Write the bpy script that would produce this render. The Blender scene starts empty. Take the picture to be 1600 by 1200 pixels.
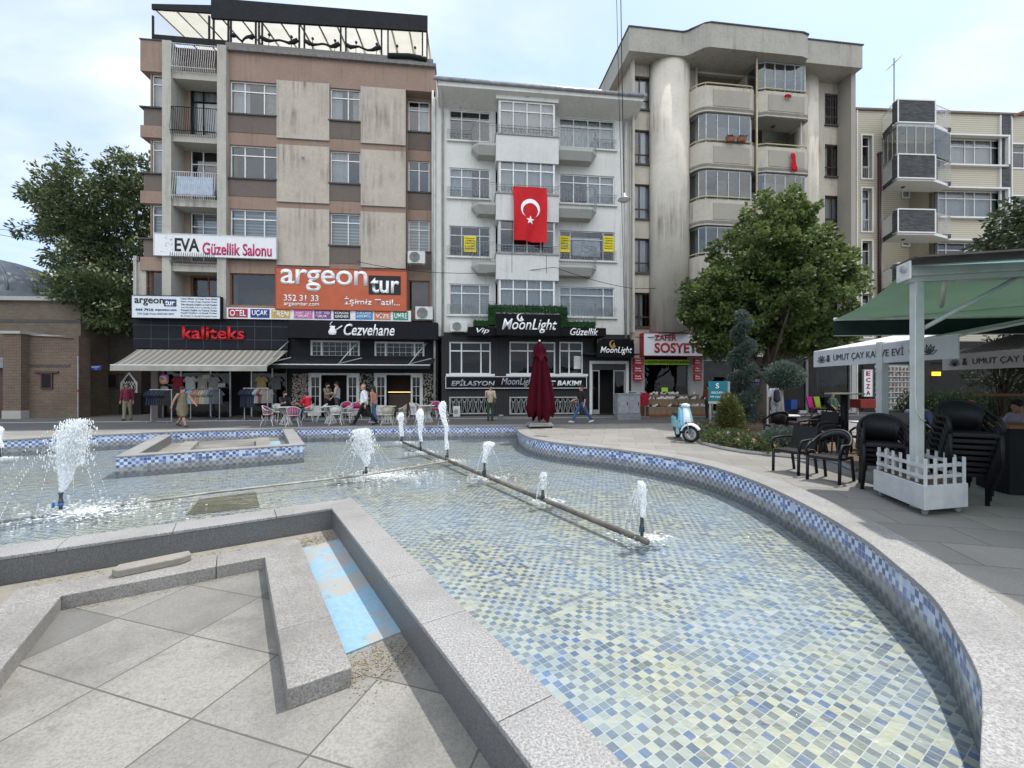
import bpy, math, random
from math import sin, cos, pi, tan, atan2, sqrt, radians as R
from mathutils import Vector, Matrix, noise
random.seed(11)
S = bpy.context.scene
COL = S.collection
CAMZ = 1.7; FPX = 670.0          # eye height and focal length in photo pixels (1600 wide)
# ---------------------------------------------------------------- camera
cam = bpy.data.cameras.new('camera'); camo = bpy.data.objects.new('camera', cam); COL.objects.link(camo)
camo.location = (0, 0, CAMZ); camo.rotation_euler = (R(90), 0, 0)
cam.sensor_width = 36; cam.lens = 36*FPX/1600; cam.clip_start = .05; cam.clip_end = 1000
S.camera = camo
# ---------------------------------------------------------------- light
SUN_EL, SUN_AZ = 64, 52          # azimuth clockwise from +Y
sd = Vector((sin(R(SUN_AZ))*cos(R(SUN_EL)), cos(R(SUN_AZ))*cos(R(SUN_EL)), sin(R(SUN_EL))))
sl = bpy.data.lights.new('sun', 'SUN'); sl.energy = 2.7; sl.angle = R(1.0); sl.color = (1, .955, .89)
so = bpy.data.objects.new('sun', sl); COL.objects.link(so); so.rotation_euler = (-sd).to_track_quat('-Z', 'Y').to_euler()
W = bpy.data.worlds.new('World'); S.world = W; W.use_nodes = True
nt = W.node_tree; nt.nodes.clear(); N = nt.nodes.new; L = nt.links.new
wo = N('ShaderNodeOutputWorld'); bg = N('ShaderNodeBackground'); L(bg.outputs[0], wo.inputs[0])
sky = N('ShaderNodeTexSky'); sky.sky_type = 'NISHITA'; sky.sun_disc = False
sky.sun_elevation = R(SUN_EL); sky.sun_rotation = R(SUN_AZ); sky.dust_density = 1.5; sky.ozone_density = 1.2
bg.inputs[1].default_value = .13
tc = N('ShaderNodeTexCoord'); sep = N('ShaderNodeSeparateXYZ'); L(tc.outputs['Generated'], sep.inputs[0])
def wmath(op, a, b):
    n = N('ShaderNodeMath'); n.operation = op
    for i, x in enumerate((a, b)):
        if isinstance(x, (int, float)): n.inputs[i].default_value = x
        else: L(x, n.inputs[i])
    return n.outputs[0]
zz = wmath('ADD', wmath('MAXIMUM', sep.outputs[2], 0.0), .16)
cx = N('ShaderNodeCombineXYZ'); L(wmath('DIVIDE', sep.outputs[0], zz), cx.inputs[0]); L(wmath('DIVIDE', sep.outputs[1], zz), cx.inputs[1])
mp = N('ShaderNodeMapping'); mp.inputs['Scale'].default_value = (.75, 1.25, 1); mp.inputs['Location'].default_value = (1.3, .4, 0); mp.inputs['Rotation'].default_value = (0, 0, R(25)); L(cx.outputs[0], mp.inputs[0])
n1 = N('ShaderNodeTexNoise'); n1.inputs['Scale'].default_value = .9; n1.inputs['Detail'].default_value = 9; n1.inputs['Roughness'].default_value = .58; n1.inputs['Distortion'].default_value = .35; L(mp.outputs[0], n1.inputs[0])
rp = N('ShaderNodeValToRGB'); rp.color_ramp.elements[0].position = .40; rp.color_ramp.elements[1].position = .66
rp.color_ramp.elements[0].color = (.06, .06, .06, 1); rp.color_ramp.elements[1].color = (.97, .97, .97, 1); L(n1.outputs[0], rp.inputs[0])
n2 = N('ShaderNodeTexNoise'); n2.inputs['Scale'].default_value = 2.3; n2.inputs['Detail'].default_value = 6; L(mp.outputs[0], n2.inputs[0])
cr = N('ShaderNodeValToRGB'); cr.color_ramp.elements[0].position = .3; cr.color_ramp.elements[1].position = .7
cr.color_ramp.elements[0].color = (3.7, 4.1, 4.8, 1); cr.color_ramp.elements[1].color = (6.7, 6.8, 6.9, 1); L(n2.outputs[0], cr.inputs[0])
sk2 = N('ShaderNodeMixRGB'); sk2.blend_type = 'MIX'; sk2.inputs[0].default_value = .55; L(sky.outputs[0], sk2.inputs[1]); sk2.inputs[2].default_value = (3.5, 4.8, 6.8, 1)
mx = N('ShaderNodeMixRGB'); L(rp.outputs[0], mx.inputs[0]); L(sk2.outputs[0], mx.inputs[1]); L(cr.outputs[0], mx.inputs[2]); 
sw = wmath('MULTIPLY', wmath('MINIMUM', wmath('MAXIMUM', wmath('MULTIPLY', sep.outputs[1], -1.6), 0.0), 1.0), wmath('MULTIPLY', wmath('MINIMUM', wmath('MAXIMUM', wmath('SUBTRACT', wmath('MULTIPLY', sep.outputs[2], 3.0), .75), 0.0), 1.0), 2.1))   # added brightening of the unseen sky behind the viewer, lights the facades
br = N('ShaderNodeVectorMath'); br.operation = 'SCALE'; L(mx.outputs[0], br.inputs[0]); L(wmath('ADD', sw, 1.0), br.inputs['Scale']); wm_ = N('ShaderNodeMixRGB'); wm_.blend_type = 'MULTIPLY'; L(wmath('MINIMUM', wmath('MULTIPLY', sw, .6), 1.0), wm_.inputs[0]); L(br.outputs[0], wm_.inputs[1]); wm_.inputs[2].default_value = (1.0, .90, .76, 1); L(wm_.outputs[0], bg.inputs[0])  # added warm tint on the brightened unseen sky, warms the facades
S.view_settings.view_transform = 'Standard'; S.view_settings.look = 'None'; S.view_settings.exposure = 0.70; S.view_settings.gamma = 1
S.render.engine = 'CYCLES'
S.cycles.max_bounces = 8; S.cycles.transparent_max_bounces = 16; S.cycles.diffuse_bounces = 3; S.cycles.glossy_bounces = 3
S.cycles.caustics_reflective = False; S.cycles.caustics_refractive = False; S.cycles.sample_clamp_indirect = 4
try: S.cycles.use_denoising = True
except Exception: pass
# ---------------------------------------------------------------- helpers: geometry
class MB:
    def __init__(s): s.v = []; s.f = []; s.m = []; s.uv = None; s.mi = 0
    def add(s, vs, fs):
        o = len(s.v); s.v += [tuple(v) for v in vs]
        for f in fs: s.f.append([i+o for i in f]); s.m.append(s.mi)
        return s
    def quad(s, a, b, c, d): return s.add((a, b, c, d), ((0, 1, 2, 3),))
    def box(s, x0, x1, y0, y1, z0, z1, mat=None):
        v = [(x, y, z) for z in (z0, z1) for y in (y0, y1) for x in (x0, x1)]
        if mat is not None: v = [mat @ Vector(p) for p in v]
        return s.add(v, ((0, 2, 3, 1), (4, 5, 7, 6), (0, 1, 5, 4), (2, 6, 7, 3), (0, 4, 6, 2), (1, 3, 7, 5)))
    def obox(s, c, sz, rz=0, rx=0, ry=0):
        m = Matrix.Translation(c) @ Matrix.Rotation(rz, 4, 'Z') @ Matrix.Rotation(ry, 4, 'Y') @ Matrix.Rotation(rx, 4, 'X')
        return s.box(-sz[0]/2, sz[0]/2, -sz[1]/2, sz[1]/2, -sz[2]/2, sz[2]/2, m)
    def prism(s, poly, z0, z1):
        n = len(poly); a = sum(poly[i][0]*poly[(i+1) % n][1]-poly[(i+1) % n][0]*poly[i][1] for i in range(n))
        if a < 0: poly = poly[::-1]
        v = [(x, y, z0) for x, y in poly]+[(x, y, z1) for x, y in poly]
        return s.add(v, [list(range(n))[::-1], list(range(n, 2*n))]+[[i, (i+1) % n, (i+1) % n+n, i+n] for i in range(n)])
    def tube(s, pts, r, n=6, cap=True, closed=False):
        pts = [Vector(p) for p in pts]; k = len(pts); rs = r if isinstance(r, (list, tuple)) else [r]*k
        o = len(s.v); up = Vector((0, 0, 1)); prev = None; vs = []
        for i, p in enumerate(pts):
            if closed: t = pts[(i+1) % k]-pts[i-1]
            else: t = pts[min(i+1, k-1)]-pts[max(i-1, 0)]
            if t.length < 1e-9: t = Vector((0, 0, 1))
            t.normalize()
            if prev is None:
                a = t.cross(up)
                if a.length < 1e-3: a = t.cross(Vector((1, 0, 0)))
            else: a = prev-t*prev.dot(t)
            a.normalize(); prev = a; b = t.cross(a)
            for j in range(n):
                w = 2*pi*j/n; vs.append(p+(a*cos(w)+b*sin(w))*rs[i])
        fs = []
        for i in range(k if closed else k-1):
            i2 = (i+1) % k
            for j in range(n): fs.append((i*n+j, i*n+(j+1) % n, i2*n+(j+1) % n, i2*n+j))
        if cap and not closed: fs += [list(range(n))[::-1], [(k-1)*n+j for j in range(n)]]
        return s.add(vs, fs)
    def lathe(s, prof, c=(0, 0, 0), n=12, a0=0, a1=2*pi):
        full = abs(a1-a0-2*pi) < 1e-6; m = n if full else n+1
        vs = [(c[0]+r*cos(a0+(a1-a0)*j/n), c[1]+r*sin(a0+(a1-a0)*j/n), c[2]+z) for r, z in prof for j in range(m)]
        fs = [(i*m+j, i*m+(j+1) % m, (i+1)*m+(j+1) % m, (i+1)*m+j) for i in range(len(prof)-1) for j in range(n if full else n)]
        return s.add(vs, fs)
    def ball(s, c, r, nu=8, nv=6, mat=None):
        r = r if isinstance(r, (list, tuple)) else (r, r, r); c = Vector(c)
        vs = []
        for i in range(nv+1):
            t = pi*i/nv
            for j in range(nu):
                p = 2*pi*j/nu; q = Vector((r[0]*sin(t)*cos(p), r[1]*sin(t)*sin(p), r[2]*cos(t)))
                vs.append(c+(mat @ q if mat is not None else q))
        return s.add(vs, [(i*nu+j, (i+1)*nu+j, (i+1)*nu+(j+1) % nu, i*nu+(j+1) % nu) for i in range(nv) for j in range(nu)])
    def capsule(s, p, q, r1, r2, n=8):
        p, q = Vector(p), Vector(q); d = q-p; d = d.normalized() if d.length > 1e-6 else Vector((0, 0, 1)); pts = []; rs = []
        for k in range(4): t = pi/2*k/4; pts.append(p-d*r1*cos(t)); rs.append(max(r1*sin(t), .0008))
        pts.append(p); rs.append(r1); pts.append(q); rs.append(r2)
        for k in range(1, 5): t = pi/2*k/4; pts.append(q+d*r2*sin(t)); rs.append(max(r2*cos(t), .0008))
        return s.tube(pts, rs, n)
    def path(s, pts, th, z0, z1):      # vertical band of thickness th following a 2-D path (offset to its left)
        n = len(pts); P = [Vector(p) for p in pts]; off = []
        for i in range(n):
            t = (P[min(i+1, n-1)]-P[max(i-1, 0)]).normalized(); off.append(P[i]+Vector((-t.y, t.x))*th)
        vs = []
        for i in range(n): vs += [(P[i].x, P[i].y, z0), (P[i].x, P[i].y, z1), (off[i].x, off[i].y, z1), (off[i].x, off[i].y, z0)]
        fs = []
        for i in range(n-1):
            a, b = i*4, i*4+4
            for j in range(4): fs.append((a+j, b+j, b+(j+1) % 4, a+(j+1) % 4))
        fs += [(0, 1, 2, 3), ((n-1)*4+3, (n-1)*4+2, (n-1)*4+1, (n-1)*4)]
        return s.add(vs, fs)
    def build(s, name, mats, parent=None, smooth=False, bevel=0):
        me = bpy.data.meshes.new(name); me.from_pydata(s.v, [], s.f)
        for m in (mats if isinstance(mats, (list, tuple)) else [mats]): me.materials.append(m)
        if any(s.m): me.polygons.foreach_set('material_index', s.m)
        if smooth: me.polygons.foreach_set('use_smooth', [True]*len(me.polygons))
        if s.uv is not None:
            ul = me.uv_layers.new(name='UVMap')
            for p in me.polygons:
                for li in p.loop_indices: ul.data[li].uv = s.uv(me.vertices[me.loops[li].vertex_index].co, p)
        me.update(); o = bpy.data.objects.new(name, me); COL.objects.link(o)
        if parent is not None: o.parent = parent
        if bevel:
            b = o.modifiers.new('bevel', 'BEVEL'); b.width = bevel; b.segments = 2; b.limit_method = 'ANGLE'
        return o
def tag(o, label=None, cat=None, group=None, kind=None):
    if label: o['label'] = label
    if cat: o['category'] = cat
    if group: o['group'] = group
    if kind: o['kind'] = kind
    return o
def thing(name, label, cat, loc=(0, 0, 0), rz=0, group=None):
    o = bpy.data.objects.new(name, None); COL.objects.link(o); o.location = loc; o.rotation_euler = (0, 0, rz); o.empty_display_size = .1
    return tag(o, label, cat, group)
def dup(root, loc, rz=0, label=None, group=None, scale=None):
    r = root.copy(); COL.objects.link(r); r.location = loc; r.rotation_euler = (0, 0, rz)
    if scale: r.scale = (scale,)*3
    if label: r['label'] = label
    if group: r['group'] = group
    for ch in list(root.children):
        c = ch.copy(); COL.objects.link(c); c.parent = r
        for g in list(ch.children):
            d = g.copy(); COL.objects.link(d); d.parent = c
    return r
def gp(px, py, z=0.0):                 # photo pixel -> point on the level z
    Y = FPX*(CAMZ-z)/(py-600.0); return Vector(((px-800)/FPX*Y, Y, z))
def at(px, py, Y): return Vector(((px-800)/FPX*Y, Y, CAMZ+(600-py)/FPX*Y))
class Fac:                              # a facade plane: local x along it, y into the building, z up
    def __init__(s, ax, ay, ang): s.A = Vector((ax, ay, 0)); s.ang = ang; s.M = Matrix.Rotation(-ang, 3, 'Z')
    def uz(s, px, py, v=0.0):
        o = s.M @ (Vector((0, 0, CAMZ))-s.A); d = s.M @ Vector(((px-800)/FPX, 1, (600-py)/FPX)); t = (v-o.y)/d.y; q = o+d*t
        return q.x, q.z
    def u(s, px, v=0.0): return s.uz(px, 600, v)[0]
    def z(s, px, py, v=0.0): return s.uz(px, py, v)[1]
    def rect(s, x0, y0, x1, y1, v=0.0):
        xm = (x0+x1)/2; return s.u(x0, v), s.u(x1, v), s.z(xm, y1, v), s.z(xm, y0, v)
    def world(s, u, v, z=0): return s.A+Matrix.Rotation(s.ang, 3, 'Z') @ Vector((u, v, z))
    def thing(s, name, label, cat, u=0, v=0, z=0, group=None): return thing(name, label, cat, s.world(u, v, z), s.ang, group)
# ---------------------------------------------------------------- helpers: materials
def newmat(name):
    m = bpy.data.materials.new(name); m.use_nodes = True; t = m.node_tree; b = t.nodes['Principled BSDF']; return m, t, b
def nd(t, typ, **kw):
    n = t.nodes.new(typ)
    for k, v in kw.items(): setattr(n, k, v)
    return n
def setin(t, n, i, x):
    if hasattr(x, 'is_output') : t.links.new(x, n.inputs[i])
    else: n.inputs[i].default_value = x
def mth(t, op, a, b=0.0, c=None):
    n = nd(t, 'ShaderNodeMath', operation=op); setin(t, n, 0, a); setin(t, n, 1, b)
    if c is not None: setin(t, n, 2, c)
    return n.outputs[0]
def mixc(t, f, a, b, mode='MIX'):
    n = nd(t, 'ShaderNodeMixRGB', blend_type=mode); setin(t, n, 0, f)
    for i, x in ((1, a), (2, b)): setin(t, n, i, x if hasattr(x, 'is_output') else (*x[:3], 1))
    return n.outputs[0]
def ramp(t, x, p0, p1, c0=(0, 0, 0), c1=(1, 1, 1)):
    n = nd(t, 'ShaderNodeValToRGB'); e = n.color_ramp.elements; e[0].position = p0; e[1].position = p1; e[0].color = (*c0, 1); e[1].color = (*c1, 1)
    t.links.new(x, n.inputs[0]); return n.outputs[0]
def coords(t, scale=(1, 1, 1), rot=(0, 0, 0), src='Object', loc=(0, 0, 0)):
    c = nd(t, 'ShaderNodeTexCoord'); m = nd(t, 'ShaderNodeMapping'); m.inputs['Scale'].default_value = scale; m.inputs['Rotation'].default_value = rot; m.inputs['Location'].default_value = loc
    t.links.new(c.outputs[src], m.inputs[0]); return m.outputs[0]
def noi(t, vec, scale, detail=4, rough=.55, dist=0):
    n = nd(t, 'ShaderNodeTexNoise'); n.inputs['Scale'].default_value = scale; n.inputs['Detail'].default_value = detail; n.inputs['Roughness'].default_value = rough; n.inputs['Distortion'].default_value = dist
    t.links.new(vec, n.inputs[0]); return n.outputs[0]
def bump(t, b, h, strength=.3, dist=.02):
    n = nd(t, 'ShaderNodeBump'); n.inputs['Strength'].default_value = strength; n.inputs['Distance'].default_value = dist; t.links.new(h, n.inputs['Height']); t.links.new(n.outputs[0], b.inputs['Normal']); return n
CACHE = {}
def M(name, col, rough=.6, metal=0, col2=None, sc=6, var=.12, bmp=0, spec=.3, emit=0, trans=0):
    if name in CACHE: return CACHE[name]
    m, t, b = newmat(name); b.inputs['Roughness'].default_value = rough; b.inputs['Metallic'].default_value = metal; b.inputs['Specular IOR Level'].default_value = spec
    v = coords(t); n = noi(t, v, sc, 5)
    c2 = col2 or tuple(x*(1-var*2) for x in col); c1 = col if col2 else tuple(min(1, x*(1+var)) for x in col)
    c = ramp(t, n, .3, .7, c1, c2); t.links.new(c, b.inputs['Base Color'])
    if bmp: bump(t, b, noi(t, v, sc*6, 3), bmp, .02)
    if emit: b.inputs['Emission Color'].default_value = (*col, 1); b.inputs['Emission Strength'].default_value = emit
    if trans:                            # thin cloth that lets light through
        tr = nd(t, 'ShaderNodeBsdfTranslucent'); t.links.new(c, tr.inputs[0]); ms = nd(t, 'ShaderNodeMixShader'); ms.inputs[0].default_value = trans
        t.links.new(b.outputs[0], ms.inputs[1]); t.links.new(tr.outputs[0], ms.inputs[2]); t.links.new(ms.outputs[0], t.nodes['Material Output'].inputs[0])
    CACHE[name] = m; return m
def plaster(name, col, dirt=(.12, .11, .1), amount=.5, streak=.5, rough=.9, fine=40, thr=.52, ledges=None):
    """weathered render: blotches, fine grain and rain streaks running down"""
    m, t, b = newmat(name); b.inputs['Roughness'].default_value = rough; b.inputs['Specular IOR Level'].default_value = .25
    v = coords(t); vs = coords(t, (1, 1, .055))
    big = noi(t, v, .9, 6, .6); g = noi(t, v, fine, 4, .7); st = noi(t, vs, 5.5, 6, .65); st2 = noi(t, v, .55, 3)
    c = mixc(t, mth(t, 'MULTIPLY', ramp(t, big, .35, .75), amount*.55), col, tuple(x*.62 for x in col))
    k = mth(t, 'MULTIPLY', ramp(t, st, thr, thr+.22), ramp(t, st2, .4, .68)); k = mth(t, 'MULTIPLY', k, streak)
    c = mixc(t, k, c, dirt)
    c = mixc(t, mth(t, 'MULTIPLY', ramp(t, noi(t, v, 7, 6, .78, .4), .46, .68), .42*amount), c, tuple(x*.5 for x in col))
    c = mixc(t, mth(t, 'MULTIPLY', ramp(t, g, .35, .7), .35*amount+.08), c, tuple(x*.55 for x in col))
    t.links.new(c, b.inputs['Base Color']); bump(t, b, g, .35, .015); return m
def granite(name, base, dark, light, sc=170, rough=.55, stain=.4):
    m, t, b = newmat(name); b.inputs['Roughness'].default_value = rough
    v = coords(t); a = noi(t, v, sc, 3, .75); big = noi(t, v, 1.1, 6, .6); mid = noi(t, v, 7, 5, .65)
    c = ramp(t, a, .36, .64, dark, light); c = mixc(t, .45, c, base)
    c = mixc(t, mth(t, 'MULTIPLY', ramp(t, big, .42, .72), stain), c, tuple(x*.55 for x in base))
    c = mixc(t, mth(t, 'MULTIPLY', ramp(t, mid, .58, .74), stain*.6), c, (base[0]*.5, base[1]*.46, base[2]*.4))
    t.links.new(c, b.inputs['Base Color']); bump(t, b, a, .15, .004); return m
def slabs(name, c1, c2, w, h, rot, joint=.012, grain=110, rough=.75, dirt=.45, offset=0.0, loc=(0, 0, 0), jc=.35):
    m, t, b = newmat(name); b.inputs['Roughness'].default_value = rough; b.inputs['Specular IOR Level'].default_value = .3
    v = coords(t, rot=(0, 0, rot), loc=loc); w0 = coords(t)
    br = nd(t, 'ShaderNodeTexBrick'); br.offset = offset; br.inputs['Scale'].default_value = 1; br.inputs['Mortar Size'].default_value = joint; br.inputs['Brick Width'].default_value = w; br.inputs['Row Height'].default_value = h
    br.inputs['Mortar Smooth'].default_value = .3; br.inputs['Bias'].default_value = 0
    br.inputs['Color1'].default_value = (*c1, 1); br.inputs['Color2'].default_value = (*c2, 1); br.inputs['Mortar'].default_value = (c1[0]*jc, c1[1]*jc, c1[2]*jc, 1)
    t.links.new(v, br.inputs[0]); g = noi(t, w0, grain, 3, .75); big = noi(t, w0, .8, 7, .65, .3); mid = noi(t, w0, 5, 6, .7, .5)
    c = mixc(t, mth(t, 'MULTIPLY', ramp(t, g, .40, .62), .5), br.outputs[0], tuple(x*.42 for x in c1))
    c = mixc(t, mth(t, 'MULTIPLY', ramp(t, big, .45, .75), dirt), c, tuple(x*.5 for x in c2))
    c = mixc(t, mth(t, 'MULTIPLY', ramp(t, mid, .6, .75), dirt*.6), c, (c2[0]*.42, c2[1]*.4, c2[2]*.36))
    t.links.new(c, b.inputs['Base Color']); h_ = mth(t, 'SUBTRACT', mth(t, 'MULTIPLY', g, .25), br.outputs['Fac']); bump(t, b, h_, .35, .01); return m
def bricks(name, c1, c2, mortar, w=.22, h=.065, ms=.01, dirt=.3, rough=.9):
    m, t, b = newmat(name); b.inputs['Roughness'].default_value = rough; b.inputs['Specular IOR Level'].default_value = .2
    v = coords(t); s = nd(t, 'ShaderNodeSeparateXYZ'); t.links.new(v, s.inputs[0]); k = nd(t, 'ShaderNodeCombineXYZ')
    t.links.new(mth(t, 'ADD', s.outputs[0], s.outputs[1]), k.inputs[0]); t.links.new(s.outputs[2], k.inputs[1])
    br = nd(t, 'ShaderNodeTexBrick'); br.inputs['Scale'].default_value = 1; br.inputs['Brick Width'].default_value = w; br.inputs['Row Height'].default_value = h; br.inputs['Mortar Size'].default_value = ms; br.inputs['Bias'].default_value = -.1
    br.inputs['Color1'].default_value = (*c1, 1); br.inputs['Color2'].default_value = (*c2, 1); br.inputs['Mortar'].default_value = (*mortar, 1); t.links.new(k.outputs[0], br.inputs[0])
    big = noi(t, v, .7, 6, .6); c = mixc(t, mth(t, 'MULTIPLY', ramp(t, big, .4, .7), dirt), br.outputs[0], tuple(x*.5 for x in c2))
    t.links.new(c, b.inputs['Base Color']); bump(t, b, br.outputs['Fac'], -.5, .01); return m
def hstripes(name, c1, c2, period, duty, axis=2, rough=.6, trans=0):
    m, t, b = newmat(name); b.inputs['Roughness'].default_value = rough
    s = nd(t, 'ShaderNodeSeparateXYZ'); v = coords(t); t.links.new(v, s.inputs[0])
    f = mth(t, 'FRACT', mth(t, 'DIVIDE', s.outputs[axis], period)); k = mth(t, 'LESS_THAN', f, duty)
    n = noi(t, v, 1.2, 5); c = mixc(t, k, c1, c2); c = mixc(t, mth(t, 'MULTIPLY', ramp(t, n, .4, .75), .3), c, tuple(x*.55 for x in c1))
    t.links.new(c, b.inputs['Base Color'])
    if trans:
        tr = nd(t, 'ShaderNodeBsdfTranslucent'); t.links.new(c, tr.inputs[0]); ms = nd(t, 'ShaderNodeMixShader'); ms.inputs[0].default_value = trans
        t.links.new(b.outputs[0], ms.inputs[1]); t.links.new(tr.outputs[0], ms.inputs[2]); t.links.new(ms.outputs[0], t.nodes['Material Output'].inputs[0])
    return m
def glass(name, tint=(.82, .87, .9), refl=.9, base=.06, rough=.01, blend=.35):
    m, t, b = newmat(name); t.nodes.remove(b)
    tr = nd(t, 'ShaderNodeBsdfTransparent'); tr.inputs[0].default_value = (*tint, 1); gl = nd(t, 'ShaderNodeBsdfGlossy'); gl.inputs['Roughness'].default_value = rough; gl.inputs[0].default_value = (refl, refl, refl, 1)
    v = coords(t); n = noi(t, v, 1.3, 2); bp = nd(t, 'ShaderNodeBump'); bp.inputs['Strength'].default_value = .12; bp.inputs['Distance'].default_value = .05; t.links.new(n, bp.inputs['Height']); t.links.new(bp.outputs[0], gl.inputs['Normal'])
    lw = nd(t, 'ShaderNodeLayerWeight'); lw.inputs[0].default_value = blend; f = mth(t, 'ADD', mth(t, 'MULTIPLY', lw.outputs['Fresnel'], .8), base)
    ms = nd(t, 'ShaderNodeMixShader'); t.links.new(f, ms.inputs[0]); t.links.new(tr.outputs[0], ms.inputs[1]); t.links.new(gl.outputs[0], ms.inputs[2]); t.links.new(ms.outputs[0], t.nodes['Material Output'].inputs[0]); return m
def mosaic(name, darks, lights, grout, size=.07, gw=.05, parity=.85, stain=None, warp=0.0, rough=.3, wear=.35):
    """square glass mosaic on the UV map (metres): alternating dark and light tiles with random tones"""
    m, t, b = newmat(name); b.inputs['Roughness'].default_value = rough
    c0 = nd(t, 'ShaderNodeTexCoord'); uv = c0.outputs['UV']
    if warp:
        n = nd(t, 'ShaderNodeTexNoise'); n.inputs['Scale'].default_value = 5; n.inputs['Detail'].default_value = 2; t.links.new(c0.outputs['Object'], n.inputs[0])
        vm = nd(t, 'ShaderNodeVectorMath', operation='SUBTRACT'); t.links.new(n.outputs['Color'], vm.inputs[0]); vm.inputs[1].default_value = (.5, .5, .5)
        v2 = nd(t, 'ShaderNodeVectorMath', operation='SCALE'); t.links.new(vm.outputs[0], v2.inputs[0]); v2.inputs['Scale'].default_value = warp
        v3 = nd(t, 'ShaderNodeVectorMath', operation='ADD'); t.links.new(uv, v3.inputs[0]); t.links.new(v2.outputs[0], v3.inputs[1]); uv = v3.outputs[0]
    sc = nd(t, 'ShaderNodeVectorMath', operation='SCALE'); t.links.new(uv, sc.inputs[0]); sc.inputs['Scale'].default_value = 1/size
    fl = nd(t, 'ShaderNodeVectorMath', operation='FLOOR'); t.links.new(sc.outputs[0], fl.inputs[0]); fr = nd(t, 'ShaderNodeVectorMath', operation='FRACTION'); t.links.new(sc.outputs[0], fr.inputs[0])
    wn = nd(t, 'ShaderNodeTexWhiteNoise', noise_dimensions='2D'); t.links.new(fl.outputs[0], wn.inputs['Vector'])
    ad = nd(t, 'ShaderNodeVectorMath', operation='ADD'); t.links.new(fl.outputs[0], ad.inputs[0]); ad.inputs[1].default_value = (37.3, 11.7, 0); wn2 = nd(t, 'ShaderNodeTexWhiteNoise', noise_dimensions='2D'); t.links.new(ad.outputs[0], wn2.inputs['Vector'])
    def pick(cols):
        r = nd(t, 'ShaderNodeValToRGB'); r.color_ramp.interpolation = 'CONSTANT'; e = r.color_ramp.elements
        while len(e) < len(cols): e.new(.5)
        for i, c in enumerate(cols): e[i].position = i/len(cols); e[i].color = (*c, 1)
        t.links.new(wn.outputs['Value'], r.inputs[0]); return r.outputs[0]
    s = nd(t, 'ShaderNodeSeparateXYZ'); t.links.new(fl.outputs[0], s.inputs[0]); par = mth(t, 'FLOORED_MODULO', mth(t, 'ADD', s.outputs[0], s.outputs[1]), 2.0)
    flip = mth(t, 'GREATER_THAN', wn2.outputs['Value'], parity); par = mth(t, 'ABSOLUTE', mth(t, 'SUBTRACT', par, flip))
    c = mixc(t, par, pick(darks), pick(lights))
    f = nd(t, 'ShaderNodeSeparateXYZ'); t.links.new(fr.outputs[0], f.inputs[0])
    e = mth(t, 'MINIMUM', mth(t, 'MINIMUM', f.outputs[0], mth(t, 'SUBTRACT', 1.0, f.outputs[0])), mth(t, 'MINIMUM', f.outputs[1], mth(t, 'SUBTRACT', 1.0, f.outputs[1])))
    ov = coords(t); big = noi(t, ov, 1.0, 7, .65, .6); mid = noi(t, ov, 6, 5, .7, .4)
    if stain: 
        c = mixc(t, mth(t, 'MULTIPLY', ramp(t, big, .4, .68), wear), c, stain); c = mixc(t, mth(t, 'MULTIPLY', ramp(t, mid, .56, .72), wear*.8), c, stain)
    c = mixc(t, mth(t, 'LESS_THAN', e, gw), c, grout)
    return m, t, b, c, ov
# ================================================================ ground, pool, platforms
FA = (1.0, 23.0); FANG = R(6.5)        # the street front: a line through FA turned by FANG
def catmull(P, k=6):
    out = []
    for i in range(len(P)-1):
        a, b, c, d = [Vector(P[max(0, min(len(P)-1, i+j))]) for j in (-1, 0, 1, 2)]
        for s in range(k):
            t = s/k; out.append(.5*((2*b)+(c-a)*t+(2*a-5*b+4*c-d)*t*t+(3*b-3*c+d-a)*t**3))
    out.append(Vector(P[-1])); return out
curve = catmull([(-2.6, -2.2), (-.9, -.75), (.35, .35), (1.1, 1.0), (1.65, 1.49), (2.11, 1.9), (2.47, 2.22), (2.72, 2.47), (3.0, 2.85), (3.33, 3.35), (3.58, 3.93), (3.87, 4.75), (4.13, 6.06), (4.24, 7.64), (3.97, 9.26), (3.15, 10.6), (2.45, 11.35), (1.6, 12.05), (.9, 12.9), (.47, 13.9), (.24, 15.4)], 5)
curve += [Vector(p) for p in ((.18, 16.4), (.2, 17.1), (.3, 17.42))]
back = catmull([(.3, 17.42), (-4.0, 17.0), (-8.5, 16.35), (-10.5, 15.8), (-12.4, 15.05), (-15.45, 12.94), (-19, 9.3), (-21.5, 4)], 5)
LOOP = [tuple(p) for p in curve]+[tuple(p) for p in back[1:]]+[(-19, -4), (-10, -6), (-5, -4)]
def offset(P, d):
    n = len(P); out = []
    for i in range(n):
        a = (Vector(P[i])-Vector(P[i-1])).normalized(); b = (Vector(P[(i+1) % n])-Vector(P[i])).normalized()
        na = Vector((a.y, -a.x)); nb = Vector((b.y, -b.x)); m = na+nb; m = m/max(m.length, 1e-6); k = max(.55, m.dot(na)); out.append(tuple(Vector(P[i])+m*(d/k)))
    return out
FLOORZ, WATERZ = -.52, -.385
m_plaza = slabs('plaza_slabs', (.29, .275, .25), (.225, .215, .20), .95, .62, R(14), .008, 70, .8, .35, offset=.5)
m_coping = granite('coping_granite', (.27, .265, .255), (.045, .045, .045), (.49, .48, .47), 70, .55, .6)
gi, go = offset(LOOP, .2), offset(LOOP, .42)
CEN = Vector((-3, 10)); g = MB(); n = len(LOOP); ring = []
for p in gi: d = (Vector(p)-CEN).normalized(); ring.append(CEN+d*300)
g.add([(x, y, 0) for x, y in gi]+[(p.x, p.y, 0) for p in ring], [(i, (i+1) % n, (i+1) % n+n, i+n) for i in range(n)])
tag(g.build('ground', m_plaza), kind='structure')
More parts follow.
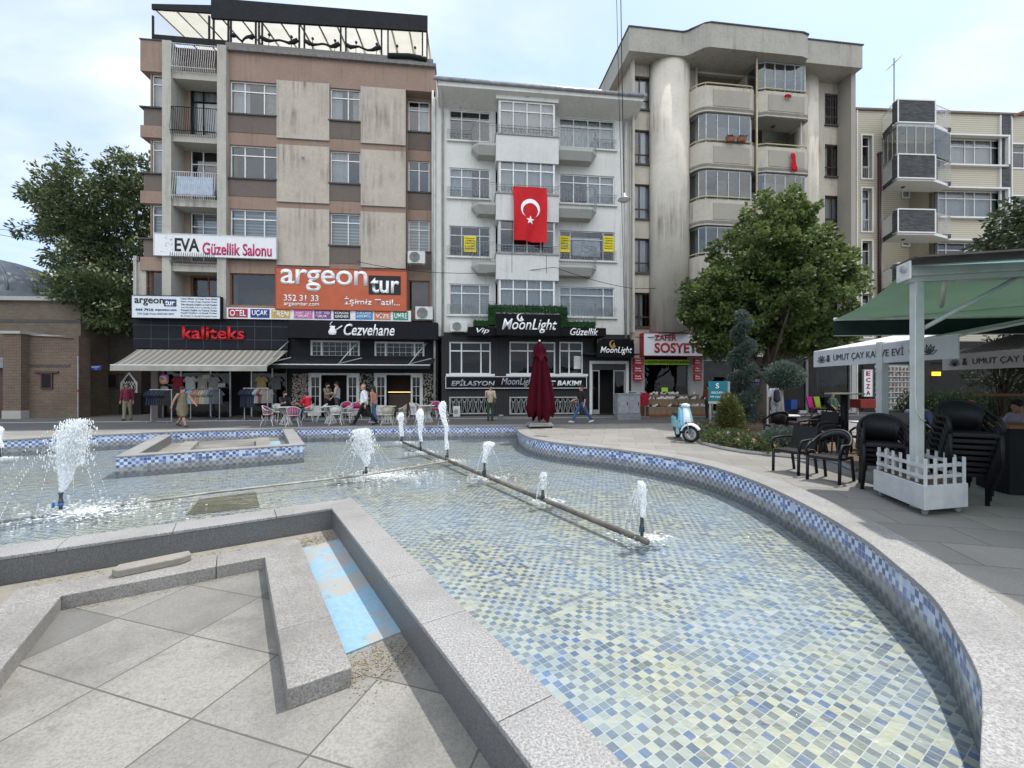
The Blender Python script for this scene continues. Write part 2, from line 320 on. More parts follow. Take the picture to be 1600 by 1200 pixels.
# kerb stones round the pool
def arclen(P):
    s = [0]
    for i in range(1, len(P)+1): s.append(s[-1]+(Vector(P[i % len(P)])-Vector(P[i-1])).length)
    return s
cp = MB(); li = offset(LOOP, -.025)
cp.add([(x, y, -.035) for x, y in li]+[(x, y, .022) for x, y in li]+[(x, y, .022) for x, y in go]+[(x, y, -.02) for x, y in go]+[(x, y, -.035) for x, y in LOOP],
       [(i+a*n, (i+1) % n+a*n, (i+1) % n+(a+1)*n, i+(a+1)*n) for i in range(n) for a in range(3)]+[(i+4*n, (i+1) % n+4*n, (i+1) % n, i) for i in range(n)])
tag(cp.build('pool_kerb', m_coping, bevel=.006), kind='structure')
# joints between the kerb stones: thin dark grooves laid as real slots is too fine; the stones alternate slightly in the material
blues = [(.07, .12, .30), (.10, .17, .42), (.045, .085, .26), (.13, .20, .46)]
pales = [(.50, .58, .74), (.60, .66, .78), (.42, .52, .74), (.66, .70, .78)]
def mos_wall():
    m, t, b, c, ov = mosaic('pool_wall_mosaic', blues, pales, (.40, .43, .48), .072, .045, .9, (.35, .36, .38), 0, .25, .25)
    s = nd(t, 'ShaderNodeSeparateXYZ'); t.links.new(ov, s.inputs[0])      # lime and algae left by the water along the foot
    k = mth(t, 'ADD', s.outputs[2], mth(t, 'MULTIPLY', noi(t, ov, 3.5, 5), .16)); f = ramp(t, mth(t, 'ADD', k, 1.0), .80, .88, (1, 1, 1), (0, 0, 0))
    c = mixc(t, mth(t, 'MULTIPLY', f, .72), c, (.21, .195, .155)); t.links.new(c, b.inputs['Base Color']); return m
m_wall = mos_wall()
def mos_floor():
    m, t, b, c, ov = mosaic('pool_floor_mosaic', [(.105, .135, .185), (.09, .125, .21), (.145, .17, .20), (.125, .15, .19), (.085, .14, .30), (.20, .215, .21)], [(.47, .455, .345), (.385, .39, .35), (.50, .485, .39), (.32, .335, .33), (.42, .435, .41)], (.51, .51, .48), .068, .04, .88, (.40, .395, .32), .008, .35, .52)
    blue = ramp(t, noi(t, ov, .55, 4, .5), .42, .60); c = mixc(t, mth(t, 'MULTIPLY', blue, .30), c, (.30, .43, .66), 'MIX'); t.links.new(c, b.inputs['Base Color']); return m
m_floor = mos_floor()
al = arclen(LOOP); wl = MB()
wl.add([(LOOP[i % n][0], LOOP[i % n][1], z) for i in range(n+1) for z in (FLOORZ-.05, -.034)], [(2*i+2, 2*i, 2*i+1, 2*i+3) for i in range(n)])
w = wl.build('pool_wall', m_wall); ul = w.data.uv_layers.new(name='UVMap')
for p in w.data.polygons:
    for lp in p.loop_indices: vi = w.data.loops[lp].vertex_index; ul.data[lp].uv = (al[vi//2], w.data.vertices[vi].co.z)
tag(w, kind='structure')
# foreground star arm: tip corner O, a runs along the arm towards the viewer, b across it
ang = atan2(-.840, .5424); ca, sa = cos(ang), sin(ang)
fl = MB(); fl.add([(x, y, FLOORZ) for x, y in LOOP], [list(range(n))]); fl.uv = lambda co, p: (co.x*ca+co.y*sa, -co.x*sa+co.y*ca)
tag(fl.build('pool_floor', m_floor), kind='structure')
# ---------------------------------------------------------------- water
def mat_water():
    m, t, b = newmat('pool_water'); t.nodes.remove(b)
    v = coords(t, (1, 1.35, 1), (0, 0, R(20))); v2 = coords(t)
    h = mth(t, 'ADD', mth(t, 'MULTIPLY', noi(t, v, 4.2, 4, .55, .5), .7), mth(t, 'MULTIPLY', noi(t, v, 11, 3, .5, .4), .3))
    bp = nd(t, 'ShaderNodeBump'); bp.inputs['Strength'].default_value = 1.0; bp.inputs['Distance'].default_value = .055; t.links.new(h, bp.inputs['Height'])
    tr = nd(t, 'ShaderNodeBsdfTransparent'); tr.inputs[0].default_value = (.93, .97, .96, 1)
    gl = nd(t, 'ShaderNodeBsdfGlossy'); gl.inputs['Roughness'].default_value = .03; t.links.new(bp.outputs[0], gl.inputs['Normal'])
    fr = nd(t, 'ShaderNodeFresnel'); fr.inputs[0].default_value = 1.33; t.links.new(bp.outputs[0], fr.inputs['Normal'])
    ms = nd(t, 'ShaderNodeMixShader'); t.links.new(mth(t, 'MULTIPLY', fr.outputs[0], 1.05), ms.inputs[0]); t.links.new(tr.outputs[0], ms.inputs[1]); t.links.new(gl.outputs[0], ms.inputs[2])
    t.links.new(ms.outputs[0], t.nodes['Material Output'].inputs[0]); return m
wt = MB(); wt.add([(x, y, WATERZ) for x, y in LOOP], [list(range(n))]); tag(wt.build('water', mat_water()), kind='structure')
# ---------------------------------------------------------------- the two star-shaped stone platforms
m_gran = granite('ledge_granite', (.25, .235, .215), (.04, .04, .04), (.43, .415, .39), 80, .6, .8)
m_inner = granite('coping_side_granite', (.115, .117, .118), (.03, .03, .032), (.22, .222, .225), 95, .5, .3)
m_pave = slabs('platform_paving', (.285, .272, .245), (.155, .152, .143), .86, .63, R(17), .007, 62, .8, .85, jc=.33)
def mat_bluepaint():
    m, t, b = newmat('flaking_blue_paint'); b.inputs['Roughness'].default_value = .7
    v = coords(t); a = noi(t, v, 1.6, 8, .7, .4); c2 = noi(t, v, 20, 4, .7); c = mixc(t, ramp(t, c2, .4, .7), (.19, .33, .43), (.24, .38, .46))
    c = mixc(t, ramp(t, a, .47, .56), c, (.31, .30, .28)); c = mixc(t, mth(t, 'MULTIPLY', ramp(t, noi(t, v, 9, 6, .7), .60, .66), .8), c, (.22, .25, .18)); t.links.new(c, b.inputs['Base Color']); bump(t, b, a, .3, .01); return m
m_blue = mat_bluepaint(); m_dirt = plaster('dusty_concrete', (.27, .25, .215), (.11, .10, .08), .8, .2, fine=30)
def platform(name, label, O, a, b, alen, mirror_tiles, width=3.92, cw=.33, ct=.38):
    a, b = Vector(a).normalized(), Vector(b).normalized()
    def P(s, t): q = Vector(O)+a*s+b*t; return (q.x, q.y)
    root = thing(name, label, 'stone platform', (0, 0, 0))
    def slab(nm, pts, z0, z1, mat, bv=.008): mb = MB(); mb.prism([P(*p) for p in pts], z0, z1); return mb.build(nm, mat, root, bevel=bv)
    # outer mosaic skin (behind it the solid kerb)
    sk = MB(); pts = [P(alen, 0), P(0, 0), P(0, width), P(alen, width)]
    if mirror_tiles: pts = pts[::-1]
    s = [0]
    for i in range(1, 4): s.append(s[-1]+(Vector(pts[i])-Vector(pts[i-1])).length)
    sk.add([(pts[i][0], pts[i][1], z) for i in range(4) for z in (FLOORZ-.05, -.04)], [(2*i+2, 2*i, 2*i+1, 2*i+3) for i in range(3)])
    o = sk.build('mosaic_skirt', m_wall, root); ul = o.data.uv_layers.new(name='UVMap')
    for p in o.data.polygons:
        for lp in p.loop_indices: vi = o.data.loops[lp].vertex_index; ul.data[lp].uv = (s[vi//2], o.data.vertices[vi].co.z)
    # coping: granite cap stones over a darker upright
    e = .012; G = .006
    def cap(s0, s1, t0, t1): slab('coping_stone', [(s0, t0), (s1, t0), (s1, t1), (s0, t1)], -.035, .0, m_coping, .006)
    k = 0; ss = [-.015, .95, 1.95, 2.9, 3.75, 4.8, 5.8, alen] if alen > 5.5 else [-.015, 1.3, 2.6, 3.9, alen]
    for i in range(len(ss)-1):
        s0 = ss[i] if i else ct+.002
        cap(s0+(G if i else 0), ss[i+1], -.015, cw+.01); cap(s0+(G if i else 0), ss[i+1], width-cw-.01, width+.015)
    tt = [-.015, 1.0, 2.05, 3.0, width+.015]
    for i in range(4): cap(-.015, ct, tt[i]+(G if i else 0), tt[i+1])
    slab('coping_upright', [(e, e), (alen, e), (alen, cw), (ct-.01, cw), (ct-.01, width-cw), (alen, width-cw), (alen, width-e), (e, width-e)], FLOORZ-.05, -.035, m_inner, 0)
    # sunken paving, blue trough, ledge stones
    slab('paving', [(ct-.02, cw-.02), (alen, cw-.02), (alen, width-cw+.02), (ct-.02, width-cw+.02)], FLOORZ-.05, -.30, m_pave, 0)
    l0, l1 = cw+.47, cw+.85; q0, q1 = ct+.55, ct+.93; al_ = 3.7 if alen > 6 else alen-.9
    slab('blue_trough', [(ct+.45, cw), (al_-.42, cw), (al_-.36, l0), (q0, l0), (q0, cw+.47)], -.31, -.286, m_blue, 0); slab('dirt_trough', [(ct, cw+.0), (ct+.446, cw), (q0-.003, cw+.47), (q0-.003, width-l0), (al_-.4, width-l0), (al_-.4, width-cw), (ct, width-cw)], -.31, -.288, m_dirt, 0); slab('blue_strip', [(q0-.16, l0+.1), (q0-.04, l0+.1), (q0-.03, l0+1.25), (q0-.12, l0+1.15)], -.2879, -.284, m_blue, 0)
    def ledge(s0, s1, t0, t1): slab('ledge_stone', [(s0, t0), (s1, t0), (s1, t1), (s0, t1)], -.305, -.17, m_gran, .008)
    ledge(q0, q1, l0, width/2-.35); ledge(q0, q1, width/2-.345, width-l0)
    ledge(q1+.003, al_-.75, l0, l1); ledge(al_-.745, al_, l0, l1); ledge(q1+.003, al_-.9, width-l1, width-l0); ledge(al_-.895, al_, width-l1, width-l0)
    return P
PF = platform('stone_platform', 'sunken granite platform with flaking blue trough, corner pointing into the pool', (-2.393, 6.377), (.5424, -.840), (-.840, -.5424), 8.2, False)
platform('stone_platform', 'small square stone platform with mosaic sides by the far street edge', (-5.86, 12.1), (-.506, .862), (-.862, -.506), 4.9, True, 4.0, .34, .34)
# debris lying about on the platform: dry leaves and crumbs, countless
db = MB(); rn = random.Random(3)
def crumb(s, t, z, r):
    x, y = PF(s, t); h = r*rn.uniform(.2, .5); w = rn.uniform(0, pi)
    db.add([(x+r*cos(w+q)*rn.uniform(.5, 1), y+r*sin(w+q)*rn.uniform(.5, 1), z+h*(q % 2)) for q in (0, 1.6, 3.1, 4.7)]+[(x, y, z+h)], ((0, 1, 4), (1, 2, 4), (2, 3, 4), (3, 0, 4)))
for i in range(2600):
    k = rn.random()
    if k < .33: crumb(rn.gauss(3.55, .13), rn.uniform(.36, .84), -.298, rn.uniform(.003, .011))
    elif k < .55: crumb(rn.gauss(.72, .1), rn.uniform(.34, .8), -.286, rn.uniform(.004, .013))
    elif k < .8: crumb(rn.gauss(.62, .12), rn.uniform(1.3, 3.2), -.287, rn.uniform(.004, .014))
    elif k < .93: crumb(1.33+abs(rn.gauss(0, .04)), rn.uniform(1.2, 2.7), -.299, rn.uniform(.003, .01))
    else: crumb(rn.uniform(1.3, 6), rn.uniform(.4, 3), -.299, rn.uniform(.003, .008))
tag(db.build('debris', M('dry_litter', (.30, .25, .15), .9, col2=(.15, .125, .085), sc=30)), 'dry leaves and grit gathered along the platform ledges', 'debris', kind='stuff')
# rubble core where the left ledge has broken away
# loose block of stone lying on the ledge
x, y = PF(1.0, 2.15); t0 = thing('loose_block', 'loose pinkish stone block lying across the ledge by the trough', 'stone', (x, y, -.17), atan2(-.5424, -.840)+R(8))
mb = MB(); mb.prism([(-.30, -.085), (.26, -.10), (.31, .02), (.27, .09), (-.22, .10), (-.31, .04)], 0, .075); mb.build('block', plaster('block_stone', (.28, .255, .225), amount=.8, streak=0), t0, bevel=.012)
# ---------------------------------------------------------------- road and planting bed
m_road = slabs('road_setts', (.135, .132, .13), (.11, .108, .105), 1.2, .6, FANG, .006, 50, .85, .45, offset=.5)
def fw(u, v): c, s = cos(FANG), sin(FANG); return (FA[0]+u*c-v*s, FA[1]+u*s+v*c)
r = MB(); r.add([(*fw(u, v), .004) for u, v in ((-60, -5.0), (60, -5.0), (60, -1.7), (-60, -1.7))], ((0, 1, 2, 3),)); tag(r.build('road', m_road), kind='structure')
r = MB(); r.add([(*fw(u, v), .006) for u, v in ((-60, -1.7), (60, -1.7), (60, 3), (-60, 3))], ((0, 1, 2, 3),)); tag(r.build('pavement', slabs('pavement_slabs', (.155, .152, .147), (.125, .122, .118), .5, .5, FANG, .008, 60, .85, .4)), kind='structure')
k = MB(); k.prism([fw(u, v) for u, v in ((-60, -1.78), (60, -1.78), (60, -1.66), (-60, -1.66))], 0, .03); tag(k.build('kerb', granite('kerb_granite', (.3, .3, .29), (.15, .15, .15), (.5, .5, .5), 60)), kind='structure')
bed = [gp(*p) for p in ((1086, 687), (1092, 676), (1108, 667), (1135, 660), (1180, 656), (1235, 656), (1290, 662), (1335, 690), (1345, 735), (1300, 722), (1240, 716), (1190, 711), (1150, 706), (1120, 700), (1098, 694))]
bl = [tuple(p[:2]) for p in catmull([(p.x, p.y) for p in bed+bed[:1]], 4)][:-1]
b_ = MB(); b_.prism(bl, 0, .03); tag(b_.build('planting_bed_soil', M('soil', (.17, .115, .08), .95, col2=(.085, .06, .042), sc=9, bmp=.8)), kind='structure')
k = MB(); k.tube([(x, y, .03) for x, y in bl], .055, 6, closed=True); tag(k.build('bed_kerb', granite('bed_kerb_stone', (.27, .265, .25), (.12, .12, .12), (.4, .4, .4), 60)), kind='structure')
# ---------------------------------------------------------------- pipes and fountain jets
m_pipe = M('rusty_pipe', (.16, .145, .125), .6, col2=(.065, .055, .05), sc=5, bmp=.3); m_pvc = M('grey_pvc', (.40, .39, .35), .5, col2=(.22, .20, .16), sc=5); m_noz = M('nozzle_brass', (.08, .085, .085), .4, .5, col2=(.04, .045, .05)); m_valve = M('valve_green', (.02, .06, .055), .4); m_valve2 = M('valve_blue', (.05, .16, .45), .4)
def mat_jet():
    m, t, b = newmat('falling_water'); b.inputs['Base Color'].default_value = (.93, .95, .97, 1); b.inputs['Roughness'].default_value = .15
    tr = nd(t, 'ShaderNodeBsdfTranslucent'); tr.inputs[0].default_value = (.93, .95, .97, 1); tp = nd(t, 'ShaderNodeBsdfTransparent')
    a = nd(t, 'ShaderNodeMixShader'); a.inputs[0].default_value = .4; t.links.new(b.outputs[0], a.inputs[1]); t.links.new(tr.outputs[0], a.inputs[2])
    c = nd(t, 'ShaderNodeMixShader'); t.links.new(mth(t, 'MULTIPLY', ramp(t, noi(t, coords(t, (1, 1, .45)), 38, 3), .44, .62), .68), c.inputs[0]); t.links.new(a.outputs[0], c.inputs[1]); t.links.new(tp.outputs[0], c.inputs[2]); t.links.new(c.outputs[0], t.nodes['Material Output'].inputs[0]); return m
m_jet = mat_jet()
def mat_drop():
    m, t, b = newmat('water_drops'); b.inputs['Base Color'].default_value = (.95, .97, .98, 1); b.inputs['Roughness'].default_value = .1
    tr = nd(t, 'ShaderNodeBsdfTranslucent'); tr.inputs[0].default_value = (.95, .97, .98, 1); a = nd(t, 'ShaderNodeMixShader'); a.inputs[0].default_value = .45; t.links.new(b.outputs[0], a.inputs[1]); t.links.new(tr.outputs[0], a.inputs[2]); t.links.new(a.outputs[0], t.nodes['Material Output'].inputs[0]); return m
m_drop = mat_drop()
pz = WATERZ+.02
def pipe(pts, r, mat, nm, lab):
    q = thing(nm, lab, 'pipe', (0, 0, 0)); mb = MB(); mb.tube(pts, r, 10); mb.build('pipe_run', mat, q, True)
    d = (Vector(pts[-1])-Vector(pts[0])); ln = d.length; d.normalize()
    for k in range(int(ln/1.9)):
        c = Vector(pts[0])+d*(.9+1.9*k); j = MB(); j.tube([c-d*.05, c+d*.05], r*1.28, 10); j.build('coupling', mat, q, True)
a_, e_ = gp(630, 691, pz), gp(1012, 847, pz); pipe([a_, e_], .043, m_pipe, 'water_pipe', 'rusty brown pipe running diagonally across the pool to the endmost jet')
j_ = a_+(e_-a_)*.385; l1_ = gp(572, 742, pz); l2_ = gp(95, 798, pz); l3_ = gp(-60, 818, pz-.03)
pipe([j_, l1_+Vector((0, 0, .0)), gp(330, 770, pz-.035), l2_+Vector((0, 0, -.05)), l3_+Vector((0, 0, -.06))], .024, m_pvc, 'water_pipe', 'pale grey branch pipe joining the rusty pipe at its middle')
sump = MB(); q = [gp(*p, FLOORZ) for p in ((290, 806), (312, 780), (400, 769), (406, 793))]; q2 = [gp(*p, FLOORZ) for p in ((285, 809), (309, 777), (404, 766), (411, 795))]
sump.add([(p.x, p.y, FLOORZ+.006) for p in q], ((0, 1, 2, 3),)); tag(sump.build('sump_cover', M('algae_plate', (.07, .075, .05), .5, col2=(.16, .14, .075), sc=3.5)), 'dark algae-covered sump plate on the pool floor', 'sump cover')
def jet(px, base, stub, tpx, top, label, wid, kind, seed, blue=False):
    rn = random.Random(seed); B = gp(px, base, pz); Y = B.y; t = thing('fountain_jet', label, 'fountain jet', B, 0, 'fountain jets in the pool'); H0 = at(px, stub, Y).z-B.z
    T = at(tpx, top, Y)-B; mb = MB(); mb.lathe([(.024, 0), (.024, H0*.35), (.034, H0*.36), (.034, H0*.5), (.026, H0*.52), (.024, H0*.8), (.034, H0*.97) if kind == 'plume' else (.026, H0*.97), (.018, H0)], n=10); nz = mb.build('nozzle', m_noz, t, True)
    v = MB(); v.ball((0, 0, H0*.3), (.042, .04, .045), 8, 6); v.tube([(0, -.02, H0*.3), (-.03, -.075, H0*.3)], .012, 6); v.obox((-.035, -.085, H0*.32), (.02, .03, .08)); v.build('valve', m_valve2 if blue else m_valve, nz)
    wp = wid/FPX*Y; c = MB(); Hh = T.z-H0; K = 26; pts = []; rs = []
    def disp(nu, cen, rad, K):
        vs = []
        for i in range(K+1):
            f = i/K; p = cen(f); r = rad(f)
            for j in range(nu):
                w = 2*pi*j/nu; q = p+Vector((cos(w), sin(w), 0))*r; nn = noise.noise_vector(q*Vector((16, 16, 9)).length/9+Vector((seed, 0, 0)))*r*.9; vs.append(q+nn)
        c.add(vs, [(i*nu+j, i*nu+(j+1) % nu, (i+1)*nu+(j+1) % nu, (i+1)*nu+j) for i in range(K) for j in range(nu)])
    cen = lambda f: Vector((T.x*f, T.y*f, H0+Hh*f))
    if kind == 'plume': disp(18, cen, lambda f: .03+wp*.38*(f**.8)*(1 if f < .5 else max(.04, 1-(f-.5)/.5)**.75), K)
    else: disp(12, cen, lambda f: wp*(.20+.28*f**2)*(1 if f < .86 else max(.08, 1-(f-.86)/.14)**.5), K)
    c.build('water_column', m_jet, t, True)
    d = MB()
    def drop(p, r): d.ball(p, (r*.6, r*.6, r*rn.uniform(.9, 2.6)), 5, 4)
    nD = 2400 if kind == 'plume' else 300
    for i in range(nD):            # spray thrown up and falling back
        th = rn.uniform(0, 2*pi); s = abs(rn.gauss(0, .36)); f = rn.random()
        z = H0+Hh*(1.02-s*s*.35)*rn.uniform(.15, 1)**.55; rr = wp*(.18+.55*s)*(.6+.6*f)
        z = max(z, .02); drop((T.x*z/max(T.z, .1)+cos(th)*rr, sin(th)*rr, z), rn.choice((.004, .006, .008, .011))*(1.3 if kind == 'plume' else .8))
    for a in range(9 if kind == 'plume' else 3):       # strings of drops in falling arcs
        th = rn.uniform(0, 2*pi); vx = wp*rn.uniform(.7, 2.0)*(1 if kind == 'plume' else .8); f0 = rn.uniform(.55, .95)
        for k in range(34):
            s = k/33; z = H0+Hh*f0+Hh*.25*s-(H0+Hh*(f0+.25))*s*s
            if z > .01: drop((T.x*f0+cos(th)*vx*s, sin(th)*vx*s, z), rn.uniform(.004, .010))
    d.build('spray', m_drop, t, True)['kind'] = 'stuff'
    fo = MB(); R0 = wp*(1.6 if kind == 'plume' else 1.0)+.06
    for i in range(800 if kind == 'plume' else 170):
        th = rn.uniform(0, 2*pi); rr = R0*abs(rn.gauss(0, .55))+.03; s = rn.uniform(.006, .02)
        fo.ball((cos(th)*rr*1.3+(R0*.5 if kind == 'plume' else .06), sin(th)*rr*.9, -pz+WATERZ), (s*rn.uniform(1, 2.2), s, s*.35), 6, 4)
    fo.build('foam', m_drop, t, True)['kind'] = 'stuff'
jet(1003, 838, 806, 1001, 752, 'fountain jet at the near end of the rusty pipe', 21, 'low', 1)
jet(848, 781, 765, 850, 738, 'shortest small jet, second along the rusty pipe from its open end', 14, 'low', 2)
jet(757, 745, 722, 762, 690, 'bubbling jet on the rusty pipe, third from its open end', 20, 'low', 3)
jet(699, 718, 702, 693, 628, 'tallest thin jet where the two pipes meet', 15, 'low', 4)
jet(657, 705, 690, 656, 638, 'thin jet beside the tallest one, towards the café', 16, 'low', 5)
jet(628, 690, 682, 627, 645, 'small jet at the street end of the rusty pipe', 13, 'low', 6)
jet(572, 741, 729, 566, 671, 'broad foaming jet on the pale branch pipe, near the pool centre', 34, 'plume', 7)
jet(95, 796, 769, 118, 657, 'large splashing plume above a nozzle with a blue valve', 48, 'plume', 8, True)
jet(2, 714, 700, -6, 665, 'small jet close to the mosaic back wall, cut off by the picture edge', 14, 'low', 9)
# ================================================================ street front
F0 = Fac(FA[0], FA[1], FANG)
def sub(px, dang=0.0, dv=0.0): w = F0.world(F0.u(px), dv); return Fac(w.x, w.y, FANG+dang)
m_pane = glass('window_glass'); m_pane2 = glass('balcony_glass', (.72, .8, .82), .9, .07); m_paned = glass('shop_glass', (.42, .44, .45), .8, .03, .01, .2)
m_white = M('white_upvc', (.68, .69, .69), .4, var=.04); m_woff = M('aged_white_frame', (.62, .62, .60), .5, var=.08); m_brownf = M('brown_frame', (.085, .045, .035), .45); m_greyf = M('grey_aluminium', (.40, .41, .42), .35, .4); m_blackf = M('black_frame', (.018, .018, .02), .45, spec=.08); m_wood = M('varnished_wood', (.24, .10, .045), .45, col2=(.15, .06, .03))
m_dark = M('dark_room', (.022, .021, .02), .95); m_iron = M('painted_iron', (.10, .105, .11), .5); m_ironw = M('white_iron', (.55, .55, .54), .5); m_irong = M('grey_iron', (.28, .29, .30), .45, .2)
m_cur = M('net_curtain', (.70, .70, .68), .9, var=.04, trans=.3); m_curb = M('cream_curtain', (.56, .50, .40), .9, var=.1, trans=.3); m_curd = M('grey_drape', (.30, .29, .28), .9)
m_blind = hstripes('zebra_blind', (.60, .59, .55), (.36, .35, .33), .16, .52, 2, .8)
m_zinc = M('zinc_gutter', (.42, .43, .44), .45, .4, col2=(.25, .26, .27), sc=3); m_pvcp = M('downpipe', (.50, .49, .46), .6, col2=(.36, .34, .31), sc=2)
m_sill = M('dark_sill', (.075, .07, .068), .7)
def wallgrid(mb, u0, u1, z0, z1, ops, y=0.0, rev=.2):
    us = sorted({u0, u1, *[o[0] for o in ops], *[o[1] for o in ops]}); zs = sorted({z0, z1, *[o[2] for o in ops], *[o[3] for o in ops]})
    us = [u for u in us if u0-1e-6 <= u <= u1+1e-6]; zs = [z for z in zs if z0-1e-6 <= z <= z1+1e-6]
    for i in range(len(us)-1):
        for j in range(len(zs)-1):
            cu, cz = (us[i]+us[i+1])/2, (zs[j]+zs[j+1])/2
            if any(o[0] < cu < o[1] and o[2] < cz < o[3] for o in ops): continue
            mb.quad((us[i], y, zs[j]), (us[i+1], y, zs[j]), (us[i+1], y, zs[j+1]), (us[i], y, zs[j+1]))
    for a, b, c, d in ops:
        mb.quad((a, y, c), (a, y, d), (a, y+rev, d), (a, y+rev, c)); mb.quad((b, y, d), (b, y, c), (b, y+rev, c), (b, y+rev, d))
        mb.quad((a, y, d), (b, y, d), (b, y+rev, d), (a, y+rev, d)); mb.quad((b, y, c), (a, y, c), (a, y+rev, c), (b, y+rev, c))
def carcass(mb, u0, u1, z0, z1, dep, y=0.0):
    mb.quad((u0, y, z0), (u0, y, z1), (u0, y+dep, z1), (u0, y+dep, z0)); mb.quad((u1, y, z1), (u1, y, z0), (u1, y+dep, z0), (u1, y+dep, z1))
    mb.quad((u0, y+dep, z0), (u0, y+dep, z1), (u1, y+dep, z1), (u1, y+dep, z0)); mb.quad((u0, y, z1), (u1, y, z1), (u1, y+dep, z1), (u0, y+dep, z1))
WR = random.Random(5)
def curtain(parent, u0, u1, z0, z1, y, mat, part=(0, 1), fold=.12):
    a, b = u0+(u1-u0)*part[0], u0+(u1-u0)*part[1]; n = max(6, int((b-a)/.045)); mb = MB(); ph = WR.uniform(0, 6)
    vs = []
    for i in range(n+1):
        x = a+(b-a)*i/n; d = .025*sin(i*1.7+ph)+.015*sin(i*.9)
        vs += [(x, y+d, z0), (x, y+d, z1)]
    mb.add(vs, [(2*i, 2*i+2, 2*i+3, 2*i+1) for i in range(n)]); return mb.build('curtain', mat, parent, True)
def window(root, u0, u1, z0, z1, y, cols=(.5,), tr=.7, fm=None, fw=.055, cur='net', pane=None, sill=False, dep=.06, low=None):
    """window (frame) > pane, curtain"""
    fm = fm or m_white; mb = MB(); y0, y1 = y, y+dep
    mb.box(u0, u0+fw, y0, y1, z0, z1); mb.box(u1-fw, u1, y0, y1, z0, z1); mb.box(u0+fw, u1-fw, y0, y1, z1-fw, z1); mb.box(u0+fw, u1-fw, y0, y1, z0, z0+fw)
    for c in cols: x = u0+(u1-u0)*c; mb.box(x-fw*.45, x+fw*.45, y0+.004, y1-.004, z0+fw, z1-fw)
    for q in ([tr] if tr else [])+([low] if low else []): zz = z0+(z1-z0)*q; mb.box(u0+fw, u1-fw, y0-.006, y1+.004, zz-fw*.45, zz+fw*.45)
    if sill: mb.box(u0-.05, u1+.05, y0-.26, y1, z0-.06, z0-.002)
    w = mb.build('window', fm, root); p = MB(); p.quad((u0+fw*.5, y+dep*.5, z0+fw*.5), (u1-fw*.5, y+dep*.5, z0+fw*.5), (u1-fw*.5, y+dep*.5, z1-fw*.5), (u0+fw*.5, y+dep*.5, z1-fw*.5)); p.build('pane', pane or m_pane, w)
    yc = y+dep+.12; a = (u0+.03, u1-.03, z0+.04, z1-.03, yc)
    if cur == 'net': curtain(w, *a, m_cur)
    elif cur == 'sides': curtain(w, *a, m_cur, (0, .36)); curtain(w, *a, m_curb, (.72, 1))
    elif cur == 'cream': curtain(w, *a, m_curb)
    elif cur == 'left': curtain(w, *a, m_cur, (0, .55))
    elif cur == 'right': curtain(w, *a, m_cur, (.5, 1))
    elif cur == 'blind': b = MB(); b.box(u0+.03, u1-.03, yc, yc+.01, z0+.05, z1-.03); b.build('blind', m_blind, w)
    return w
CURS = ['net', 'net', 'sides', 'left', None, 'right', 'cream', 'net']
def bars(mb, pts, z0, z1, step, r=.009, n=4, sq=False):
    """upright bars along a 2-D path"""
    for i in range(len(pts)-1):
        a, b = Vector(pts[i]), Vector(pts[i+1]); k = max(1, int(round((b-a).length/step)))
        for j in range(k): p = a+(b-a)*(j/k); mb.tube([(p.x, p.y, z0), (p.x, p.y, z1)], r, n, False)
def rail(mb, pts, z, r=.018, n=6): mb.tube([(p[0], p[1], z) for p in pts], r, n)
FONT = bpy.data.fonts.load('<builtin>') if '<builtin>' not in [f.filepath for f in bpy.data.fonts] else [f for f in bpy.data.fonts if f.filepath == '<builtin>'][0]
def text(parent, s, rect, y, mat, bold=.0, shear=0.0, depth=.012, name='lettering', spacing=1.0):
    """flat-extruded letters filling rect (u0,u1,z0,z1) on the plane y, facing -y"""
    cu = bpy.data.curves.new('letters', 'FONT'); cu.body = s; cu.font = FONT; cu.size = 1; cu.shear = shear; cu.offset = bold; cu.extrude = 0; cu.resolution_u = 3; cu.space_character = spacing
    o = bpy.data.objects.new('letters', cu); COL.objects.link(o); bpy.context.view_layer.update()
    me = bpy.data.meshes.new_from_object(o.evaluated_get(bpy.context.evaluated_depsgraph_get())); bpy.data.objects.remove(o); bpy.data.curves.remove(cu)
    xs = [v.co.x for v in me.vertices]; ys = [v.co.y for v in me.vertices]; ax, bx, ay, by = min(xs), max(xs), min(ys), max(ys); u0, u1, z0, z1 = rect
    for v in me.vertices: v.co = Vector((u0+(v.co.x-ax)/(bx-ax)*(u1-u0), y, z0+(v.co.y-ay)/(by-ay)*(z1-z0)))
    me.materials.clear(); me.materials.append(mat); o = bpy.data.objects.new(name, me); COL.objects.link(o); o.parent = parent
    if depth: sdf = o.modifiers.new('thickness', 'SOLIDIFY'); sdf.thickness = depth; sdf.offset = 0
    return o
def sub_rect(r, a, b, c, d): u0, u1, z0, z1 = r; return (u0+(u1-u0)*a, u0+(u1-u0)*b, z0+(z1-z0)*c, z0+(z1-z0)*d)
def signbox(F, name, label, px, v, dep, mat, frame=None, group=None):
    r = F.rect(*px, v); t = F.thing(name, label, 'sign', r[0], v, r[2], group); q = (0, r[1]-r[0], 0, r[3]-r[2]); mb = MB(); mb.box(q[0], q[1], 0, dep, q[2], q[3]); mb.build('panel', mat, t)
    if frame:
        f = MB(); w = .03; f.box(-w, 0, -.02, dep, -w, q[3]+w); f.box(q[1], q[1]+w, -.02, dep, -w, q[3]+w); f.box(0, q[1], -.02, dep, q[3], q[3]+w); f.box(0, q[1], -.02, dep, -w, 0); f.build('frame', frame, t)
    return t, q
